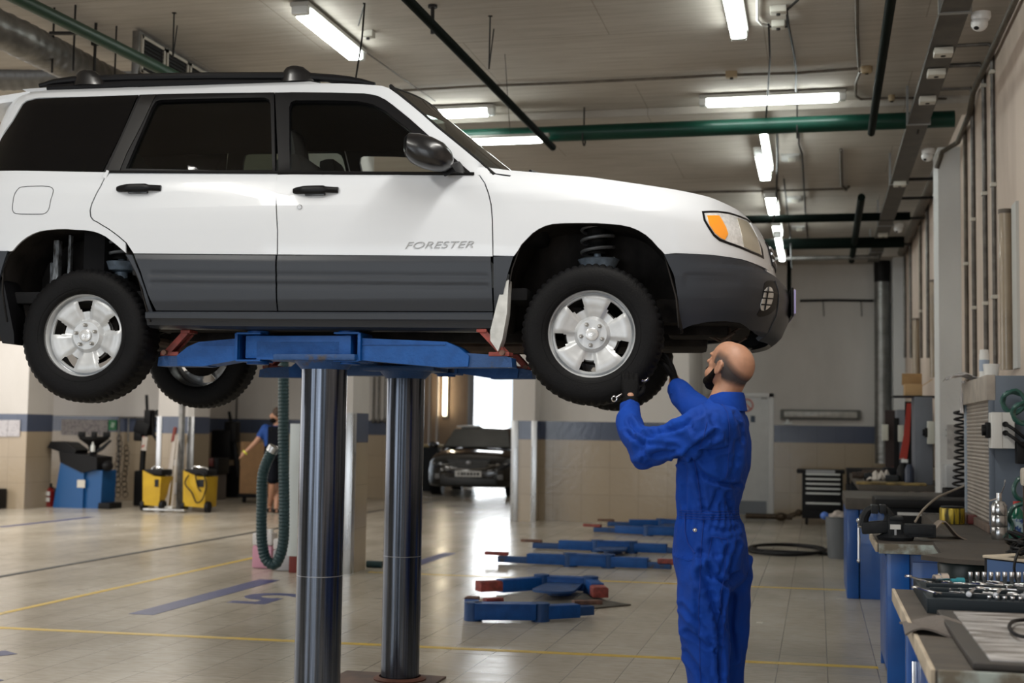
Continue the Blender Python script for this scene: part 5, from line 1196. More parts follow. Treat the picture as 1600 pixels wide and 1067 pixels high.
def build_main_man():
    sax = man_dir(.42, .907)           # his right-hand side direction
    fwd = man_dir(-.907, .42)          # where the chest faces
    D = 5.78
    def J(px, py, d): return atd(px, py, d)
    neck0, neck1 = J(1131, 632, D), J(1136, 598, D+.03)
    shL, shR = J(1098, 668, 5.60), J(1146, 662, 5.95)
    elL, wrL = J(1008, 704, 5.72), J(985, 636, 5.98)
    elR, wrR = J(1090, 652, 6.02), J(1057, 606, 6.16)
    hdirL = (J(984, 590, 6.05)-wrL).normalized(); hdirR = (J(1046, 560, 6.26)-wrR).normalized()
    def ctr(px, py, d=D): return J(px, py, d)
    hipL, hipR = J(1100, 872, D-.09), J(1128, 872, D+.10)
    kneeL, kneeR = J(1098, 1030, D-.12), J(1136, 1030, D+.10)
    ankL = Vector((kneeL.x+.03, kneeL.y+.02, .10)); ankR = Vector((kneeR.x+.03, kneeR.y+.03, .10))
    hc = J(1141, 573, D+.02)
    # --- body (skin), one continuous mesh: head, neck, trunk, arms, legs
    hf = man_dir(-.66, .75); up_t = math.radians(26)
    hx = (hf*math.cos(up_t)+Z3*math.sin(up_t)).normalized(); hy = Z3.cross(hf).normalized(); hz = hx.cross(hy).normalized()
    HM = Matrix((hx, hy, hz)).transposed()
    def hp(x, y, z): return hc+HM@Vector((x, y, z))
    mb = MB()
    mb.sph(hp(-.012, 0, .018), (.104, .080, .094), 28, 18, HM); mb.sph(hp(.028, 0, .030), (.072, .069, .075), 24, 14, HM)
    mb.sph(hp(.035, 0, -.035), (.058, .060, .075), 24, 14, HM); mb.sph(hp(.055, 0, -.082), (.040, .040, .030), 20, 12, HM)
    for s in (-1, 1):
        mb.sph(hp(.060, s*.034, -.018), (.026, .026, .026), 16, 10, HM); mb.sph(hp(.083, s*.030, .022), (.018, .028, .010), 14, 8, HM)
        mb.sph(hp(.050, s*.048, -.06), (.035, .018, .030), 14, 8, HM)
        # ear
        e = hp(-.004, s*.078, -.006); EM = HM@Matrix.Rotation(s*-.35, 3, 'Z')@Matrix.Rotation(-.15, 3, 'Y')
        mb.sph(e, (.019, .007, .033), 14, 10, EM); 
        mb.tube([e+EM@Vector((.019*math.cos(a)*.95-.002, s*.006, .032*math.sin(a))) for a in [math.radians(k) for k in range(-60, 221, 20)]], .0055, 8)
        mb.sph(e+EM@Vector((.004, s*.003, -.028)), (.010, .006, .010), 10, 6, EM)
    mb.sph(hp(.106, 0, -.010), (.013, .013, .026), 14, 8, HM); mb.sph(hp(.116, 0, -.026), (.015, .017, .012), 14, 8, HM)
    mb.sph(hp(.092, 0, -.055), (.012, .024, .008), 14, 8, HM); mb.sph(hp(.090, 0, -.066), (.012, .020, .007), 14, 8, HM)
    limb(mb, [hp(-.035, 0, -.03), hp(-.035, 0, -.075), neck1*.45+neck0*.55, neck0], [.062, .060, .062, .075], 20)
    chest = J(1120, 700, D); belly = J(1111, 780, D); pel = J(1113, 850, D)
    mb.loft([ell_ring(c, fwd, sax, a, b) for c, a, b in ((neck0-Z3*.02, .055, .09), (shL*.5+shR*.5, .085, .165), (chest, .10, .15), (belly, .095, .135), (pel, .10, .15), (pel-Z3*.1, .07, .12))])
    limb(mb, [shL, elL+Z3*.01, wrL, wrL+hdirL*.05], [.045, .032, .027, .026]); limb(mb, [shR, elR, wrR, wrR+hdirR*.05], [.045, .032, .027, .026])
    limb(mb, [hipL, kneeL, ankL], [.085, .058, .04]); limb(mb, [hipR, kneeR, ankR], [.085, .058, .04])
    for a in (ankL, ankR): limb(mb, [a, a+fwd*.06-Z3*.06, a+fwd*.15-Z3*.075], [.04, .035, .025])
    body = obj('person', remesh_join(mb, .0058, 4), skin, None, sharp=None); recenter(body, Vector((pel.x, pel.y, 0)))
    tag(body, 'bald bearded man in blue coveralls reaching up to the front wheel', 'person')
    # --- shaved hair: grey-blue stubble on the sides and back of the head
    me = body.data; hb = MB(); hb.bm.from_mesh(me); bm = hb.bm; base = Vector(body.location); inv = HM.inverted()
    kill = []
    for f in bm.faces:
        c = inv@(f.calc_center_median()+base-hc); keep = False
        r_ = math.hypot(c.y, c.z)
        if -.125 < c.x < .045 and -.085 < c.z < .085 and abs(c.y) < .1:
            lim = .074 if c.x > -.02 else .074-(-.02-c.x)*.60
            back = c.x < -.02
            low = -.062 if back else -.03
            keep = (c.z < lim+.006*math.sin(c.y*90)) and c.z > low
            if c.x > .012 and c.z < .0: keep = False
            if abs(c.y) > .082 and -.03 < c.x < .03: keep = False
        if not keep: kill.append(f)
    bmesh.ops.delete(bm, geom=kill, context='FACES')
    bm.normal_update()
    for v in bm.verts: v.co += v.normal*.0009
    sm, nt, b = node_mat('hair_stubble'); b.inputs['Base Color'].default_value = (.055, .045, .042, 1); b.inputs['Roughness'].default_value = .8
    tc = nt.nodes.new('ShaderNodeTexCoord'); n = N(nt, 'ShaderNodeTexNoise', i_Scale=420., i_Detail=2.); nt.links.new(tc.outputs['Object'], n.inputs['Vector'])
    n_2 = N(nt, 'ShaderNodeTexNoise', i_Scale=16., i_Detail=3.); nt.links.new(tc.outputs['Object'], n_2.inputs['Vector'])
    ad = N(nt, 'ShaderNodeMath', operation='MULTIPLY_ADD'); nt.links.new(n.outputs['Fac'], ad.inputs[0]); ad.inputs[1].default_value = 1.3; nt.links.new(n_2.outputs['Fac'], ad.inputs[2])
    rmp = ramp(nt, ad.outputs[0], [(.76, (.38, .38, .38)), (.98, (.92, .92, .92))])
    at = nt.nodes.new('ShaderNodeAttribute'); at.attribute_name = 'fade'; mu = N(nt, 'ShaderNodeMath', operation='MULTIPLY'); nt.links.new(rmp, mu.inputs[0]); nt.links.new(at.outputs['Fac'], mu.inputs[1]); nt.links.new(mu.outputs[0], b.inputs['Alpha'])
    ly = bm.verts.layers.float.new('fade')
    for v in bm.verts:
        c = inv@(v.co+base-hc); lim = .070 if c.x > -.02 else .070-(-.02-c.x)*.60; low = -.058 if c.x < -.02 else -.03
        cl = lambda q: max(0., min(1., q))
        v[ly] = cl((lim-c.z)/.045)*cl((c.z-low)/.022)*cl((.052-c.x)/.022)
    bm.faces.ensure_lookup_table()
    o = obj('hair', hb, sm, None, sharp=None, recalc=False); o.parent = body
    label_part(o, 'shaved grey-black stubble')
    # --- beard
    mb = MB()
    mb.sph(hp(.058, 0, -.092), (.043, .045, .036), 20, 14, HM)
    for s in (-1, 1):
        mb.tube([hp(.022, s*.070, -.022), hp(.026, s*.067, -.050), hp(.040, s*.058, -.078), hp(.062, s*.036, -.100), hp(.080, s*.010, -.104)], [.007, .013, .018, .022, .022], 10)
        mb.tube([hp(.103, s*.004, -.046), hp(.094, s*.028, -.052), hp(.078, s*.036, -.078)], [.007, .008, .012], 8)
    mb.sph(hp(.066, 0, -.118), (.028, .030, .024), 14, 10, HM)
    obj('beard', remesh_join(mb, .005, 2), beardm, body, sharp=None)
    # --- the coverall
    mb = MB()
    def tring(px, py, a, b, d=D, tilt=0.):
        return ell_ring(J(px, py, d), fwd, sax, a, b, 36, .85)
    rings = [tring(1133, 622, .062, .075), tring(1130, 634, .078, .125), tring(1126, 648, .105, .190), tring(1121, 668, .132, .222), tring(1117, 695, .146, .224), tring(1114, 725, .150, .212),
             tring(1110, 758, .136, .195), tring(1108, 790, .124, .180), tring(1109, 806, .124, .178), tring(1110, 824, .143, .190), tring(1111, 850, .152, .190), tring(1111, 880, .150, .188), tring(1110, 910, .132, .165), tring(1112, 922, .09, .12)]
    mb.loft(rings)
    # legs of the coverall
    def leg(c0, c1, c2, c3, r):
        pts = [c0, c1, c2, c3]; q, rr = dense(pts, r, 6); rings = []
        for p, k in zip(q, rr): rings.append(ell_ring(p, fwd, sax, k*1.12, k*.96, 24))
        mb.loft(rings)
    leg(J(1096, 868, D-.10), J(1099, 950, D-.12), J(1107, 1060, D-.12), Vector((ankL.x+.03, ankL.y, .07)), [.115, .104, .088, .085])
    leg(J(1130, 868, D+.10), J(1131, 950, D+.11), J(1133, 1060, D+.10), Vector((ankR.x+.0, ankR.y, .07)), [.116, .104, .086, .085])
    # sleeves
    limb(mb, [J(1122, 664, 5.66), J(1092, 676, 5.60), J(1050, 690, 5.65), J(1010, 700, 5.72), J(992, 684, 5.80), J(983, 660, 5.89), J(984, 638, 5.965)], [.095, .098, .078, .074, .068, .060, .044], 20)
    mb.sph(J(1003, 711, 5.71), .062, 16, 10)
    limb(mb, [J(1140, 662, 5.90), J(1124, 658, 5.97), J(1094, 646, 6.03), J(1072, 626, 6.09), J(1060, 607, 6.145)], [.095, .086, .070, .060, .044], 20)
    cv = remesh_join(mb, .0082, 6)
    # folds
    bm = cv.bm; bm.normal_update()
    inv_s = fwd
    def foldfield(p, n):
        # p world; combine directional ridges
        w = 0.
        px_, py_, pz_ = p.dot(fwd), p.dot(sax), p.z
        def ridge(v, sc, off=0): a = noise.noise(Vector(v)*sc+Vector((off, off*1.7, 0))); return .42-2*abs(a)
        # general vertical-diagonal folds
        q = (px_*1.0+pz_*.35, py_, pz_*.32); w += .016*ridge(q, 5.5, 3)
        q = (px_-pz_*.5, py_, pz_*.5); w += .011*ridge(q, 8.5, 9)
        w += .0035*noise.noise(p*22)
        # gathers at the waist
        zw = waist_z; g = math.exp(-((pz_-zw)/.055)**2); ang = math.atan2(py_-cen.dot(sax), px_-cen.dot(fwd))
        w += g*.0065*math.sin(ang*34+noise.noise(p*9)*4)
        # elbow creases
        dE = (p-elbow).length; g = math.exp(-(dE/.10)**2); t = (p-elbow).dot(edir); w += g*.0125*math.sin(t*85+noise.noise(p*8)*3)
        dS = (p-armpit).length; g = math.exp(-(dS/.13)**2); t = (p-armpit).dot(adir); w += g*.0120*math.sin(t*62+noise.noise(p*7)*3)
        dC = (p-seat_).length; g = math.exp(-(dC/.17)**2); t = (p-seat_).dot(sdir); w += g*.0100*math.sin(t*50+noise.noise(p*6)*3)
        return w
    cen = J(1109, 806, D); waist_z = cen.z; elbow = J(1012, 696, 5.64); edir = (J(1040, 735, 5.6)-J(1000, 670, 5.6)).normalized()
    armpit = J(1085, 705, 5.58); adir = (J(1085, 740, 5.58)-J(1110, 680, 5.58)).normalized(); seat_ = J(1120, 905, 5.62); sdir = (J(1150, 900, 5.6)-J(1100, 880, 5.6)+Vector((0, 0, .03))).normalized()
    creases = [([(1058, 717), (1078, 706), (1098, 691), (1118, 678)], 5, .020), ([(1081, 713), (1090, 730), (1101, 744), (1129, 756), (1150, 758)], 4, .016), ([(1096, 704), (1112, 706), (1131, 700)], 4, .014),
        ([(978, 674), (990, 684), (1001, 690), (1009, 714)], 3.5, .014), ([(984, 656), (995, 674), (1006, 681), (1020, 681)], 3.5, .016), ([(1006, 686), (1003, 704), (1004, 720)], 3, .012), ([(1017, 678), (1040, 672), (1062, 666), (1093, 645)], 4.5, .014), ([(1012, 694), (1034, 694), (1058, 698)], 4, .010), ([(1020, 712), (1046, 708), (1066, 700)], 3.5, .009),
        ([(1085, 720), (1090, 745), (1098, 783), (1100, 797)], 4, .014), ([(1068, 722), (1070, 750), (1069, 790)], 4, .009), ([(1135, 770), (1138, 785), (1140, 798)], 4, .012), ([(1122, 764), (1118, 780), (1108, 797)], 4, .010), ([(1150, 690), (1147, 720), (1142, 745)], 5, .010), ([(1112, 650), (1118, 672), (1112, 690)], 4, .008), ([(1076, 660), (1086, 676), (1090, 690)], 4, .009), ([(1147, 648), (1155, 668), (1158, 690)], 4, .008),
        ([(1093, 893), (1110, 931), (1122, 968), (1127, 1000), (1128, 1049)], 6, .022), ([(1105, 882), (1120, 902), (1135, 914), (1151, 898)], 4.5, .016), ([(1094, 862), (1097, 888), (1113, 904)], 4.5, .014), ([(1063, 947), (1091, 973), (1110, 1000), (1119, 1020)], 4.5, .012), ([(1073, 987), (1107, 1012)], 4, .010), ([(1091, 900), (1090, 950), (1091, 990)], 4, .009), ([(1070, 1020), (1090, 1045), (1100, 1066)], 4.5, .010),
        ([(1129, 925), (1128, 1000), (1129, 1067)], 4, .020), ([(1135, 855), (1130, 880), (1124, 900)], 4, .012), ([(1150, 850), (1143, 875), (1141, 900)], 4, .010), ([(1146, 930), (1143, 980), (1150, 1030)], 4, .012), ([(1098, 815), (1112, 826), (1130, 830), (1150, 826)], 4, .010), ([(1112, 845), (1118, 870), (1128, 890)], 4, .010)]
    seg_ = [(np.array(a), np.array(b), w_, d_) for pl_, w_, d_ in creases for a, b in zip(pl_[:-1], pl_[1:])]
    def crease(co, n):
        v_ = co-CAM; z_ = v_.dot(_F)
        if n.dot(v_) > 0: return 0.
        x_ = 800+FPX*v_.dot(_R)/z_; y_ = 533.5-FPX*v_.dot(_U)/z_; out = {}
        r_ = 0.
        for a, b, w_, d_ in seg_:
            if x_ < min(a[0], b[0])-14 or x_ > max(a[0], b[0])+14 or y_ < min(a[1], b[1])-14 or y_ > max(a[1], b[1])+14: continue
            ab = b-a; t = max(0, min(1, ((x_-a[0])*ab[0]+(y_-a[1])*ab[1])/(ab@ab))); dx, dy = x_-a[0]-ab[0]*t, y_-a[1]-ab[1]*t
            q = math.hypot(dx, dy)/w_; val = d_*(-math.exp(-q*q*1.6)+.55*math.exp(-(q-1.9)**2*2.0))
            if abs(val) > abs(r_): r_ = val
        return r_
    disp = [(v, foldfield(v.co, v.normal)+crease(v.co, v.normal)) for v in bm.verts]
    for v, w in disp: v.co = v.co+v.normal*w
    bmesh.ops.smooth_vert(cv.bm, verts=cv.bm.verts[:], factor=.35, use_axis_x=True, use_axis_y=True, use_axis_z=True)
    cov = obj('coverall', cv, coverm, body, sharp=None)
    # surface-following seams: project along the view from the near side
    from mathutils.bvhtree import BVHTree
    vs = [v.co+Vector(body.location)*0 for v in cov.data.vertices]
    bv = BVHTree.FromPolygons([v.co for v in cov.data.vertices], [p.vertices[:] for p in cov.data.polygons]); wm = world_mat(cov); wi = wm.inverted()
    def onsurf(px, py, o=.002):
        org = wi@CAM; d = (wi.to_3x3()@ray(px, py)).normalized(); h = bv.ray_cast(org, d)
        if h[0] is None: return None
        return wm@(h[0]+h[1]*o)
    def seam(pts, r=.0016, name='seam', m=coverd, n=24):
        q = line_pts(pts, n); P = [onsurf(*p) for p in q]; P = [p for p in P if p is not None]
        if len(P) < 3: return None
        mb = MB(); mb.tube(P, r, 5); return obj(name, mb, m, cov)
    seam([(1128, 632), (1136, 644), (1139, 665), (1139, 700), (1136, 740), (1131, 752)])
    seam([(1104, 660), (1100, 680), (1093, 700)]); seam([(1084, 716), (1088, 740), (1093, 775), (1095, 800)]); seam([(1099, 812), (1094, 880), (1092, 960), (1094, 1066)], n=60)
    seam([(1070, 802), (1071, 830), (1075, 848), (1086, 864)], .0028, 'pocket_edge'); seam([(1112, 838), (1136, 842), (1138, 868)], .0014, 'pocket_edge'); seam([(1112, 838), (1106, 872)], .0014, 'pocket_edge')
    seam([(1120, 830), (1134, 860), (1132, 900), (1124, 935), (1132, 985), (1126, 1030), (1127, 1066)], .0012)
    for yy in (797, 801, 805, 809): seam([(1061, yy), (1085, yy+1), (1110, yy+2), (1135, yy+2), (1157, yy)], .0018, 'waistband_stitch', coverd, 40)
    p = onsurf(1086, 828, .004)
    if p: mb = MB(); mb.sph(p, .006, 10, 8); mb.tube([p+_R*.0075*math.cos(a)+_U*.0075*math.sin(a) for a in [2*PI*i/14 for i in range(14)]], .002, 5, closed=True); obj('snap_button', mb, chrome, cov)
    # collar
    mb = MB(); n = 40
    up = (neck1-neck0).normalized(); nc = J(1131, 626, D)
    rings = []
    for k, (h, a, b, o) in enumerate(((-.045, .088, .105, 0), (-.012, .083, .096, 0), (.020, .078, .086, -.004), (.034, .073, .080, -.008), (.036, .067, .074, -.008), (.018, .070, .078, -.004), (-.02, .070, .08, 0))):
        ring = []
        for i in range(n+1):
            t = math.radians(35)+2*PI*(1-70/360)*i/n; c_ = nc+fwd*(math.cos(t)*a)+sax*(math.sin(t)*b)+Z3*(h-.018*max(0, math.cos(t)))+fwd*(-.012)
            ring.append(c_)
        rings.append(ring)
    mb.loft(rings, close=False, cap=False); o = obj('collar', mb, coverm, cov, sharp=60); solidify(o, .004, 0)
    for w_, dv, r_ in ((J(984, 636, 5.975), hdirL, .043), (J(1059, 605, 6.15), hdirR, .043)):
        u, v = frame_of(dv); mb = MB(); mb.loft([[w_+dv*t_+(u*math.cos(a)+v*math.sin(a))*rr for a in [2*PI*i/24 for i in range(24)]] for t_, rr in ((-.045, r_+.006), (-.01, r_+.004), (.012, r_+.002), (.014, r_-.006), (-.03, r_-.006))], True, False); obj('cuff', mb, coverm, cov, sharp=60)
    # gloves: palms towards the tyre (away from the camera)
    away = man_dir(.0, 1.0)
    c_ = ((.10, .12, .10), (.08, .10, .10), (.08, .12, .12), (.12, .15, .12))
    hand('glove', wrL+hdirL*.035, hdirL*1.0+man_dir(.10, 0)*.1, away, -1 if True else 1, c_, glovem, body, label='left glove, flat on the tyre')
    hand('glove', wrR+hdirR*.030, hdirR, man_dir(-.95, .3), 1, ((.2, .3, .2), (.2, .3, .2), (.2, .3, .2), (.3, .3, .2)), glovem, body, label='right glove, on the tread')
    # shoes
    for a in (ankL, ankR):
        mb = MB(); rings = []
        for t, w, h in ((-.075, .025, .07), (-.06, .036, .09), (0, .042, .10), (.08, .046, .075), (.15, .046, .06), (.19, .035, .05), (.205, .015, .03)):
            c_ = Vector((a.x, a.y, 0))+fwd*t; rings.append([c_+sax*(w*math.cos(q))+Z3*(h/2+h/2*math.sin(q)) for q in [2*PI*i/16 for i in range(16)]])
        mb.loft(rings); obj('work_shoe', mb, mat('shoe_black', (.02, .02, .02), .5), body)
    # spanner held against the tyre by the left hand
    a, b = J(960, 623, 6.075), J(1006, 592, 6.085); d = (b-a).normalized(); u = (_U-d*_U.dot(d)).normalized()
    v = d.cross(u)
    mb = MB(); mb.tube([a+d*.012, a+d*.03, b-d*.03, b-d*.012], [.006, .0048, .0048, .007], 8)
    ring = [a+(d*math.cos(t)+u*math.sin(t))*.0115 for t in [2*PI*i/20 for i in range(20)]]; mb.tube(ring, .0042, 8, closed=True)
    for s in (-1, 1): mb.tube([b-d*.010, b+u*(s*.010)-d*.002, b+u*(s*.0135)+d*.008+u*.002, b+u*(s*.010)+d*.020+u*.003], [.0055, .0058, .0052, .004], 8)
    single('combination_spanner', mb, mat('spanner_chrome', (.62, .62, .62), .25, 1.), 'chrome combination spanner pinned under the left glove on the tyre', 'spanner')
build_main_man()
def build_far_man():
    D = 21.7; sc = 1.0
    def J(px, py, dd=0.): return atd(px, py, D+dd)
    ft = J(432, 800); ft.z = 0; H = 1.72
    def at(px, z, dd=0): p = atd(px, 700, D+dd); p.z = z; return p
    sh = man_dir(.97, .2); fw = man_dir(.2, -.97)
    neck = at(432, 1.42); head = at(431, 1.60); pel = at(431, .95); chest = at(429, 1.25)
    shL = at(414, 1.38); shR = at(444, 1.38, .05); elb = at(400, 1.16, -.1); wr = at(383, .98, -.15)
    elR = at(446, 1.12, .1); wrR = at(444, .92, .0)
    hL, hR = at(425, .88), at(437, .88, .08); kL, kR = at(427, .50, -.08), at(436, .50, .12); aL, aR = at(424, .09, .10), at(434, .09, -.05)
    mb = MB()
    mb.sph(head, (.082, .09, .115), 18, 12); mb.sph(head+man_dir(-.07, -.05)-Z3*.02, (.035, .035, .05), 12, 8); mb.sph(head+man_dir(-.10, -.04)-Z3*.01, .015, 8, 6)
    for s in (-1, 1): mb.sph(head+sh*(s*.082), (.01, .02, .03), 8, 6)
    limb(mb, [head-Z3*.06, neck], [.055, .06]); mb.loft([ell_ring(c, fw, sh, a, b, 20) for c, a, b in ((neck, .06, .10), (chest+Z3*.08, .11, .20), (chest, .11, .18), (pel+Z3*.1, .10, .15), (pel-Z3*.05, .10, .16))])
    limb(mb, [shL, elb, wr], [.055, .043, .028]); limb(mb, [shR, elR, wrR], [.055, .043, .028]); limb(mb, [hL, kL, aL], [.085, .06, .04]); limb(mb, [hR, kR, aR], [.085, .06, .04])
    for w, dv in ((wr, (wr-elb).normalized()), (wrR, Vector((0, 0, -1)))):
        u, v = frame_of(dv); mb.sph(w+dv*.05, (.032, .032, .045), 10, 8)
        for i in range(4): limb(mb, [w+dv*.07+u*(.012*(i-1.5)), w+dv*.11+u*(.016*(i-1.5)), w+dv*(.145-.01*abs(i-1.5))+u*(.017*(i-1.5))+v*.01], [.009, .009, .007], 6, 2)
        limb(mb, [w+dv*.02+u*.03, w+dv*.06+u*.05, w+dv*.09+u*.055], [.011, .010, .008], 6, 2)
    for a in (aL, aR): limb(mb, [a, a+fw*.05-Z3*.05, a+fw*.14-Z3*.06], [.035, .035, .025], 8, 2)
    b = obj('person', remesh_join(mb, .010, 2), skin, None, sharp=None); recenter(b, (pel.x, pel.y, 0)); tag(b, 'distant man in blue shirt and black dungarees behind the hose, arm stretched out', 'person')
    mb = MB(); mb.loft([ell_ring(c, fw, sh, a, b_, 20) for c, a, b_ in ((neck+Z3*.01, .07, .11), (chest+Z3*.12, .13, .225), (chest, .13, .20), (pel+Z3*.06, .125, .18))]); limb(mb, [shL, shL*.4+elb*.6], [.075, .062]); limb(mb, [shR, shR*.4+elR*.6], [.075, .062])
    obj('shirt', remesh_join(mb, .014, 2), mat('shirt_blue', (.004, .045, .22), .8), b, sharp=None)
    mb = MB(); mb.loft([ell_ring(c, fw, sh, a, b_, 20) for c, a, b_ in ((pel+Z3*.16, .135, .19), (pel, .14, .20), (pel-Z3*.08, .12, .18))]); limb(mb, [hL, kL+Z3*.04], [.11, .09]); limb(mb, [hR, kR+Z3*.04], [.11, .09])
    mb.box(chest-fw*.0+man_dir(.03, -.12), (.26, .05, .34), Matrix.Rotation(YAW, 3, 'Z'), .02)
    obj('dungarees', remesh_join(mb, .014, 2), mat('dungarees_black', (.005, .006, .010), .8, spec=.1), b, sharp=None)
    for s in (-1, 1): mb = MB(); mb.tube([chest+sh*(s*.08)+fw*.135+Z3*.1, neck+sh*(s*.09)+fw*.08+Z3*.005, neck+sh*(s*.09)-fw*.08, chest-sh*(s*.05)-fw*.135], .014, 6); obj('strap', mb, wire, b)
    mb = MB(); mb.sph(head+Z3*.035+man_dir(.02, .0), (.098, .105, .108), 16, 10); obj('hair', mb, mat('hair_brown', (.05, .03, .02), .8), b)
    mb = MB(); mb.sph(head+man_dir(-.045, -.04)-Z3*.085, (.06, .055, .05), 12, 8); obj('beard', mb, beardm, b)
    mb = MB(); d = (wr-elb).normalized(); u, v = frame_of(d); mb.tube([wr+(u*math.cos(a)+v*math.sin(a))*.034 for a in [2*PI*i/14 for i in range(14)]], .014, 6, closed=True); obj('wristband', mb, mat('band_yellow', (.75, .75, .08), .5), b)
    mb = MB(); p = at(431, 1.06, -.2); mb.tube([at(419, 1.09, -.16), at(427, 1.085, -.2), at(434, 1.07, -.2), at(440, 1.03, -.16)], .018, 6); obj('belt', mb, chrome, b)
    for a in (aL, aR): mb = MB(); mb.sph(a+fw*.05-Z3*.055, (.05, .13, .035), 12, 8); obj('shoe', mb, wire, b)
build_far_man()
# ================================================================== RIGHT SIDE: BENCHES AND TOOLS
bblue = mat('bench_blue_paint', (.001, .085, .36), .38, col2=(.001, .062, .27), vscale=3, coat=.2)
bwood = mat('bench_top_worn_wood', (.034, .027, .021), .65, col2=(.075, .062, .050), vscale=5, stretch=(1, 3, 1), bump=.2)
bedge = mat('bench_edge_pale', (.33, .38, .36), .6, col2=(.13, .11, .08), vscale=12, thresh=(.42, .62))
bedge2 = mat('bench_edge_beige', (.40, .34, .26), .6, var=.2, vscale=9)
black = mat('tool_black', (.007, .007, .008), .5, spec=.2)
dgrey = mat('tool_dark_grey', (.013, .015, .018), .5, spec=.25, var=.25, vscale=20)
whitep = mat('white_plastic', (.68, .68, .66), .4)
cabgrey = mat('cabinet_blue_grey', (.115, .145, .19), .45, var=.1, vscale=4)
def T(name, label, cat, loc, group=None): return thing(name, label, cat, loc, 0, group)
# nearest bench
b1 = T('workbench', 'blue workbench with worn brown top at the bottom right, nearest the camera', 'workbench', (.8, 4.6, 0))
mb = MB(); mb.bx(.30, 1.36, 3.69, 5.57, .75, .80, .004); obj('bench_top', mb, bwood, b1)
mb = MB(); mb.bx(.292, .305, 3.69, 5.57, .752, .802, .003); obj('edge_strip', mb, bedge2, b1)
mb = MB(); mb.bx(.31, 1.36, 3.676, 3.692, .745, .803, .003); obj('edge_strip', mb, bedge, b1)
mb = MB(); mb.bx(.40, 1.34, 3.80, 5.50, .08, .75, .01); obj('cabinet_body', mb, bblue, b1)
for y in (3.80, 4.34, 4.92):
    mb = MB(); mb.bx(.375, .40, y+.03, y+.54, .12, .72, .006); d = obj('cabinet_door', mb, bblue, b1); mb = MB(); mb.bx(.355, .375, y+.44, y+.46, .40, .55, .004); obj('door_handle', mb, chrome, d)
for y in (3.76, 5.49):
    mb = MB(); mb.bx(.34, .40, y-.03, y+.03, 0, .75, .004); obj('leg', mb, bblue, b1)
# second bench
b2 = T('workbench', 'blue workbench carrying the vice, second from the camera', 'workbench', (.85, 8.2, 0))
mb = MB(); mb.bx(.33, 1.36, 7.81, 8.75, .755, .80, .004); obj('bench_top', mb, bwood, b2)
mb = MB(); mb.bx(.34, 1.36, 7.795, 7.812, .748, .803, .003); obj('edge_strip', mb, bedge, b2)
mb = MB(); mb.bx(.322, .334, 7.81, 8.75, .755, .802, .002); obj('edge_strip', mb, bedge2, b2)
mb = MB(); mb.bx(.40, 1.34, 7.88, 8.65, .05, .755, .01); obj('cabinet_body', mb, bblue, b2)
mb = MB(); mb.bx(.385, .51, 7.84, 7.885, .0, .75, .006); obj('leg', mb, bblue, b2)
mb = MB(); mb.bx(.385, .40, 7.95, 8.62, .08, .72, .004); obj('cabinet_door', mb, bblue, b2)
mb = MB(); mb.bx(.525, 1.30, 7.868, 7.882, .08, .70, .004); obj('end_panel', mb, bblue, b2)
mb = MB(); mb.bx(.385, .44, 8.6, 8.66, 0, .75, .004); obj('leg', mb, bblue, b2)
# third bench
b3 = T('workbench', 'blue workbench behind the vice, farther from the camera', 'workbench', (.8, 12.4, 0))
mb = MB(); mb.bx(.24, 1.36, 11.85, 13.4, .77, .87, .006); obj('bench_top', mb, mat('bench_top_dusty', (.075, .064, .052), .6, var=.25), b3)
mb = MB(); mb.bx(.25, .35, 11.87, 13.3, 0, .77, .006); mb2 = MB(); obj('leg', mb, bblue, b3)
mb = MB(); mb.bx(.36, 1.34, 11.88, 13.3, .0, .77, .006); obj('cabinet_body', mb, bblue, b3)
# black drawer cabinet with long white handle
b4 = T('drawer_cabinet', 'black drawer cabinet with one long white handle behind the vice', 'cabinet', (.95, 11.5, .0))
mb = MB(); mb.bx(.58, 1.36, 11.3, 11.8, 0, .83, .01); obj('body', mb, black, b4)
mb = MB(); mb.bx(.46, 1.37, 11.2, 11.83, .83, .90, .02); obj('top', mb, black, b4)
mb = MB(); mb.bx(.60, 1.34, 11.285, 11.3, .70, .82, .004); dr = obj('drawer', mb, black, b4)
mb = MB(); mb.bx(.64, 1.28, 11.27, 11.287, .765, .79, .003); obj('drawer_handle', mb, whitep, dr)
# low bench with tins beside the shutter cabinet
b5 = T('low_bench', 'low dark bench top under the shutter cabinet and tins', 'workbench', (1.1, 9.9, 0))
mb = MB(); mb.bx(.82, 1.36, 8.80, 11.15, .70, .795, .005); obj('bench_top', mb, bwood, b5)
for x in (.86, 1.3):
    for y in (8.9, 11.05): mb = MB(); mb.bx(x-.03, x+.03, y-.03, y+.03, 0, .70); obj('leg', mb, dgrey, b5)
# vice
cv_ = Vector((.42, 8.18, .80)); v = T('bench_vice', 'big dark bench vice with upright steel handle rod on the second bench', 'vice', cv_)
Yv = 8.15
def V2(px, py): return aty(px, py, Yv)
z0 = V2(1400, 836).z
mb = MB(); a, b = V2(1412, 828), V2(1462, 828); mb.bar((a.x-.02, Yv, a.z), (b.x, Yv, a.z), .09, .075, .008); mb.bar((a.x+.02, Yv-.048, a.z), (b.x-.02, Yv-.048, a.z), .006, .04, .002); obj('slide', mb, dgrey, v)
mb = MB(); a = V2(1398, 824); mb.box((a.x, Yv, a.z), (.085, .13, .13), None, .012); mb.box((a.x+.005, Yv, V2(1398, 809).z), (.08, .15, .02), None, .005); obj('fixed_body', mb, dgrey, v)
mb = MB(); a, b = V2(1346, 825), V2(1390, 822); mb.bar((a.x, Yv, a.z), (b.x, Yv, b.z), .10, .07, .012); obj('moving_body', mb, dgrey, v)
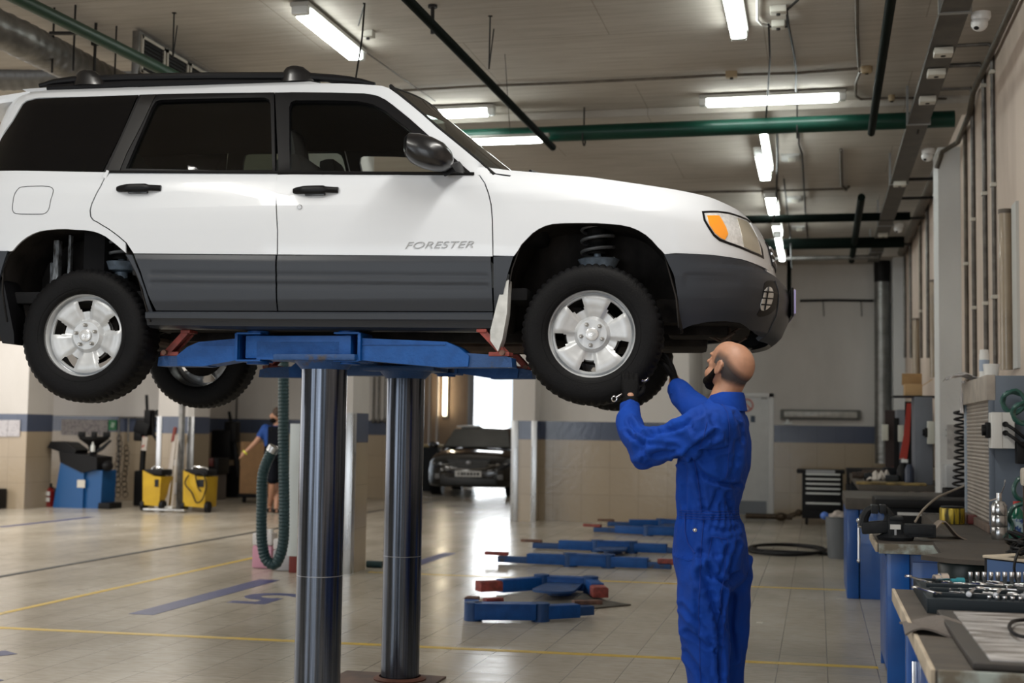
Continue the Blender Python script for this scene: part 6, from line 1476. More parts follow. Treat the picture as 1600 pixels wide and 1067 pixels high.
mb = MB(); P = [V2(1348, 822), V2(1350, 808), V2(1356, 798), V2(1366, 793)]; mb.tube(P, [.035, .03, .025, .022], 10); mb.box(V2(1366, 795)+Vector((0, 0, 0)), (.04, .14, .05), None, .006); obj('outer_jaw', mb, dgrey, v)
mb = MB(); P = [V2(1388, 818), V2(1390, 806), V2(1385, 798), V2(1378, 793)]; mb.tube(P, [.035, .03, .025, .022], 10); mb.box(V2(1379, 795), (.04, .14, .05), None, .006); obj('inner_jaw', mb, dgrey, v)
mb = MB(); a, b = V2(1342, 816), V2(1342, 876); mb.cyl(a, b, .008, n=10); mb.sph(a+Vector((0, 0, .01)), .016, 10, 8); mb.sph(b, .013, 10, 8); mb.cyl(V2(1340, 820), V2(1350, 820), .018, n=12); obj('handle_rod', mb, steel, v)
mb = MB(); a = V2(1399, 835); mb.lathe([(.10, -.02), (.11, .0), (.07, .02), (.05, .05)], (a.x, Yv, .82), 'Z', 20); obj('swivel_base', mb, dgrey, v)
mb = MB(); a = V2(1398, 822); mb.bx(a.x-.03, a.x+.03, Yv-.072, Yv-.066, a.z-.014, a.z+.014); obj('maker_plate', mb, whitep, v)
mb = MB(); a = V2(1398, 826); mb.bx(a.x-.006, a.x+.006, Yv-.08, Yv-.07, a.z-.05, a.z); obj('lock_lever', mb, steel, v)
# folded sheet and pipe bender cable on the bench
mb = MB(); c = fl(1463, 832, .8)
mb.grid(lambda u, v_: Vector((c.x-.10+.36*u, 8.35+.25*v_, .803+.085*math.exp(-((u-.28)/.16)**2)+.02*math.sin(5*u+v_))), 16, 6); o = single('folded_sheet', mb, mat('leather_brown', (.24, .19, .15), .7, var=.2), 'brown folded sheet lying on the second bench right of the vice', 'sheet'); solidify(o, .006, 1)
mb = MB(); q = [atd(1430, 815, 8.6), atd(1442, 797, 8.8), atd(1462, 779, 9.2), atd(1480, 770, 9.5), atd(1506, 759, 10.)]; mb.tube(dense(q, [.008]*5)[0], .008, 6); single('grey_cable', mb, mat('cable_beige', (.35, .30, .24), .5), 'pale cable curving up from the vice to the shutter cabinet', 'cable')
# yellow tin and small things
y_ = 9.9; c = aty(1488, 805, y_); mb = MB(); mb.lathe([(0, 0), (.085, 0), (.088, .01), (.088, .10), (.085, .11), (0, .11)], (c.x, y_, .797), 'Z', 24); o = single('yellow_tin', mb, mat('tin_yellow', (.50, .36, .03), .3, .3, col2=(.06, .05, .02), vscale=14, stretch=(4, 4, .3), thresh=(.5, .6)), 'yellow and black ribbed tin on the low bench left of the shutter cabinet', 'tin')
mb = MB(); mb.lathe([(0, .112), (.08, .112), (.082, .118), (.075, .122), (0, .12)], (c.x, y_, .797), 'Z', 24); obj('lid', mb, dgrey, o)
mb = MB(); mb.bx(c.x+.10, c.x+.2, y_-.05, y_+.1, .797, .86, .01); single('red_box', mb, mat('dark_red_box', (.12, .015, .012), .5), 'small dark red box right of the yellow tin', 'box')
# shutter cabinet
sc = T('shutter_cabinet', 'blue-grey wall cabinet with closed beige roller shutter and worn header', 'cabinet', (1.22, 9.7, .797))
Yn, Yf, Xf = 9.0, 10.50, 1.105
mb = MB(); mb.bx(Xf+.01, 1.375, Yn, Yf, .80, 1.815, .004); obj('body', mb, cabgrey, sc)
mb = MB(); mb.bx(Xf-.035, Xf+.02, Yn-.005, Yf, 1.655, 1.82, .004); obj('header', mb, mat('cabinet_header_beige', (.36, .32, .28), .55, var=.18, vscale=6), sc)
shm = mat('shutter_beige', (.34, .30, .265), .5, var=.12, vscale=4)
mb = MB(); prof = []
for i in range(33):
    z = .80+i*.0265; prof += [(Xf-.004, z), (Xf-.010, z+.012), (Xf-.004, z+.023), (Xf+.006, z+.0255)]
V0 = [[Vector((x, y, z)) for x, z in prof] for y in (Yn+.05, Yf-.05)]
mb.loft(V0, close=False, cap=False); o = obj('shutter', mb, shm, sc, sharp=20); solidify(o, .004)
mb = MB(); mb.bx(Xf-.02, Xf+.012, Yf-.06, Yf, .80, 1.655, .003); obj('side_rail', mb, mat('cabinet_pale_blue', (.30, .36, .43), .45), sc)
mb = MB(); mb.bx(Xf-.02, Xf+.012, Yn-.004, Yn+.05, .80, 1.655, .003); obj('side_rail', mb, cabgrey, sc)
mb = MB(); mb.bx(Xf-.03, Xf+.02, Yn+.0, Yf, .797, .85, .004); obj('bottom_rail', mb, mat('cabinet_rust_brown', (.14, .10, .08), .6, var=.3), sc)
# white switch box on its near side, black cables
def swbox(x0, x1, zt, zb, Y, dp, label, knob=True, mt=whitep):
    r = T('switch_box', label, 'switch box', ((x0+x1)/2, Y, zb))
    mb = MB(); mb.bx(x0, x1, Y, Y+dp, zb, zt, .006); obj('body', mb, mt, r)
    mb = MB(); xm = x0+(x1-x0)*.45; mb.bx(x0+.0, xm, Y-.012, Y, zb, zt, .004); obj('lid', mb, mt, r)
    mb = MB(); mb.bx(x0-.03, x0, Y+dp*.2, Y+dp*.7, (zt+zb)/2-.05, (zt+zb)/2+.05, .008); mb.cyl((x0-.03, Y+dp*.45, (zt+zb)/2), (x0-.05, Y+dp*.45, (zt+zb)/2), .035, n=16) if knob else None; obj('knob', mb, black, r)
    for z in (zt-(zt-zb)*.33, zt-(zt-zb)*.57):
        mb = MB(); mb.cyl((xm+(x1-xm)*.25, Y-.02, z), (xm+(x1-xm)*.25, Y, z), .018, n=14); obj('cable_gland', mb, black, r)
    return r
a, b = aty(1549, 644, Yn-.16), aty(1586, 701, Yn-.16)
swbox(a.x, b.x, a.z, b.z, Yn-.16, .15, 'white switch box with two black plugs on the shutter cabinet side')
for k, (z, lab) in enumerate(((.33, 'upper black cable plugged into the white switch box'), (.57, 'lower black cable plugged into the white switch box'))):
    zz = a.z-(a.z-b.z)*z; x = a.x+(b.x-a.x)*.6; mb = MB(); mb.tube(dense([(x, Yn-.19, zz), (x+.04, Yn-.22, zz-.03), (x+.10, Yn-.22, zz-.08), (x+.16, Yn-.2, zz-.12), (x+.22, Yn-.15, zz-.2)], [.01]*5)[0], .011, 6); single('plug_cable', mb, black, lab, 'cable')
c = aty(1597, 690, Yn-.2); mb = MB(); mb.bx(c.x-.03, c.x+.06, Yn-.2, Yn-.1, c.z-.14, c.z, .006); single('black_adapter', mb, black, 'black adapter block hanging under the plugs at the right edge', 'adapter')
# green air hoses on the wall
ghm = mat('hose_dark_green', (.012, .075, .06), .35, coat=.3)
def coil(c, r, n, label, m=ghm, tr=.012, ry=None, tilt=0., drop=None):
    pts = []; ry = ry or r
    for i in range(n*18+1):
        a = 2*PI*i/18; k = 1+.10*math.sin(i*1.3)+.04*(i//18); pts.append((c[0]+r*k*math.cos(a), c[1]-.015*(i/18), c[2]+ry*k*math.sin(a)+tilt*math.cos(a)))
    if drop: pts += [Vector(p) for p in drop]
    mb = MB(); mb.tube(pts, tr, 7); return single('air_hose', mb, m, label, 'hose')
c = aty(1583, 628, Yn-.08); coil(c, .065, 3, 'small green hose coil hanging left above the white switch box')
c = aty(1598, 646, Yn-.25); coil(c, .06, 3, 'green hose coil overlapping the corner of the white switch box')
q = [aty(1602, 745, 8.7), aty(1590, 750, 8.7), aty(1584, 765, 8.7), aty(1590, 778, 8.7), aty(1603, 783, 8.7)]; mb = MB(); mb.tube(dense(q, [.014]*5)[0], .014, 8); single('air_hose', mb, ghm, 'green hose loop at the right edge under the white switch box', 'hose')
q = [aty(1603, 786, 8.5), aty(1584, 792, 8.5), aty(1577, 808, 8.5), aty(1582, 822, 8.5), aty(1580, 840, 8.4), aty(1592, 855, 8.3), aty(1603, 858, 8.3)]; mb = MB(); mb.tube(dense(q, [.014]*7)[0], .014, 8); single('air_hose', mb, ghm, 'green hose draped around the green bottle', 'hose')
# spray can / clear bottle, green bottle
Yb_ = 8.45; a, b = aty(1561, 790, Yb_), aty(1561, 846, Yb_); x = a.x; zt = a.z; zb = .80
o = T('pressure_can', 'silvery ribbed pressure bottle on the second bench before the shutter cabinet', 'bottle', (x, Yb_, zb))
R_ = .047; H_ = .23; mb = MB(); mb.lathe([(0, 0), (R_*.92, 0), (R_, .01), (R_, .07), (R_*.94, .075), (R_, .08), (R_, .14), (R_*.94, .145), (R_, .15), (R_, .20), (R_*.7, .225), (R_*.35, .235), (R_*.35, H_+.02), (0, H_+.02)], (x, Yb_, zb), 'Z', 28); obj('body', mb, mat('can_silver', (.50, .51, .52), .2, .9, var=.25, vscale=18), o)
mb = MB(); mb.cyl((x, Yb_, zb+H_+.02), (x, Yb_, zb+H_+.05), .016, n=12); mb.bar((x-.06, Yb_, zb+H_), (x, Yb_, zb+H_+.02), .012, .008); mb.tube([(x+.01, Yb_, zb+H_+.04), (x+.03, Yb_, zb+H_+.09), (x+.035, Yb_, zb+H_+.13)], .004, 6); obj('spray_head', mb, chrome, o)
x = aty(1589, 800, 8.6).x; o = T('green_bottle', 'green plastic bottle with red cap and label at the right edge', 'bottle', (x, 8.6, .8))
gb = mat('bottle_green', (.01, .16, .10), .2, coat=.6); mb = MB(); mb.lathe([(0, 0), (.045, 0), (.05, .01), (.05, .12), (.044, .15), (.022, .185), (.018, .20), (0, .20)], (x, 8.6, .8), 'Z', 24); obj('body', mb, gb, o)
mb = MB(); mb.cyl((x, 8.6, 1.0), (x, 8.6, 1.025), .022, n=16); obj('cap', mb, mat('cap_red', (.5, .03, .02), .4), o); mb = MB(); mb.lathe([(.0508, .04), (.0512, .045), (.0512, .115), (.0508, .12)], (x, 8.6, .8), 'Z', 24); obj('label', mb, mat('label_pale', (.40, .52, .55), .5, col2=(.03, .08, .25), vscale=30, thresh=(.5, .55)), o)
c = aty(1598, 745, 8.4); mb = MB(); mb.box((c.x+.05, 8.4, c.z+.0), (.12, .1, .11), None, .02); single('cream_canister', mb, mat('canister_cream', (.55, .50, .42), .5), 'cream canister cut by the right edge above the green bottle', 'canister')
mb = MB(); mb.bx(c.x+.0, c.x+.022, 8.38, 8.41, .80, c.z-.05); single('iron_stand', mb, mat('stand_brown', (.07, .05, .04), .6, .3), 'dark iron stand post at the right edge carrying the cream canister', 'stand')
# things on top of the cabinet
xt = 1.22; o = T('spray_bottle', 'white bottle with a blue-grey label on top of the shutter cabinet', 'bottle', (xt, 9.6, 1.82))
c = aty(1538, 575, 9.6); mb = MB(); mb.cyl((c.x, 9.6, 1.82), (c.x, 9.6, 1.99), .034, n=20); mb.cyl((c.x, 9.6, 1.99), (c.x, 9.6, 2.02), .030, n=20); obj('body', mb, whitep, o); mb = MB(); mb.cyl((c.x, 9.6, 1.87), (c.x, 9.6, 1.95), .0348, n=20, cap=False); obj('label', mb, mat('label_blue_grey', (.30, .36, .46), .5), o)
c = aty(1549, 576, 9.3); mb = MB(); mb.lathe([(0, 0), (.045, 0), (.055, .085), (.051, .085), (.042, .006), (0, .006)], (c.x, 9.3, 1.82), 'Z', 24); single('plastic_cup', mb, whitep, 'white plastic cup on top of the shutter cabinet', 'cup')
mb = MB(); c = aty(1515, 592, 10.2)
mb.grid(lambda u, v_: Vector((c.x-.16+.34*u, 10.0+.5*v_, 1.83+.05*abs(noise.noise(Vector((u*4, v_*4, 1))))+.03*math.sin(u*5))), 18, 14); o = single('plastic_wrap', mb, mat('crumpled_plastic', (.55, .53, .55), .25, var=.15, vscale=20, coat=.5), 'crumpled clear plastic on the far end of the shutter cabinet', 'wrap'); solidify(o, .004, 1)
mb = MB()
mb.grid(lambda u, v_: Vector((Xf-.03-.012*math.sin(u*7+v_*3)+.01*v_, Yf-.10+.16*u, 1.60+.24*v_)), 8, 10); o = single('hanging_plastic', mb, MATS['crumpled_plastic'], 'strip of clear plastic hanging over the far corner of the shutter cabinet', 'wrap'); solidify(o, .004, 1)
# grey locker, rear locker, carton, banner
Yg = 14.6; a, b = aty(1429, 620, Yg), aty(1458, 757, Yg)
r = T('locker', 'tall plain blue-grey locker right of the red strip', 'locker', ((a.x+b.x)/2, Yg, .87)); mb = MB(); mb.bx(a.x, b.x, Yg, Yg+.5, .90, a.z, .006); obj('body', mb, mat('locker_grey', (.14, .155, .185), .5, var=.1, vscale=3), r); mb = MB(); mb.bx(b.x, b.x+.03, Yg+.02, Yg+.5, .95, a.z-.75); obj('door_edge', mb, bedge2, r)
Yg2 = 16.6; a2, b2_ = aty(1402, 640, Yg2), aty(1430, 750, Yg2)
r = T('locker', 'rear blue-grey locker partly hidden by the red strip', 'locker', (a2.x, Yg2, .9)); mb = MB(); mb.bx(a2.x, b2_.x+.05, Yg2, Yg2+.5, .90, a2.z, .006); obj('body', mb, MATS['locker_grey'], r); mb = MB(); mb.bx(a2.x-.04, a2.x+.02, Yg2-.01, Yg2, 1.0, a2.z-.1); obj('black_panel', mb, black, r)
Yr = 15.6; mb = MB(); P0 = [aty(*p, Yr) for p in ((1417, 630), (1424, 630), (1421, 690), (1417, 719), (1405, 717), (1412, 680))]
mb.prism([(p.x, p.z) for p in P0], .02, 'XZ', Yr); o = single('red_banner', mb, mat('banner_red', (.42, .035, .02), .5, col2=(.5, .35, .32), vscale=8, thresh=(.62, .72)), 'red hanging strip with pale marks between the two lockers', 'banner')
mb = MB(); mb.bx(P0[0].x-.02, P0[1].x+.10, Yr+.03, Yr+.06, 1.05, P0[0].z+.02); single('black_apron', mb, black, 'black cloth hanging behind the red strip', 'cloth')
a, b = aty(1411, 592, Yg+.4), aty(1438, 620, Yg+.4); mb = MB(); mb.bx(a.x, b.x, Yg+.1, Yg+.35, b.z+.005, b.z+.13, .003); o = single('cardboard_box', mb, mat('cardboard', (.46, .30, .15), .8, var=.08), 'open cardboard box standing on top of the grey lockers', 'box')
mb = MB(); mb.box(((a.x+b.x)/2, Yg+.36, b.z+.19), (b.x-a.x+.03, .008, .13), Matrix.Rotation(.35, 3, 'X')); obj('flap', mb, MATS['cardboard'], o)
mb = MB(); mb.box((b.x+.06, Yg+.24, b.z+.15), (.12, .22, .006), Matrix.Rotation(-.6, 3, 'Y')); obj('flap', mb, MATS['cardboard'], o)
mb = MB(); mb.bx(a.x-.12, a.x+.35, Yg+.05, Yg+.5, b.z-.012, b.z+.003); single('shelf_board', mb, dgrey, 'thin dark shelf board under the cardboard box', 'shelf')
a, b = aty(1450, 658, Yg-.18), aty(1473, 694, Yg-.18); swbox(a.x, b.x, a.z, b.z, Yg-.18, .16, 'white switch box on the right side of the tall locker', mt=mat('plastic_ivory', (.55, .56, .50), .45))
a, b = aty(1404, 664, Yg2-.2), aty(1412, 690, Yg2-.2); mb = MB(); mb.bx(a.x, b.x, Yg2-.2, Yg2-.05, b.z, a.z, .005); single('ivory_box', mb, MATS['plastic_ivory'], 'ivory box on the rear locker left of the red strip', 'switch box')
a, b = aty(1378, 663, 19.), aty(1388, 688, 19.); mb = MB(); mb.bx(a.x, b.x, 19, 19.1, b.z, a.z, .005); single('ivory_box', mb, MATS['plastic_ivory'], 'ivory box beside the tall duct above the tool chest', 'switch box')
mb = MB(); mb.bx(a.x+.05, b.x+.15, 19.12, 19.2, .9, a.z+.2); single('jacket', mb, mat('dark_jacket', (.03, .02, .02), .8, col2=(.25, .05, .03), vscale=3, thresh=(.6, .7)), 'dark red and black garment hanging left of the rear locker', 'jacket')
for px, py, lab in ((1480, 663, 'pale grey panel on the wall right of the locker switch box'),):
    a, b = aty(px, py, 12.6), aty(px+14, py+55, 12.6); mb = MB(); mb.bx(a.x, 1.37, 12.6, 12.68, b.z, a.z, .004); single('wall_panel', mb, mat('panel_grey', (.33, .32, .31), .5, var=.2, vscale=12), lab, 'panel')
for dy, lab in ((0, 'upper black lead from the locker switch box to the wall panel'), (9, 'lower black lead from the locker switch box to the wall panel')):
    mb = MB(); q = [aty(1470, 670+dy, 13.9), aty(1482, 672+dy, 13.4), aty(1495, 678+dy, 12.9), aty(1504, 684+dy, 12.5)]; mb.tube(dense(q, [.012]*4)[0], .012, 6); single('black_lead', mb, black, lab, 'cable')
mb = MB(); pts = []
for i in range(120): t_ = i/119; c = aty(1500+2*math.sin(t_*4), 640+120*t_, 11.6); a = i*2*PI/10; pts.append((c.x+.05*math.cos(a), 11.6+.05*math.sin(a), c.z))
mb.tube(pts, .010, 5); single('coiled_hose', mb, black, 'black spiral air hose hanging left of the shutter cabinet', 'hose')
a = aty(1478, 723, 12.2); mb = MB(); mb.bx(a.x, 1.3, 12.2, 12.6, a.z-.22, a.z-.02, .02); o = single('white_canister', mb, mat('canister_dull', (.36, .37, .38), .5, var=.1), 'pale canister on the dark box behind the spiral hose', 'canister')
mb = MB(); mb.bx(a.x+.0, 1.32, 12.15, 12.6, .87, a.z-.23, .01); single('dark_box', mb, black, 'tall dark box under the pale canister behind the spiral hose', 'box')
# back bench with clutter
b6 = T('workbench', 'cluttered dark bench below the lockers, with a yellowish mat', 'workbench', (.9, 16, 0))
mb = MB(); mb.bx(.42, 1.36, 14.2, 18.4, .84, .90, .005); obj('bench_top', mb, mat('bench_top_dark', (.06, .05, .04), .6, var=.3), b6)
for x, y in ((.48, 14.3), (1.3, 14.3), (.48, 18.3), (1.3, 18.3)): mb = MB(); mb.bx(x-.04, x+.04, y-.04, y+.04, 0, .84); obj('leg', mb, dgrey, b6)
mb = MB(); mb.bx(.40, 1.10, 14.22, 14.58, .90, .925, .006); single('work_mat', mb, mat('mat_ochre', (.20, .14, .05), .8, var=.5, vscale=12), 'ochre fibre mat on the cluttered bench below the tall locker', 'mat')
rag = MB(); c = aty(1378, 757, 14.7)
rag.grid(lambda u, v_: Vector((c.x-.16+.32*u, 14.65+.25*v_, .93+.075*abs(noise.noise(Vector((u*5, v_*5, 7))))*math.sin(PI*u)*2)), 16, 10); o = single('white_rag', rag, mat('rag_white', (.55, .50, .45), .9), 'crumpled white rag on the cluttered bench', 'rag'); solidify(o, .008, 1)
def lump(px, py, Y, s, name, label, cat, m, zb=.925, kind=0):
    c = aty(px, py, Y); mb = MB(); z = zb
    if kind == 0: mb.box((c.x, Y, z+s[2]/2), s, random.uniform(-.4, .4), min(s)*.2)
    elif kind == 1: mb.lathe([(0, 0), (s[0]/2, 0), (s[0]/2, s[2]*.7), (s[0]*.25, s[2]), (0, s[2])], (c.x, Y, z), 'Z', 16)
    elif kind == 2:
        mb.cyl((c.x-s[0]/2, Y, z+s[2]/2), (c.x+s[0]/2, Y, z+s[2]/2), s[2]/2, n=16); mb.cyl((c.x-s[0]*.1, Y, z+s[2]/2), (c.x+s[0]*.2, Y, z+s[2]/2), s[2]*.62, n=16)
    return single(name, mb, m, label, cat)
dbl = mat('dark_blue_plastic', (.02, .03, .06), .35)
lump(1421, 752, 14.5, (.10, .10, .19), 'oil_can', 'dark blue can standing before the tall locker', 'can', dbl, kind=1)
lump(1411, 745, 14.75, (.12, .10, .20), 'machine_part', 'rounded dark part with a white cap left of the dark blue can', 'part', black, kind=1)
lump(1414, 738, 14.9, (.07, .07, .04), 'white_pot', 'small white pot on the clutter before the tall locker', 'pot', whitep, zb=1.12)
lump(1395, 755, 14.6, (.14, .10, .07), 'machine_part', 'dark block right of the white rag', 'part', dgrey)
lump(1358, 757, 14.8, (.10, .12, .08), 'machine_part', 'dark lump left of the white rag', 'part', dgrey, kind=2)
lump(1343, 752, 15.5, (.16, .10, .07), 'machine_part', 'brownish shaft part left on the cluttered bench', 'part', rust, kind=2)
lump(1368, 747, 16.2, (.30, .16, .08), 'machine_part', 'long brown part at the back of the cluttered bench', 'part', rust, kind=2)
lump(1390, 744, 16.8, (.16, .12, .10), 'machine_part', 'grey part standing at the back behind the white rag', 'part', dgrey)
b7 = T('tool_trolley', 'low dark trolley with a red-lined shelf beside the black tool chest', 'trolley', (.75, 20.3, 0))
mb = MB(); mb.bx(.42, 1.3, 20.0, 20.7, .82, .92, .02); obj('tray', mb, black, b7); mb = MB(); mb.bx(.42, 1.3, 20.0, 20.7, .05, .68, .02); obj('body', mb, black, b7)
mb = MB(); mb.bx(.62, 1.25, 19.97, 20.0, .70, .78); obj('shelf_front', mb, mat('shelf_red_grey', (.35, .22, .20), .5), b7)
for x, y in ((.45, 20.03), (1.27, 20.03), (.45, 20.67), (1.27, 20.67)): mb = MB(); mb.bx(x-.02, x+.02, y-.02, y+.02, .68, .82); obj('post', mb, black, b7)
# black tool chest
Yc = 21.2; a, b = aty(1253, 740, Yc), aty(1317, 740, Yc)
tc_ = T('tool_chest', 'black tool chest with six white drawer handles by the back wall', 'tool chest', ((a.x+b.x)/2, Yc+.25, 0))
mb = MB(); mb.bx(a.x, b.x, Yc, Yc+.5, .10, .80, .01); obj('body', mb, black, tc_)
mb = MB(); mb.bx(a.x-.08, b.x+.03, Yc-.03, Yc+.53, .80, .86, .015); obj('top_tray', mb, black, tc_)
mb = MB(); mb.bx(a.x+.06, b.x-.12, Yc-.035, Yc-.03, .80, .86); obj('tray_front', mb, mat('tray_light_grey', (.30, .31, .32), .5), tc_)
for i, py in enumerate((741, 748.5, 756, 763.5, 771, 786.5)):
    z = aty(1285, py, Yc).z; h = .075 if i < 5 else .15
    mb = MB(); mb.bx(a.x+.04, b.x-.02, Yc-.014, Yc, z-h*.62, z+h*.30 if i < 5 else z+.03, .004); d = obj('drawer', mb, black, tc_); mb = MB(); mb.bx(a.x+.06, b.x-.04, Yc-.035, Yc-.012, z-.014, z+.014, .004); obj('drawer_handle', mb, mat('handle_pale', (.62, .64, .62), .4), d)
for x in (a.x+.07, b.x-.07):
    for y in (Yc+.07, Yc+.43): mb = MB(); mb.cyl((x-.02, y, .05), (x+.02, y, .05), .05, n=16); obj('castor', mb, black, tc_)
# dark rods / jack along the wall foot
mb = MB(); a, b = aty(1165, 811, 21.9), aty(1248, 812, 21.9); mb.cyl((a.x, 21.9, .07), (b.x-.1, 21.9, .07), .045, n=12); mb.sph((b.x-.28, 21.9, .07), (.10, .09, .07), 12, 8); mb.cyl((b.x-.2, 21.9, .06), (b.x, 21.9, .14), .04, n=10); mb.sph((b.x, 21.9, .14), .06, 10, 8); single('drive_shaft', mb, mat('shaft_brown', (.08, .055, .035), .5, .5, var=.3), 'brown drive shaft lying at the foot of the back wall', 'shaft')
# grey bin
r = T('waste_bin', 'grey round bin with a crumpled bag standing left of the far blue bench', 'bin', (.20, 15.0, 0)); c = fl(1311, 872); c = Vector((c.x, c.y, 0))
mb = MB(); mb.lathe([(0, 0), (.115, 0), (.125, .02), (.155, .46), (.165, .47), (.155, .475), (.145, .45), (.11, .03), (0, .03)], c, 'Z', 28); obj('body', mb, mat('bin_grey', (.14, .15, .16), .5, var=.1, vscale=3), r); r.location = c
for o_ in r.children: o_.data.transform(Matrix.Translation(Vector((.20, 15.0, 0))-c))
mb = MB(); mb.sph(c+Vector((.01, 0, .47)), (.14, .13, .07), 14, 8); bg = obj('bag', mb, mat('bag_beige', (.42, .36, .32), .7, var=.3, vscale=20), r)
for v_ in bg.data.vertices: v_.co += Vector((0, 0, .04*noise.noise(v_.co*12)))
mb = MB(); mb.sph(c+Vector((-.16, 0, .48)), (.05, .05, .045), 10, 8); obj('glove_blue', mb, mat('nitrile_blue', (.08, .18, .55), .5), r)
# hose ring on the floor
mb = MB(); c = Vector((-.36, 16.25, 0)); pts = []
for i in range(90): a = 2*PI*i/40+2.6; k = 1+.06*math.sin(i*.21); pts.append((c.x+.44*k*math.cos(a), c.y+.62*k*math.sin(a), .02+.012*(i/45)))
pts += [(.05, 16.0, .02), (.3, 15.8, .02)]
mb.tube(pts, .018, 8); single('floor_hose', mb, black, 'black hose ring lying on the tiled floor right of the mechanic', 'hose')
# green lidded bin between the first benches and the electronics box
c = Vector((.70, 6.75, 0)); r = T('lidded_bin', 'dark green bin with a flat black lid between the two nearest benches', 'bin', c)
mb = MB(); mb.lathe([(0, 0), (.10, 0), (.11, .02), (.118, .72), (.115, .74), (0, .74)], c, 'Z', 32); obj('body', mb, mat('bin_green', (.008, .045, .04), .4), r)
mb = MB(); mb.lathe([(.119, .70), (.126, .71), (.132, .80), (.125, .812), (0, .815)], c, 'Z', 32); obj('rim', mb, mat('bin_rim_dark', (.012, .022, .022), .4), r)
c2 = fl(1500, 855, .775); mb = MB()
mb.prism([(.49, 6.72), (.62, 6.58), (1.02, 6.45), (1.34, 6.45), (1.34, 7.6), (.62, 7.6), (.60, 6.9)], .022, 'XY', .817); o = single('dark_board', mb, mat('board_dark_brown', (.045, .036, .028), .6, var=.3), 'dark flat board lying across the green bin', 'board')
Ye = 5.95; r = T('battery_charger', 'blue and beige electronics box under tangled black leads', 'charger', (1.05, Ye, .4))
EM = Matrix.Rotation(.75, 3, 'Z'); c = Vector((.93, 6.06, .80)); mb = MB(); mb.box(c, (.34, .30, .20), EM, .006); obj('body', mb, black, r)
mb = MB(); mb.box(c+EM@Vector((-.172, 0, .04)), (.006, .26, .10), EM); obj('front_panel', mb, mat('panel_blue', (.05, .10, .22), .4), r); mb = MB(); mb.box(c+EM@Vector((-.178, 0, -.06)), (.012, .30, .04), EM, .003); mb.box(c+EM@Vector((0, 0, .102)), (.36, .30, .012), EM, .003); obj('trim_beige', mb, bedge2, r)
mb = MB(); mb.bx(.66, 1.36, 5.78, 6.3, .0, .695, .01); single('box_stand', mb, dgrey, 'dark stand carrying the electronics box between the benches', 'stand')
mb = MB(); pts = []
random.seed(3)
for i in range(46): t_ = i/45; pts.append((.92+.12*math.sin(i*1.9)+.03*math.sin(i*.7), 5.98+.10*math.cos(i*1.3), .945+.028*math.sin(i*2.3)+.010*(i % 5)))
mb.tube(dense(pts, [.007]*len(pts), 4)[0], .0065, 6)
for k in range(3): x = .80+.06*k; mb.tube(dense([(x+.06, 5.9, .96), (x, 5.74, .95), (x-.02, 5.71, .87), (x+.02, 5.71, .77), (x+.06, 5.75, .74)], [.007]*5)[0], .006, 6)
single('tangled_leads', mb, black, 'tangle of black leads on top of the electronics box', 'cable')
# ---- socket set on the nearest bench
Xs0, Xs1, Ys0, Ys1 = .385, 1.16, 4.86, 5.52
ck = T('socket_set_case', 'open dark socket set case full of chrome sockets on the nearest bench', 'tool case', ((Xs0+Xs1)/2, (Ys0+Ys1)/2, .80))
casem = mat('case_blue_grey', (.014, .021, .027), .5, spec=.25)
mb = MB(); mb.bx(Xs0, Xs1, Ys0, Ys1, .80, .842, .006); obj('tray', mb, casem, ck)
mb = MB()
for (x0, x1, y0, y1) in ((Xs0-.005, Xs1+.005, Ys0-.012, Ys0), (Xs0-.005, Xs1+.005, Ys1, Ys1+.012), (Xs0-.012, Xs0, Ys0-.01, Ys1+.01), (Xs1, Xs1+.012, Ys0-.01, Ys1+.01)): mb.bx(x0, x1, y0, y1, .80, .852, .003)
obj('rim', mb, casem, ck)
sockm = mat('socket_chrome', (.75, .75, .76), .18, 1.)
n_ = 0
def socket(x, y, r, h, z=.843, lying=None, lab=None):
    mb = MB()
    if lying is None: mb.lathe([(r*.6, h*.35), (r*.62, h), (r*.95, h), (r, h*.95), (r, h*.5), (r*.8, h*.35), (r*.8, 0), (0, 0)], (x, y, z), 'Z', 14)
    else:
        d = Vector((math.cos(lying), math.sin(lying), 0)); p = Vector((x, y, z+r*.8)); mb.tube([p, p+d*h*.4, p+d*h*.45, p+d*h], [r*.75, r*.75, r, r], 12)
    o = obj('socket', mb, sockm, None); return o
gs = 'sockets in the open case'
def put(o, lab, cat='socket'): tag(o, lab, cat, gs)
k = 0
for i in range(22):
    x = Xs0+.20+i*.0255; r = .0085+.00018*i; o = socket(x, Ys1-.045, r, .045+.001*i); put(o, 'upright chrome socket in the back row of the socket set case'); k += 1
for i in range(22):
    x = Xs0+.20+i*.0255; o = socket(x, Ys0+.035, .007+.0004*(i % 4), .022); put(o, 'small chrome socket in the front row of the socket set case'); o['group'] = 'front row sockets'
for (x, y, r, h, a, lab) in ((Xs0+.06, Ys1-.08, .022, .055, .4, 'large chrome socket lying in the back left corner of the case'), (Xs0+.26, Ys1-.10, .014, .08, -1.1, 'chrome socket lying left of the middle in the case'), (Xs0+.30, Ys1-.18, .012, .06, -1.2, 'chrome socket lying just in front of another left of the middle'), (Xs0+.48, Ys1-.13, .016, .085, -1.0, 'chrome socket lying in the middle of the case'), (Xs0+.52, Ys0+.22, .015, .08, -.9, 'chrome socket lying near the middle front of the case')):
    o = socket(x, y, r, h, lying=a); tag(o, lab, 'socket')
o = socket(Xs0+.12, Ys1-.12, .016, .05, lying=.2); o.data.materials[0] = mat('socket_teal', (.03, .25, .32), .4, .4); tag(o, 'teal ringed socket near the left end of the case', 'socket')
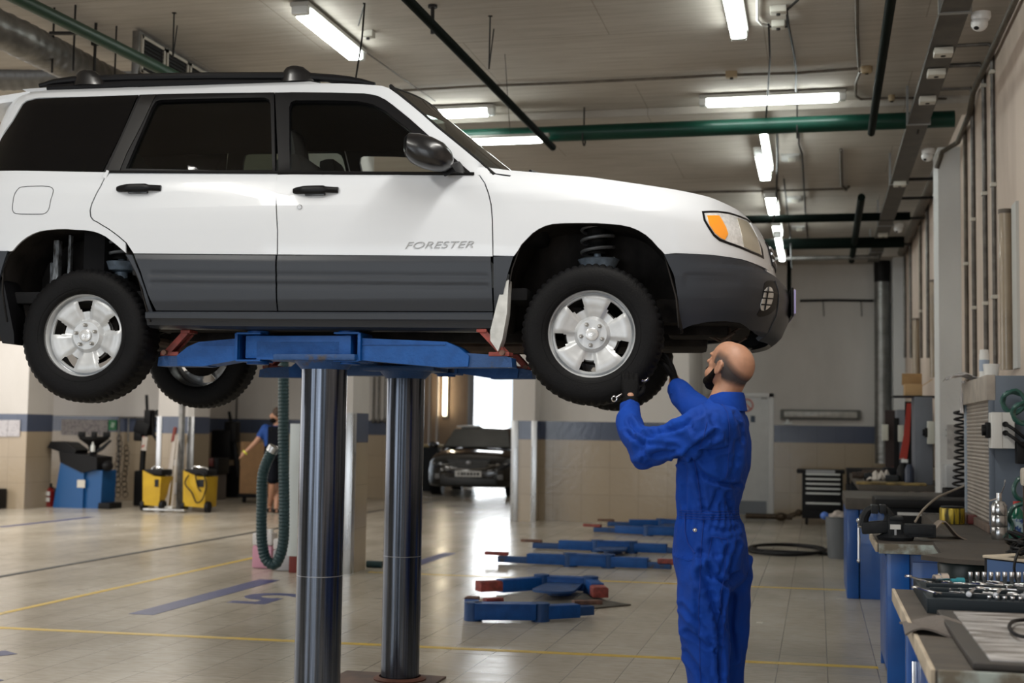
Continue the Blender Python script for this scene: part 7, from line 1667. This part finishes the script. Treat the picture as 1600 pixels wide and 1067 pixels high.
def spanner(x0, y0, x1, y1, z, w, label, open_end=True):
    a, b = Vector((x0, y0, z)), Vector((x1, y1, z)); d = (b-a).normalized(); u = Vector((-d.y, d.x, 0)); mb = MB()
    mb.bar(a, b, w, .006, .002); mb.tube([a+(d*math.cos(t)+u*math.sin(t))*w*.9-d*w*.6 for t in [2*PI*i/14 for i in range(14)]], w*.35, 6, closed=True)
    for s in (-1, 1): mb.tube([b-d*.002, b+u*s*w*.8+d*w*.3, b+u*s*w*.7+d*w*1.3], w*.33, 6)
    return single('spanner', mb, sockm, label, 'spanner')
spanner(Xs0+.22, Ys1-.24, Xs0+.40, Ys1-.28, .85, .014, 'flat spanner lying left in the socket case'); spanner(Xs0+.22, Ys1-.30, Xs0+.42, Ys1-.36, .85, .014, 'second flat spanner lying left in the socket case')
spanner(Xs0+.56, Ys1-.12, Xs0+.66, Ys0+.14, .85, .016, 'long spanner lying diagonally right in the socket case'); spanner(Xs0+.62, Ys1-.14, Xs0+.74, Ys0+.2, .85, .013, 'slim spanner right of the long diagonal one')
spanner(Xs0-.03, Ys1-.02, Xs0+.03, Ys0+.45, .86, .012, 'spanner poking out over the back left corner of the case'); spanner(Xs0-.03, Ys0+.25, Xs0+.03, Ys0+.10, .86, .012, 'spanner poking out over the front left corner of the case')
for i, (x, y) in enumerate(((.36, .30), (.40, .42), (.46, .33), (.44, .22), (.50, .44))):
    mb = MB(); mb.cyl((Xs0+x-.03, Ys0+y, .858), (Xs0+x+.03, Ys0+y-.02, .858), .014, n=12); o = single('bit_holder', mb, dgrey, 'dark grey holder lying among the sockets', 'holder', 'dark holders in the socket case')
# worn tray mat and grey cloth
mb = MB(); mb.bx(.40, 1.30, 3.71, 4.80, .802, .822, .008); mt_ = T('work_tray', 'worn pale metal tray with dark rim on the nearest bench', 'tray', (.85, 4.2, .80))
obj('rim', mb, mat('tray_rim_dark', (.035, .03, .026), .6, var=.3), mt_)
mb = MB(); mb.bx(.45, 1.26, 3.75, 4.74, .820, .826, .002); obj('tray_sheet', mb, mat('worn_zinc', (.50, .49, .49), .4, .3, col2=(.17, .155, .14), vscale=6, stretch=(1, 3.5, 1), thresh=(.36, .62)), mt_)
mb = MB(); c = fl(1420, 975, .81)
mb.grid(lambda u, v_: Vector((.27+.20*u, 4.33+.34*v_-.06*u, .806+.012*math.sin(u*6+v_*4)-(.05*max(0, .25-u)*4*(.25-u)))), 12, 12); o = single('grey_cloth', mb, mat('cloth_grey', (.115, .10, .09), .9, bump=.4, bscale=60), 'grey cloth hanging over the edge of the nearest bench', 'cloth'); solidify(o, .006, 1)
mb = MB(); q = [fl(1612, 968, .84), fl(1585, 970, .84), fl(1577, 980, .84), fl(1588, 992, .84), fl(1612, 996, .84)]; mb.tube(dense(q, [.006]*5)[0], .006, 6); obj('handle', mb, black, mt_)
# more of the case contents: middle rows and moulded ribs
for j in range(3):
    mb = MB(); y = Ys0+.13+.15*j; mb.bx(Xs0+.02, Xs1-.02, y, y+.025, .84, .858, .004)
    obj('moulded_rib', mb, casem, ck)
random.seed(11)
for j, (y, lab) in enumerate(((Ys1-.16, 'chrome socket lying in the second row from the back of the case'), (Ys0+.33, 'chrome socket lying in the middle row of the case'), (Ys0+.19, 'chrome socket lying in the second row from the front of the case'))):
    for i in range(13):
        x = Xs0+.09+i*.038+random.uniform(-.006, .006)
        o = socket(x, y+random.uniform(-.01, .01), random.uniform(.008, .013), random.uniform(.035, .06), lying=random.uniform(-1.6, -.6)); tag(o, lab, 'socket', ('second row sockets', 'middle row sockets', 'second front row sockets')[j])
for i in range(5):
    x = Xs0+.14+i*.09; mb = MB(); mb.tube([(x, Ys0+.10, .862), (x+.035, Ys0+.26, .862)], .006, 8); mb.cyl((x-.004, Ys0+.075, .862), (x, Ys0+.10, .862), .010, n=10)
    single('extension_bar', mb, sockm, 'short chrome extension bar lying in the front half of the case', 'extension bar', 'extension bars in the socket case')
# ================================================================== LEFT SIDE AND PASSAGE
# exhaust hose hanging in a loop
hosem, nt, b = node_mat('exhaust_hose_teal')
g = nt.nodes.new('ShaderNodeNewGeometry'); b.inputs['Base Color'].default_value = (.010, .040, .046, 1); b.inputs['Roughness'].default_value = .5
Yh = 11.6
def hx(px, py): return aty(px, py, Yh)
q = [hx(443, 520), hx(443, 600), hx(443, 700), hx(444, 800), hx(442, 850), hx(433, 878), hx(424, 881), hx(414, 870), hx(409, 840), hx(409, 790), hx(411, 740), hx(424, 706)]
pts, _ = dense(q, [1]*len(q), 12); P = line3(pts, 300); rs = [.050+.0035*math.sin(i*2*PI/3.) for i in range(len(P))]
mb = MB(); mb.tube(P, rs, 16); hs = T('exhaust_hose', 'dark teal ribbed exhaust hose hanging in a long loop left of the posts', 'hose', hx(430, 885)); obj('hose', mb, hosem, hs)
mb = MB(); a = P[-1]; mb.tube([a, a+Vector((.03, 0, .05))], .055, 14); obj('hose_cuff', mb, steel, hs)
# white panel standing by the pillar
a, b = aty(456, 662, 12.1), aty(470, 662, 12.1); wp = T('narrow_board', 'tall narrow white panel standing against the pillar behind the near post', 'panel', ((a.x+b.x)/2, 12.1, 0))
mb = MB(); mb.bx(a.x, b.x+.15, 12.06, 12.14, .16, a.z, .004); obj('board', mb, mat('panel_white_blue', (.62, .68, .70), .4), wp)
mb = MB(); mb.bx(a.x+.02, b.x+.1, 12.06, 12.16, 0, .16, .01); obj('foot', mb, mat('foot_dark_red', (.16, .02, .015), .6), wp)
# jugs
def jug(px, py, label, liquid, h=.34, w=.21, fill=.6):
    c = fl(px, py); c.z = 0; r = T('plastic_jug', label, 'jug', c)
    mb = MB(); mb.box(c+Vector((0, 0, h*fill/2)), (w, .16, h*fill), None, .025); obj('liquid', mb, liquid, r)
    mb = MB(); mb.box(c+Vector((0, 0, h*fill+h*(1-fill)/2*.8)), (w, .16, h*(1-fill)*.8), None, .02); mb.box(c+Vector((0, 0, h*.97)), (w*.5, .03, .03), None, .01); obj('jug_top', mb, mat('jug_milky', (.62, .60, .60), .4), r)
    mb = MB(); mb.cyl(c+Vector((w*.3, 0, h*.9)), c+Vector((w*.3, 0, h*1.02)), .025, n=14); obj('cap', mb, whitep, r)
jug(413, 887, 'milky jug filled with pink liquid behind the hose loop', mat('pink_liquid', (.60, .30, .40), .35), .38)
jug(448, 891, 'empty milky jug between the hose loop and the white panel', mat('jug_clear', (.42, .42, .44), .3), .34, .24)
mb = MB(); c = fl(588, 887); mb.cyl((c.x-.1, c.y, .035), (c.x+.06, c.y, .035), .035, n=12); single('hose_end', mb, hosem, 'short dark hose end lying at the foot of the pillar', 'hose')
# far left group -----------------------------------------------------
Yt = 20.0
def L(px, py, Y=Yt): return aty(px, py, Y)
tcg = T('tyre_changer', 'blue tyre machine with a black turntable head by the far left wall', 'machine', (L(125, 790).x, Yt, 0))
x0, x1, x2 = L(89, 790).x, L(135, 790).x, L(160, 790).x; z = lambda py: L(120, py).z
mb = MB(); P = [(x0, .0), (x1, .0), (x1, z(733)), (L(101, 720).x, z(720))]; mb.prism(P, .55, 'XZ', Yt-.12); mb.prism([(x1, 0), (x2, 0), (L(163, 734).x, z(734)), (x1, z(733))], .45, 'XZ', Yt-.06); obj('body', mb, mat('machine_blue', (.003, .075, .24), .4, coat=.1), tcg)
mb = MB(); mb.bx(L(127, 750).x, L(139, 750).x, Yt-.125, Yt-.118, z(761), z(749)); obj('sticker', mb, mat('sticker_white', (.6, .57, .5), .5), tcg)
mb = MB(); mb.prism([(L(99, 705).x, z(705)), (L(158, 713).x, z(713)), (L(158, 732).x, z(732)), (L(135, 738).x, z(738)), (L(101, 722).x, z(722))], .5, 'XZ', Yt-.14); obj('bed', mb, black, tcg)
mb = MB(); mb.prism([(L(79, 700).x, z(700)), (L(84, 690).x, z(690)), (L(108, 691).x, z(691)), (L(124, 703).x, z(703)), (L(120, 712).x, z(712)), (L(98, 706).x, z(706))], .4, 'XZ', Yt-.1); obj('tool_tray', mb, black, tcg)
mb = MB(); c = L(147, 688); mb.lathe([(.05, -.25), (.08, -.15), (.10, -.08), (.24, .02), (.25, .06), (.10, .07), (0, .07)], (c.x, Yt, c.z), 'Z', 22)
for k in range(4): a = PI/2*k+.5; mb.box((c.x+.2*math.cos(a), Yt+.2*math.sin(a), c.z+.10), (.12, .08, .09), Matrix.Rotation(a, 3, 'Z'), .01)
obj('turntable', mb, black, tcg)
mb = MB(); mb.tube([L(140, 712), L(160, 700), L(173, 688)], [.03, .035, .02], 8); obj('lever_arm', mb, dgrey, tcg)
mb = MB(); c = L(145, 697, Yt-.2); mb.lathe([(0, -.09), (.035, -.09), (.035, .0), (.012, .04), (.012, .07), (0, .07)], c, 'Z', 14); obj('soap_bottle', mb, mat('bottle_translucent', (.55, .57, .55), .4), tcg)
mb = MB(); c = L(168, 728); mb.sph(c, (.09, .12, .09), 14, 10); obj('motor', mb, black, tcg)
mb = MB(); a, b = L(158, 786), L(176, 790); mb.bx(a.x, b.x, Yt-.1, Yt+.3, 0, .10, .01); obj('pedal_box', mb, black, tcg)
c = L(76, 780, 20.1); fe_ = T('fire_extinguisher', 'red extinguisher with white labels left of the blue tyre machine', 'extinguisher', (c.x, 20.1, 0))
mb = MB(); mb.lathe([(0, 0), (.10, 0), (.105, .02), (.105, .26), (.06, .32), (0, .33)], (c.x, 20.1, 0), 'Z', 20); obj('cylinder', mb, mat('extinguisher_red', (.22, .012, .01), .35), fe_)
for zz in (.09, .19): mb = MB(); mb.bx(c.x-.02, c.x+.085, 19.985, 20.0, zz, zz+.07); obj('label', mb, whitep, fe_)
mb = MB(); mb.box((c.x, 20.1, .36), (.10, .04, .07), None, .01); mb.tube([(c.x+.03, 20.1, .34), (c.x+.12, 20.1, .30), (c.x+.13, 20.1, .12)], .015, 6); obj('valve', mb, black, fe_)
mb = MB(); a, b = L(0, 772, 19.2), L(12, 792, 19.2); mb.bx(-14.0, -13.15, 19.0, 19.3, 0, .30, .02) if False else mb.bx(a.x-.5, L(3, 790, 19.2).x, 19.1, 19.33, 0, .33, .02); single('dark_crate', mb, black, 'dark crate at the foot of the pillar on the far left edge', 'crate')
# papers and green sign on the wall band
def paper(px0, px1, py0, py1, Y, m, label, name='wall_notice', cat='notice', ruled=True):
    a, b = aty(px0, py0, Y), aty(px1, py1, Y); mb = MB(); mb.bx(a.x, b.x, Y-.012, Y, b.z, a.z); o = single(name, mb, m, label, cat)
    return o
pw = mat('paper_white', (.50, .48, .50), .7, col2=(.35, .33, .36), vscale=30, thresh=(.55, .6))
pg = mat('paper_dim', (.34, .31, .30), .7, col2=(.22, .20, .21), vscale=26, thresh=(.5, .56))
paper(-4, 12, 656, 682, 19.34, pw, 'left white paper on the pillar at the left edge'); paper(13.5, 31, 656, 682, 19.34, pw, 'right white paper on the pillar at the left edge')
paper(49, 60, 655, 681, 22.38, pg, 'narrow grey notice just right of the far left pillar'); paper(97, 168, 655, 680, 22.38, pg, 'wide grey notice board behind the blue tyre machine')
gsn = paper(170, 182, 656, 672, 22.38, mat('exit_green', (.01, .17, .05), .5), 'small green sign right of the wide notice board', 'green_sign', 'sign')
a = aty(176, 664, 22.36); mb = MB(); mb.box((a.x, 22.362, a.z), (.07, .005, .10), Matrix.Rotation(.3, 3, 'Y')); obj('sign_symbol', mb, mat('sign_symbol_pale', (.35, .5, .38), .5), gsn)
mb = MB(); q = [aty(185, 745, 22.3), aty(186, 656, 22.3), aty(188, 652, 22.3), aty(240, 653, 22.3), aty(243, 657, 22.3)]; mb.tube(q, .018, 8); mb.tube([aty(200, 690, 22.3), aty(201, 653, 22.3)], .014, 6); single('wall_pipe_frame', mb, galv, 'thin pipe frame on the wall right of the green sign', 'pipe')
# chains on the wall
for px, py0, lab in ((186, 685, 'thick dark chain hanging on the wall right of the tyre machine'), (197, 700, 'thinner dark chain right of the thick one')):
    mb = MB(); a = aty(px, py0, 22.2); z_ = a.z; i = 0
    while z_ > .1: mb.tube([Vector((a.x+.02*math.sin(i*.8)+(.045 if i % 2 else .02)*math.cos(t), 22.2+(.02 if i % 2 else .045)*math.cos(t), z_+.06*math.sin(t))) for t in [2*PI*k/8 for k in range(8)]], .007, 5, closed=True); z_ -= .095; i += 1
    single('hanging_chain', mb, dark, lab, 'chain')
# black post machine (wheel balancer / bead arm)
Yp_ = 20.9
bm_ = T('tyre_arm_machine', 'tall black tyre-fitting machine with arm, left of the yellow charger', 'machine', (L(222, 790, Yp_).x, Yp_, 0))
mb = MB(); a, b = L(209, 735, Yp_), L(232, 785, Yp_); mb.bx(a.x, b.x, Yp_, Yp_+.5, 0, a.z, .03); obj('cabinet', mb, black, bm_)
mb = MB(); mb.tube([L(222, 735, Yp_), L(225, 690, Yp_), L(230, 655, Yp_)], [.05, .05, .04], 10); mb.tube([L(231, 668, Yp_), L(229, 617, Yp_)], .028, 8); obj('column', mb, black, bm_)
mb = MB(); mb.box(L(226, 668, Yp_), (.28, .25, .22), Matrix.Rotation(.3, 3, 'Y'), .03); mb.box(L(234, 652, Yp_), (.12, .2, .26), None, .02); mb.box(L(219, 680, Yp_), (.16, .2, .20), None, .03); mb.tube([L(238, 645, Yp_), L(240, 680, Yp_), L(246, 688, Yp_)], .03, 8); mb.box(L(249, 646, Yp_), (.12, .15, .09), Matrix.Rotation(.5, 3, 'Y'), .02); obj('fitting_head', mb, black, bm_)
mb = MB(); mb.box(L(226, 693, Yp_-.15), (.10, .02, .24), Matrix.Rotation(.1, 3, 'Y')); obj('instruction_tag', mb, mat('tag_red_white', (.55, .50, .45), .5, col2=(.40, .06, .04), vscale=14, thresh=(.55, .6)), bm_)
# yellow chargers
yelm = mat('machine_yellow', (.58, .36, .006), .4, col2=(.45, .27, .004), vscale=3)
def charger(px0, px1, Y, label, front_right):
    a, b = aty(px0, 735, Y), aty(px1, 735, Y); zt = a.z; r = T('starter_charger', label, 'charger', ((a.x+b.x)/2, Y, 0))
    xm = a.x+(b.x-a.x)*.62 if front_right else a.x+(b.x-a.x)*.58
    mb = MB(); mb.prism([(a.x+.02, .10), (b.x-.02, .08), (b.x, zt-.10), (xm, zt-.09), (a.x, zt)], .42, 'XZ', Y); obj('body', mb, yelm, r)
    mb = MB(); mb.bx(a.x+.0, b.x, Y+.02, Y+.4, zt-.08, zt+.02, .03); obj('top_cover', mb, black, r)
    mb = MB(); mb.tube([(a.x+.05, Y+.2, zt), (a.x+.1, Y+.2, zt+.06), (b.x-.1, Y+.2, zt+.04), (b.x-.03, Y+.2, zt-.03)], .018, 8); obj('handle', mb, chrome, r)
    for x in (a.x+.0, b.x-.0): mb = MB(); mb.cyl((x-.02, Y+.06, .09), (x+.04, Y+.06, .09), .09, n=18); obj('wheel', mb, black, r)
    mb = MB(); mb.bx(xm+.02, b.x-.04, Y-.012, Y, zt-.26, zt-.14); obj('control_panel', mb, dgrey, r)
    return r, a, b
r, a, b = charger(223, 252, 19.75, 'left yellow charger on wheels in front of the black machine', True)
r, a, b = charger(286, 323, 19.75, 'right yellow charger on wheels wrapped in black cables', False)
mb = MB(); q = [aty(295, 742, 19.7), aty(289, 755, 19.7), aty(300, 770, 19.7), aty(307, 785, 19.7), aty(316, 780, 19.7), aty(322, 760, 19.7), aty(318, 742, 19.7), aty(306, 740, 19.7), aty(309, 760, 19.7), aty(314, 768, 19.7)]; mb.tube(dense(q, [.012]*len(q))[0], .012, 6); obj('cable', mb, black, r)
mb = MB(); a, b = aty(225, 798, 19.6), aty(290, 799, 19.6); mb.bar((a.x, 19.62, .04), (b.x, 19.62, .04), .12, .03, .01); single('floor_rail', mb, steel, 'flat metal bar on the floor between the two yellow chargers', 'bar')
# mops leaning on the pillar
for (x0_, x1_, m, lab) in ((257, 273, mat('handle_pale_wood', (.50, .45, .40), .5), 'left pale mop handle leaning on the pillar'), (261, 275, MATS['handle_pale_wood'], 'middle pale mop handle leaning on the pillar'), (268, 279, MATS['handle_pale_wood'], 'right mop handle leaning on the pillar')):
    a, b = aty(x0_, 792, 19.9), aty(x1_, 680, 20.45); a.z = .02; mb = MB(); mb.cyl(a, b, .018, n=8); o = single('mop', mb, m, lab, 'mop')
    mb = MB(); mb.box(a+Vector((0, 0, .03)), (.16, .08, .06), Matrix.Rotation(x0_*.1, 3, 'Z'), .02); obj('mop_head', mb, whitep, o)
a, b = aty(270, 690, 20.4), aty(274, 670, 20.5); mb = MB(); mb.cyl(a-Vector((.06, .1, .9)), b, .022, n=8); o = single('broom', mb, mat('handle_dull', (.40, .33, .28), .5), 'broom with a dark red grip leaning on the pillar', 'broom'); mb = MB(); mb.cyl(a, b+Vector((0, 0, .02)), .032, n=10); obj('grip', mb, mat('grip_dark_red', (.20, .03, .02), .5), o)
mb = MB(); a = aty(284, 700, 20.45); mb.bx(a.x-.05, a.x+.02, 20.4, 20.5, .0, 2.2, .004); single('steel_upright', mb, galv, 'thin steel upright standing before the left pillar', 'upright')
for px, py, w, h, lab in ((275, 723, .10, .10, 'upper white socket box on the left pillar'), (275, 763, .17, .19, 'lower larger white socket box on the left pillar')):
    a = aty(px, py, 20.5); mb = MB(); mb.bx(a.x-w/2, a.x+w/2, 20.5, 20.6, a.z-h/2, a.z+h/2, .01); single('socket_box', mb, MATS['jug_milky'], lab, 'socket box')
# second black machine, dark trolley, carton cart behind the man
Yq = 24.2
r = T('tyre_arm_machine', 'second tall black tyre machine beside the brown carton', 'machine', (aty(358, 760, Yq).x, Yq, 0))
a, b = aty(342, 720, Yq), aty(374, 768, Yq); mb = MB(); mb.bx(a.x, b.x, Yq, Yq+.5, 0, .62, .03); obj('cabinet', mb, black, r)
mb = MB(); mb.box(aty(349, 695, Yq), (.42, .3, .60), None, .06); mb.box(aty(363, 675, Yq), (.25, .25, .42), None, .04); obj('fitting_head', mb, black, r)
mb = MB(); mb.tube([aty(372, 745, Yq), aty(366, 690, Yq), aty(358, 643, Yq)], [.06, .05, .03], 8); obj('column', mb, black, r)
r = T('machine_trolley', 'dark low trolley of parts behind the right yellow charger', 'trolley', (aty(325, 750, 23.2).x, 23.2, 0))
a, b = aty(313, 745, 23.2), aty(340, 765, 23.2); mb = MB(); mb.bx(a.x, b.x, 23.2, 23.7, .48, .80, .02); obj('tray', mb, black, r); mb = MB(); mb.bx(a.x+.03, b.x-.03, 23.25, 23.65, .0, .48, .02); obj('body', mb, mat('trolley_grey', (.16, .14, .13), .6), r)
mb = MB(); mb.box(aty(330, 722, 23.2), (.12, .1, .16), None, .03); obj('red_part', mb, mat('part_dark_red', (.12, .02, .015), .5), r)
for px, py, lab in ((320, 664, 'upper dark tool hanging on the wall right of the pillar'), (316, 693, 'lower dark tool hanging on the wall right of the pillar')):
    a = aty(px, py, 25.2); mb = MB(); mb.box(a, (.26, .06, .08), Matrix.Rotation(.4, 3, 'Y'), .01); mb.box(a+Vector((.05, 0, .06)), (.10, .06, .10), None, .01); single('wall_tool', mb, black, lab, 'tool')
Yk = 22.6; a, b = aty(376, 690, Yk), aty(412, 760, Yk)
r = T('carton', 'brown cardboard carton on a low dolly behind the far man', 'carton', ((a.x+b.x)/2, Yk, 0)); mb = MB(); mb.bx(a.x, b.x, Yk, Yk+.6, .17, a.z, .01); obj('box', mb, mat('carton_brown', (.30, .17, .08), .8, var=.1), r)
mb = MB(); mb.bx(a.x-.02, b.x+.02, Yk-.03, Yk+.62, .10, .17, .01); obj('dolly', mb, black, r)
for x in (a.x+.08, b.x-.08): mb = MB(); mb.cyl((x-.02, Yk+.05, .05), (x+.02, Yk+.05, .05), .05, n=14); obj('castor', mb, black, r)
# dark workbench edge beside the black car
a, b = aty(664, 702, 28.5), aty(690, 745, 28.5); mb = MB(); mb.bx(a.x-.2, b.x-.1, 28.5, 29.1, .0, 1.0, .02); o = single('passage_cabinet', mb, dgrey, 'dark cabinet with a yellowish top left of the black car', 'cabinet'); mb = MB(); mb.bx(a.x-.22, b.x-.08, 28.48, 29.12, 1.0, 1.05, .01); obj('top_board', mb, mat('board_yellowish', (.40, .30, .14), .5), o)
# tubs on top wall: pipes above stripe right of pillar
for i, px in enumerate((583, 591, 601)):
    a = aty(px, 657, 25.2); mb = MB(); mb.cyl((a.x, 25.2, a.z), (a.x, 25.2, 4.5), .02, n=6); mb.sph((a.x, 25.2, a.z), .05, 8, 6); single('thin_wall_pipe', mb, galv, ('left', 'middle', 'right')[i]+' of three thin pipes on the wall between the two posts', 'pipe')
for i, px in enumerate((352, 369)):
    a = aty(px, 655, 25.2); mb = MB(); mb.cyl((a.x, 25.2, a.z), (a.x, 25.2, 4.5), .015, n=6); single('thin_wall_pipe', mb, dark, ('left', 'right')[i]+' thin dark pipe on the wall above the second black machine', 'pipe')
# ---------------------------------------------------------------- the black car
CX, CY = -7.12, 26.7
bc_ = bpy.data.objects.new('car', None); COL.objects.link(bc_); bc_.location = (CX, CY, 0); bc_.rotation_euler = (0, 0, .10); tag(bc_, 'black car facing the camera in the bright passage doorway', 'car')
bpaint = mat('black_car_paint', (.004, .004, .004), .12, coat=.7)
st = [(0, .62, .30, .62), (.05, .78, .24, .74), (.18, .88, .20, .83), (.45, .92, .19, .92), (1.0, .925, .20, .99), (1.15, .925, .20, 1.02), (1.9, .92, .20, 1.03), (3.6, .92, .22, 1.02), (4.2, .88, .26, 1.0), (4.42, .78, .35, .9)]
rings = []
for (y, hw, zb, zt) in st:
    prof = [(-.80, 0), (-.97, .05), (-1, .25), (-1.0, .55), (-.97, .80), (-.86, .95), (-.60, 1.0), (0, 1.03), (.60, 1.0), (.86, .95), (.97, .80), (1.0, .55), (1., .25), (.97, .05), (.80, 0)]
    rings.append([Vector((hw*a_, y, zb+(zt-zb)*b_)) for a_, b_ in prof])
mb = MB(); mb.loft(rings); pobj('body', mb, bpaint, bc_, sharp=60)
rings = []
for (y, w0, w1, z0_, z1_) in ((1.05, .78, .76, .98, 1.0), (1.35, .79, .70, .99, 1.20), (1.75, .80, .62, 1.0, 1.42), (2.2, .80, .60, 1.0, 1.475), (3.1, .80, .60, 1.0, 1.46), (3.8, .78, .58, 1.0, 1.32), (4.15, .76, .62, .98, 1.02)):
    rings.append([Vector((x, y, z_)) for x, z_ in ((-w0, z0_), (-w0*.55-w1*.45, (z0_+z1_)/2), (-w1, z1_-.02), (-w1*.6, z1_+.01), (0, z1_+.02), (w1*.6, z1_+.01), (w1, z1_-.02), (w0*.55+w1*.45, (z0_+z1_)/2), (w0, z0_))])
mb = MB(); mb.loft(rings, close=False, cap=False); pobj('cabin', mb, bpaint, bc_, sharp=60)
mb = MB(); mb.grid(lambda u, v_: Vector(((2*u-1)*(.72-.12*v_), 1.10+.62*v_-.10*(1-(2*u-1)**2)*(1-v_*.5), 1.03+.385*v_)), 10, 6); ws_ = pobj('windscreen', mb, mat('screen_dark_glass', (.05, .06, .06), .06, coat=1.), bc_); solidify(ws_, .01, 1)
for s in (-1, 1):
    mb = MB(); mb.loft([[Vector((s*.58, -.0, .70)), Vector((s*.60, .03, .60)), Vector((s*.84, .18, .64)), Vector((s*.86, .24, .74))], [Vector((s*.56, .06, .70)), Vector((s*.60, .1, .62)), Vector((s*.80, .28, .66)), Vector((s*.82, .32, .74))]]); pobj('headlight', mb, mat('lamp_bright', (.7, .7, .68), .1, .4, coat=1.), bc_)
    mb = MB(); mb.tube([(s*.40, -.01, .68), (s*.55, .0, .665), (s*.80, .12, .70)], .012, 6); pobj('light_trim', mb, chrome, bc_)
    mb = MB(); mb.sph((s*1.01, 1.35, 1.06), (.12, .07, .075), 12, 8); mi_ = pobj('side_mirror', mb, bpaint, bc_)
    for y in (.85, 3.45):
        mb = MB(); mb.cyl((s*.70, y, .33), (s*.93, y, .33), .335, n=28); w_ = pobj('wheel', mb, tyre_m, bc_); mb = MB(); mb.cyl((s*.92, y, .33), (s*.94, y, .33), .20, n=20); pobj('hub', mb, galv, w_)
    mb = MB(); mb.box((s*.62, .03, .42), (.22, .06, .12), None, .02); pobj('fog_lamp', mb, mat('fog_grey', (.15, .15, .15), .3), bc_)
    mb = MB(); mb.box((s*.45, .0, .56), (.10, .04, .03), None, .01); pobj('sensor_trim', mb, mat('trim_grey_blob', (.30, .30, .30), .4), bc_)
mb = MB(); mb.prism([(-.46, .78), (.46, .78), (.36, .62), (0, .59), (-.36, .62)], .05, 'XZ', -.03); gr_ = pobj('grille', mb, mat('grille_black', (.006, .006, .006), .4), bc_)
for z_ in (.64, .68, .72): mb = MB(); mb.tube([(-.40, -.035, z_+.02), (0, -.045, z_), (.40, -.035, z_+.02)], .007, 6); pobj('grille_bar', mb, galv, gr_)
mb = MB(); mb.sph((0, -.05, .715), (.055, .02, .045), 14, 8); pobj('badge', mb, mat('badge_grey', (.4, .4, .42), .3, .5), gr_)
mb = MB(); mb.tube([(-.50, -.02, .66), (-.36, -.03, .60), (0, -.05, .575), (.36, -.03, .60), (.50, -.02, .66)], .010, 6); pobj('chrome_strip', mb, chrome, gr_)
mb = MB(); mb.bx(-.28, .28, -.06, -.035, .42, .545, .004); pl_ = pobj('number_plate', mb, mat('plate_white', (.72, .72, .70), .5), bc_)
for i, (x, w_) in enumerate(((-.20, .03), (-.13, .05), (-.07, .04), (0, .05), (.07, .05), (.14, .04), (.21, .05))): mb = MB(); mb.bx(x-w_/2, x+w_/2, -.064, -.060, .455, .51); pobj('plate_mark', mb, dgrey, pl_)
mb = MB(); mb.bx(-.60, .60, -.035, .02, .24, .40, .02); pobj('lower_grille', mb, MATS['grille_black'], bc_)
mb = MB(); mb.sph((-.30, 1.9, 1.47), (.30, .12, .035), 14, 8); pobj('roof_light_box', mb, whitep, bc_)
w = bpy.data.worlds.new('sky'); SC.world = w; w.use_nodes = True; nt = w.node_tree
bg = nt.nodes['Background']; bg.inputs[0].default_value = (.82, .91, 1., 1); bg.inputs[1].default_value = 1.15
def area(name, loc, rot, sx, sy, power, col=(1, 1, 1)):
    l = bpy.data.lights.new(name, 'AREA'); l.shape = 'RECTANGLE'; l.size = sx; l.size_y = sy; l.energy = power; l.color = col
    o = bpy.data.objects.new(name, l); COL.objects.link(o); o.location = loc; o.rotation_euler = rot; return o
# daylight through the garage doors on the camera's side of the hall
for x in (-9.7, -3.2): area('daylight_door_front', (x, -3.9, 1.9), (math.radians(84), 0, 0), 4.0, 3.5, 105, (.93, .97, 1))
area('fill_left_wall', (-16.6, 12, 2.2), (math.radians(85), 0, math.radians(-90)), 14, 3.6, 300, (.97, .98, 1))  # fill added along the closed left wall to brighten the deep hall
area('daylight_door_rear', (-7.6, 31.4, 1.6), (math.radians(-90), 0, 0), 1.2, 2.8, 120, (.95, .98, 1))
# added fill lights over the bays outside the frame, without fixtures
for x in (-13, -9):
    for y in (8, 16): area('bay_fill', (x, y, 4.4), (0, 0, 0), .3, 4, 150, (1, .97, .90))
for x, y in ((-3.7, 3), (-.6, 4.5)): area('bay_fill', (x, y, 4.4), (0, 0, 0), .3, 3, 95, (1, .97, .90))
cd_ = bpy.data.cameras.new('camera'); cam = bpy.data.objects.new('camera', cd_); COL.objects.link(cam)
cam.matrix_basis = Matrix.Translation(CAM)@Matrix((_R, _U, -_F)).transposed().to_4x4()
cd_.sensor_fit = 'HORIZONTAL'; cd_.sensor_width = 36; cd_.lens = 36*FPX/1600; cd_.clip_start = .05; cd_.clip_end = 200
cd_.dof.use_dof = True; cd_.dof.focus_distance = 6.2; cd_.dof.aperture_fstop = 2.8
SC.camera = cam
SC.view_settings.view_transform = 'Standard'; SC.view_settings.look = 'None'; SC.view_settings.gamma = 1; SC.view_settings.use_curve_mapping = False
SC.view_settings.exposure = 0.15
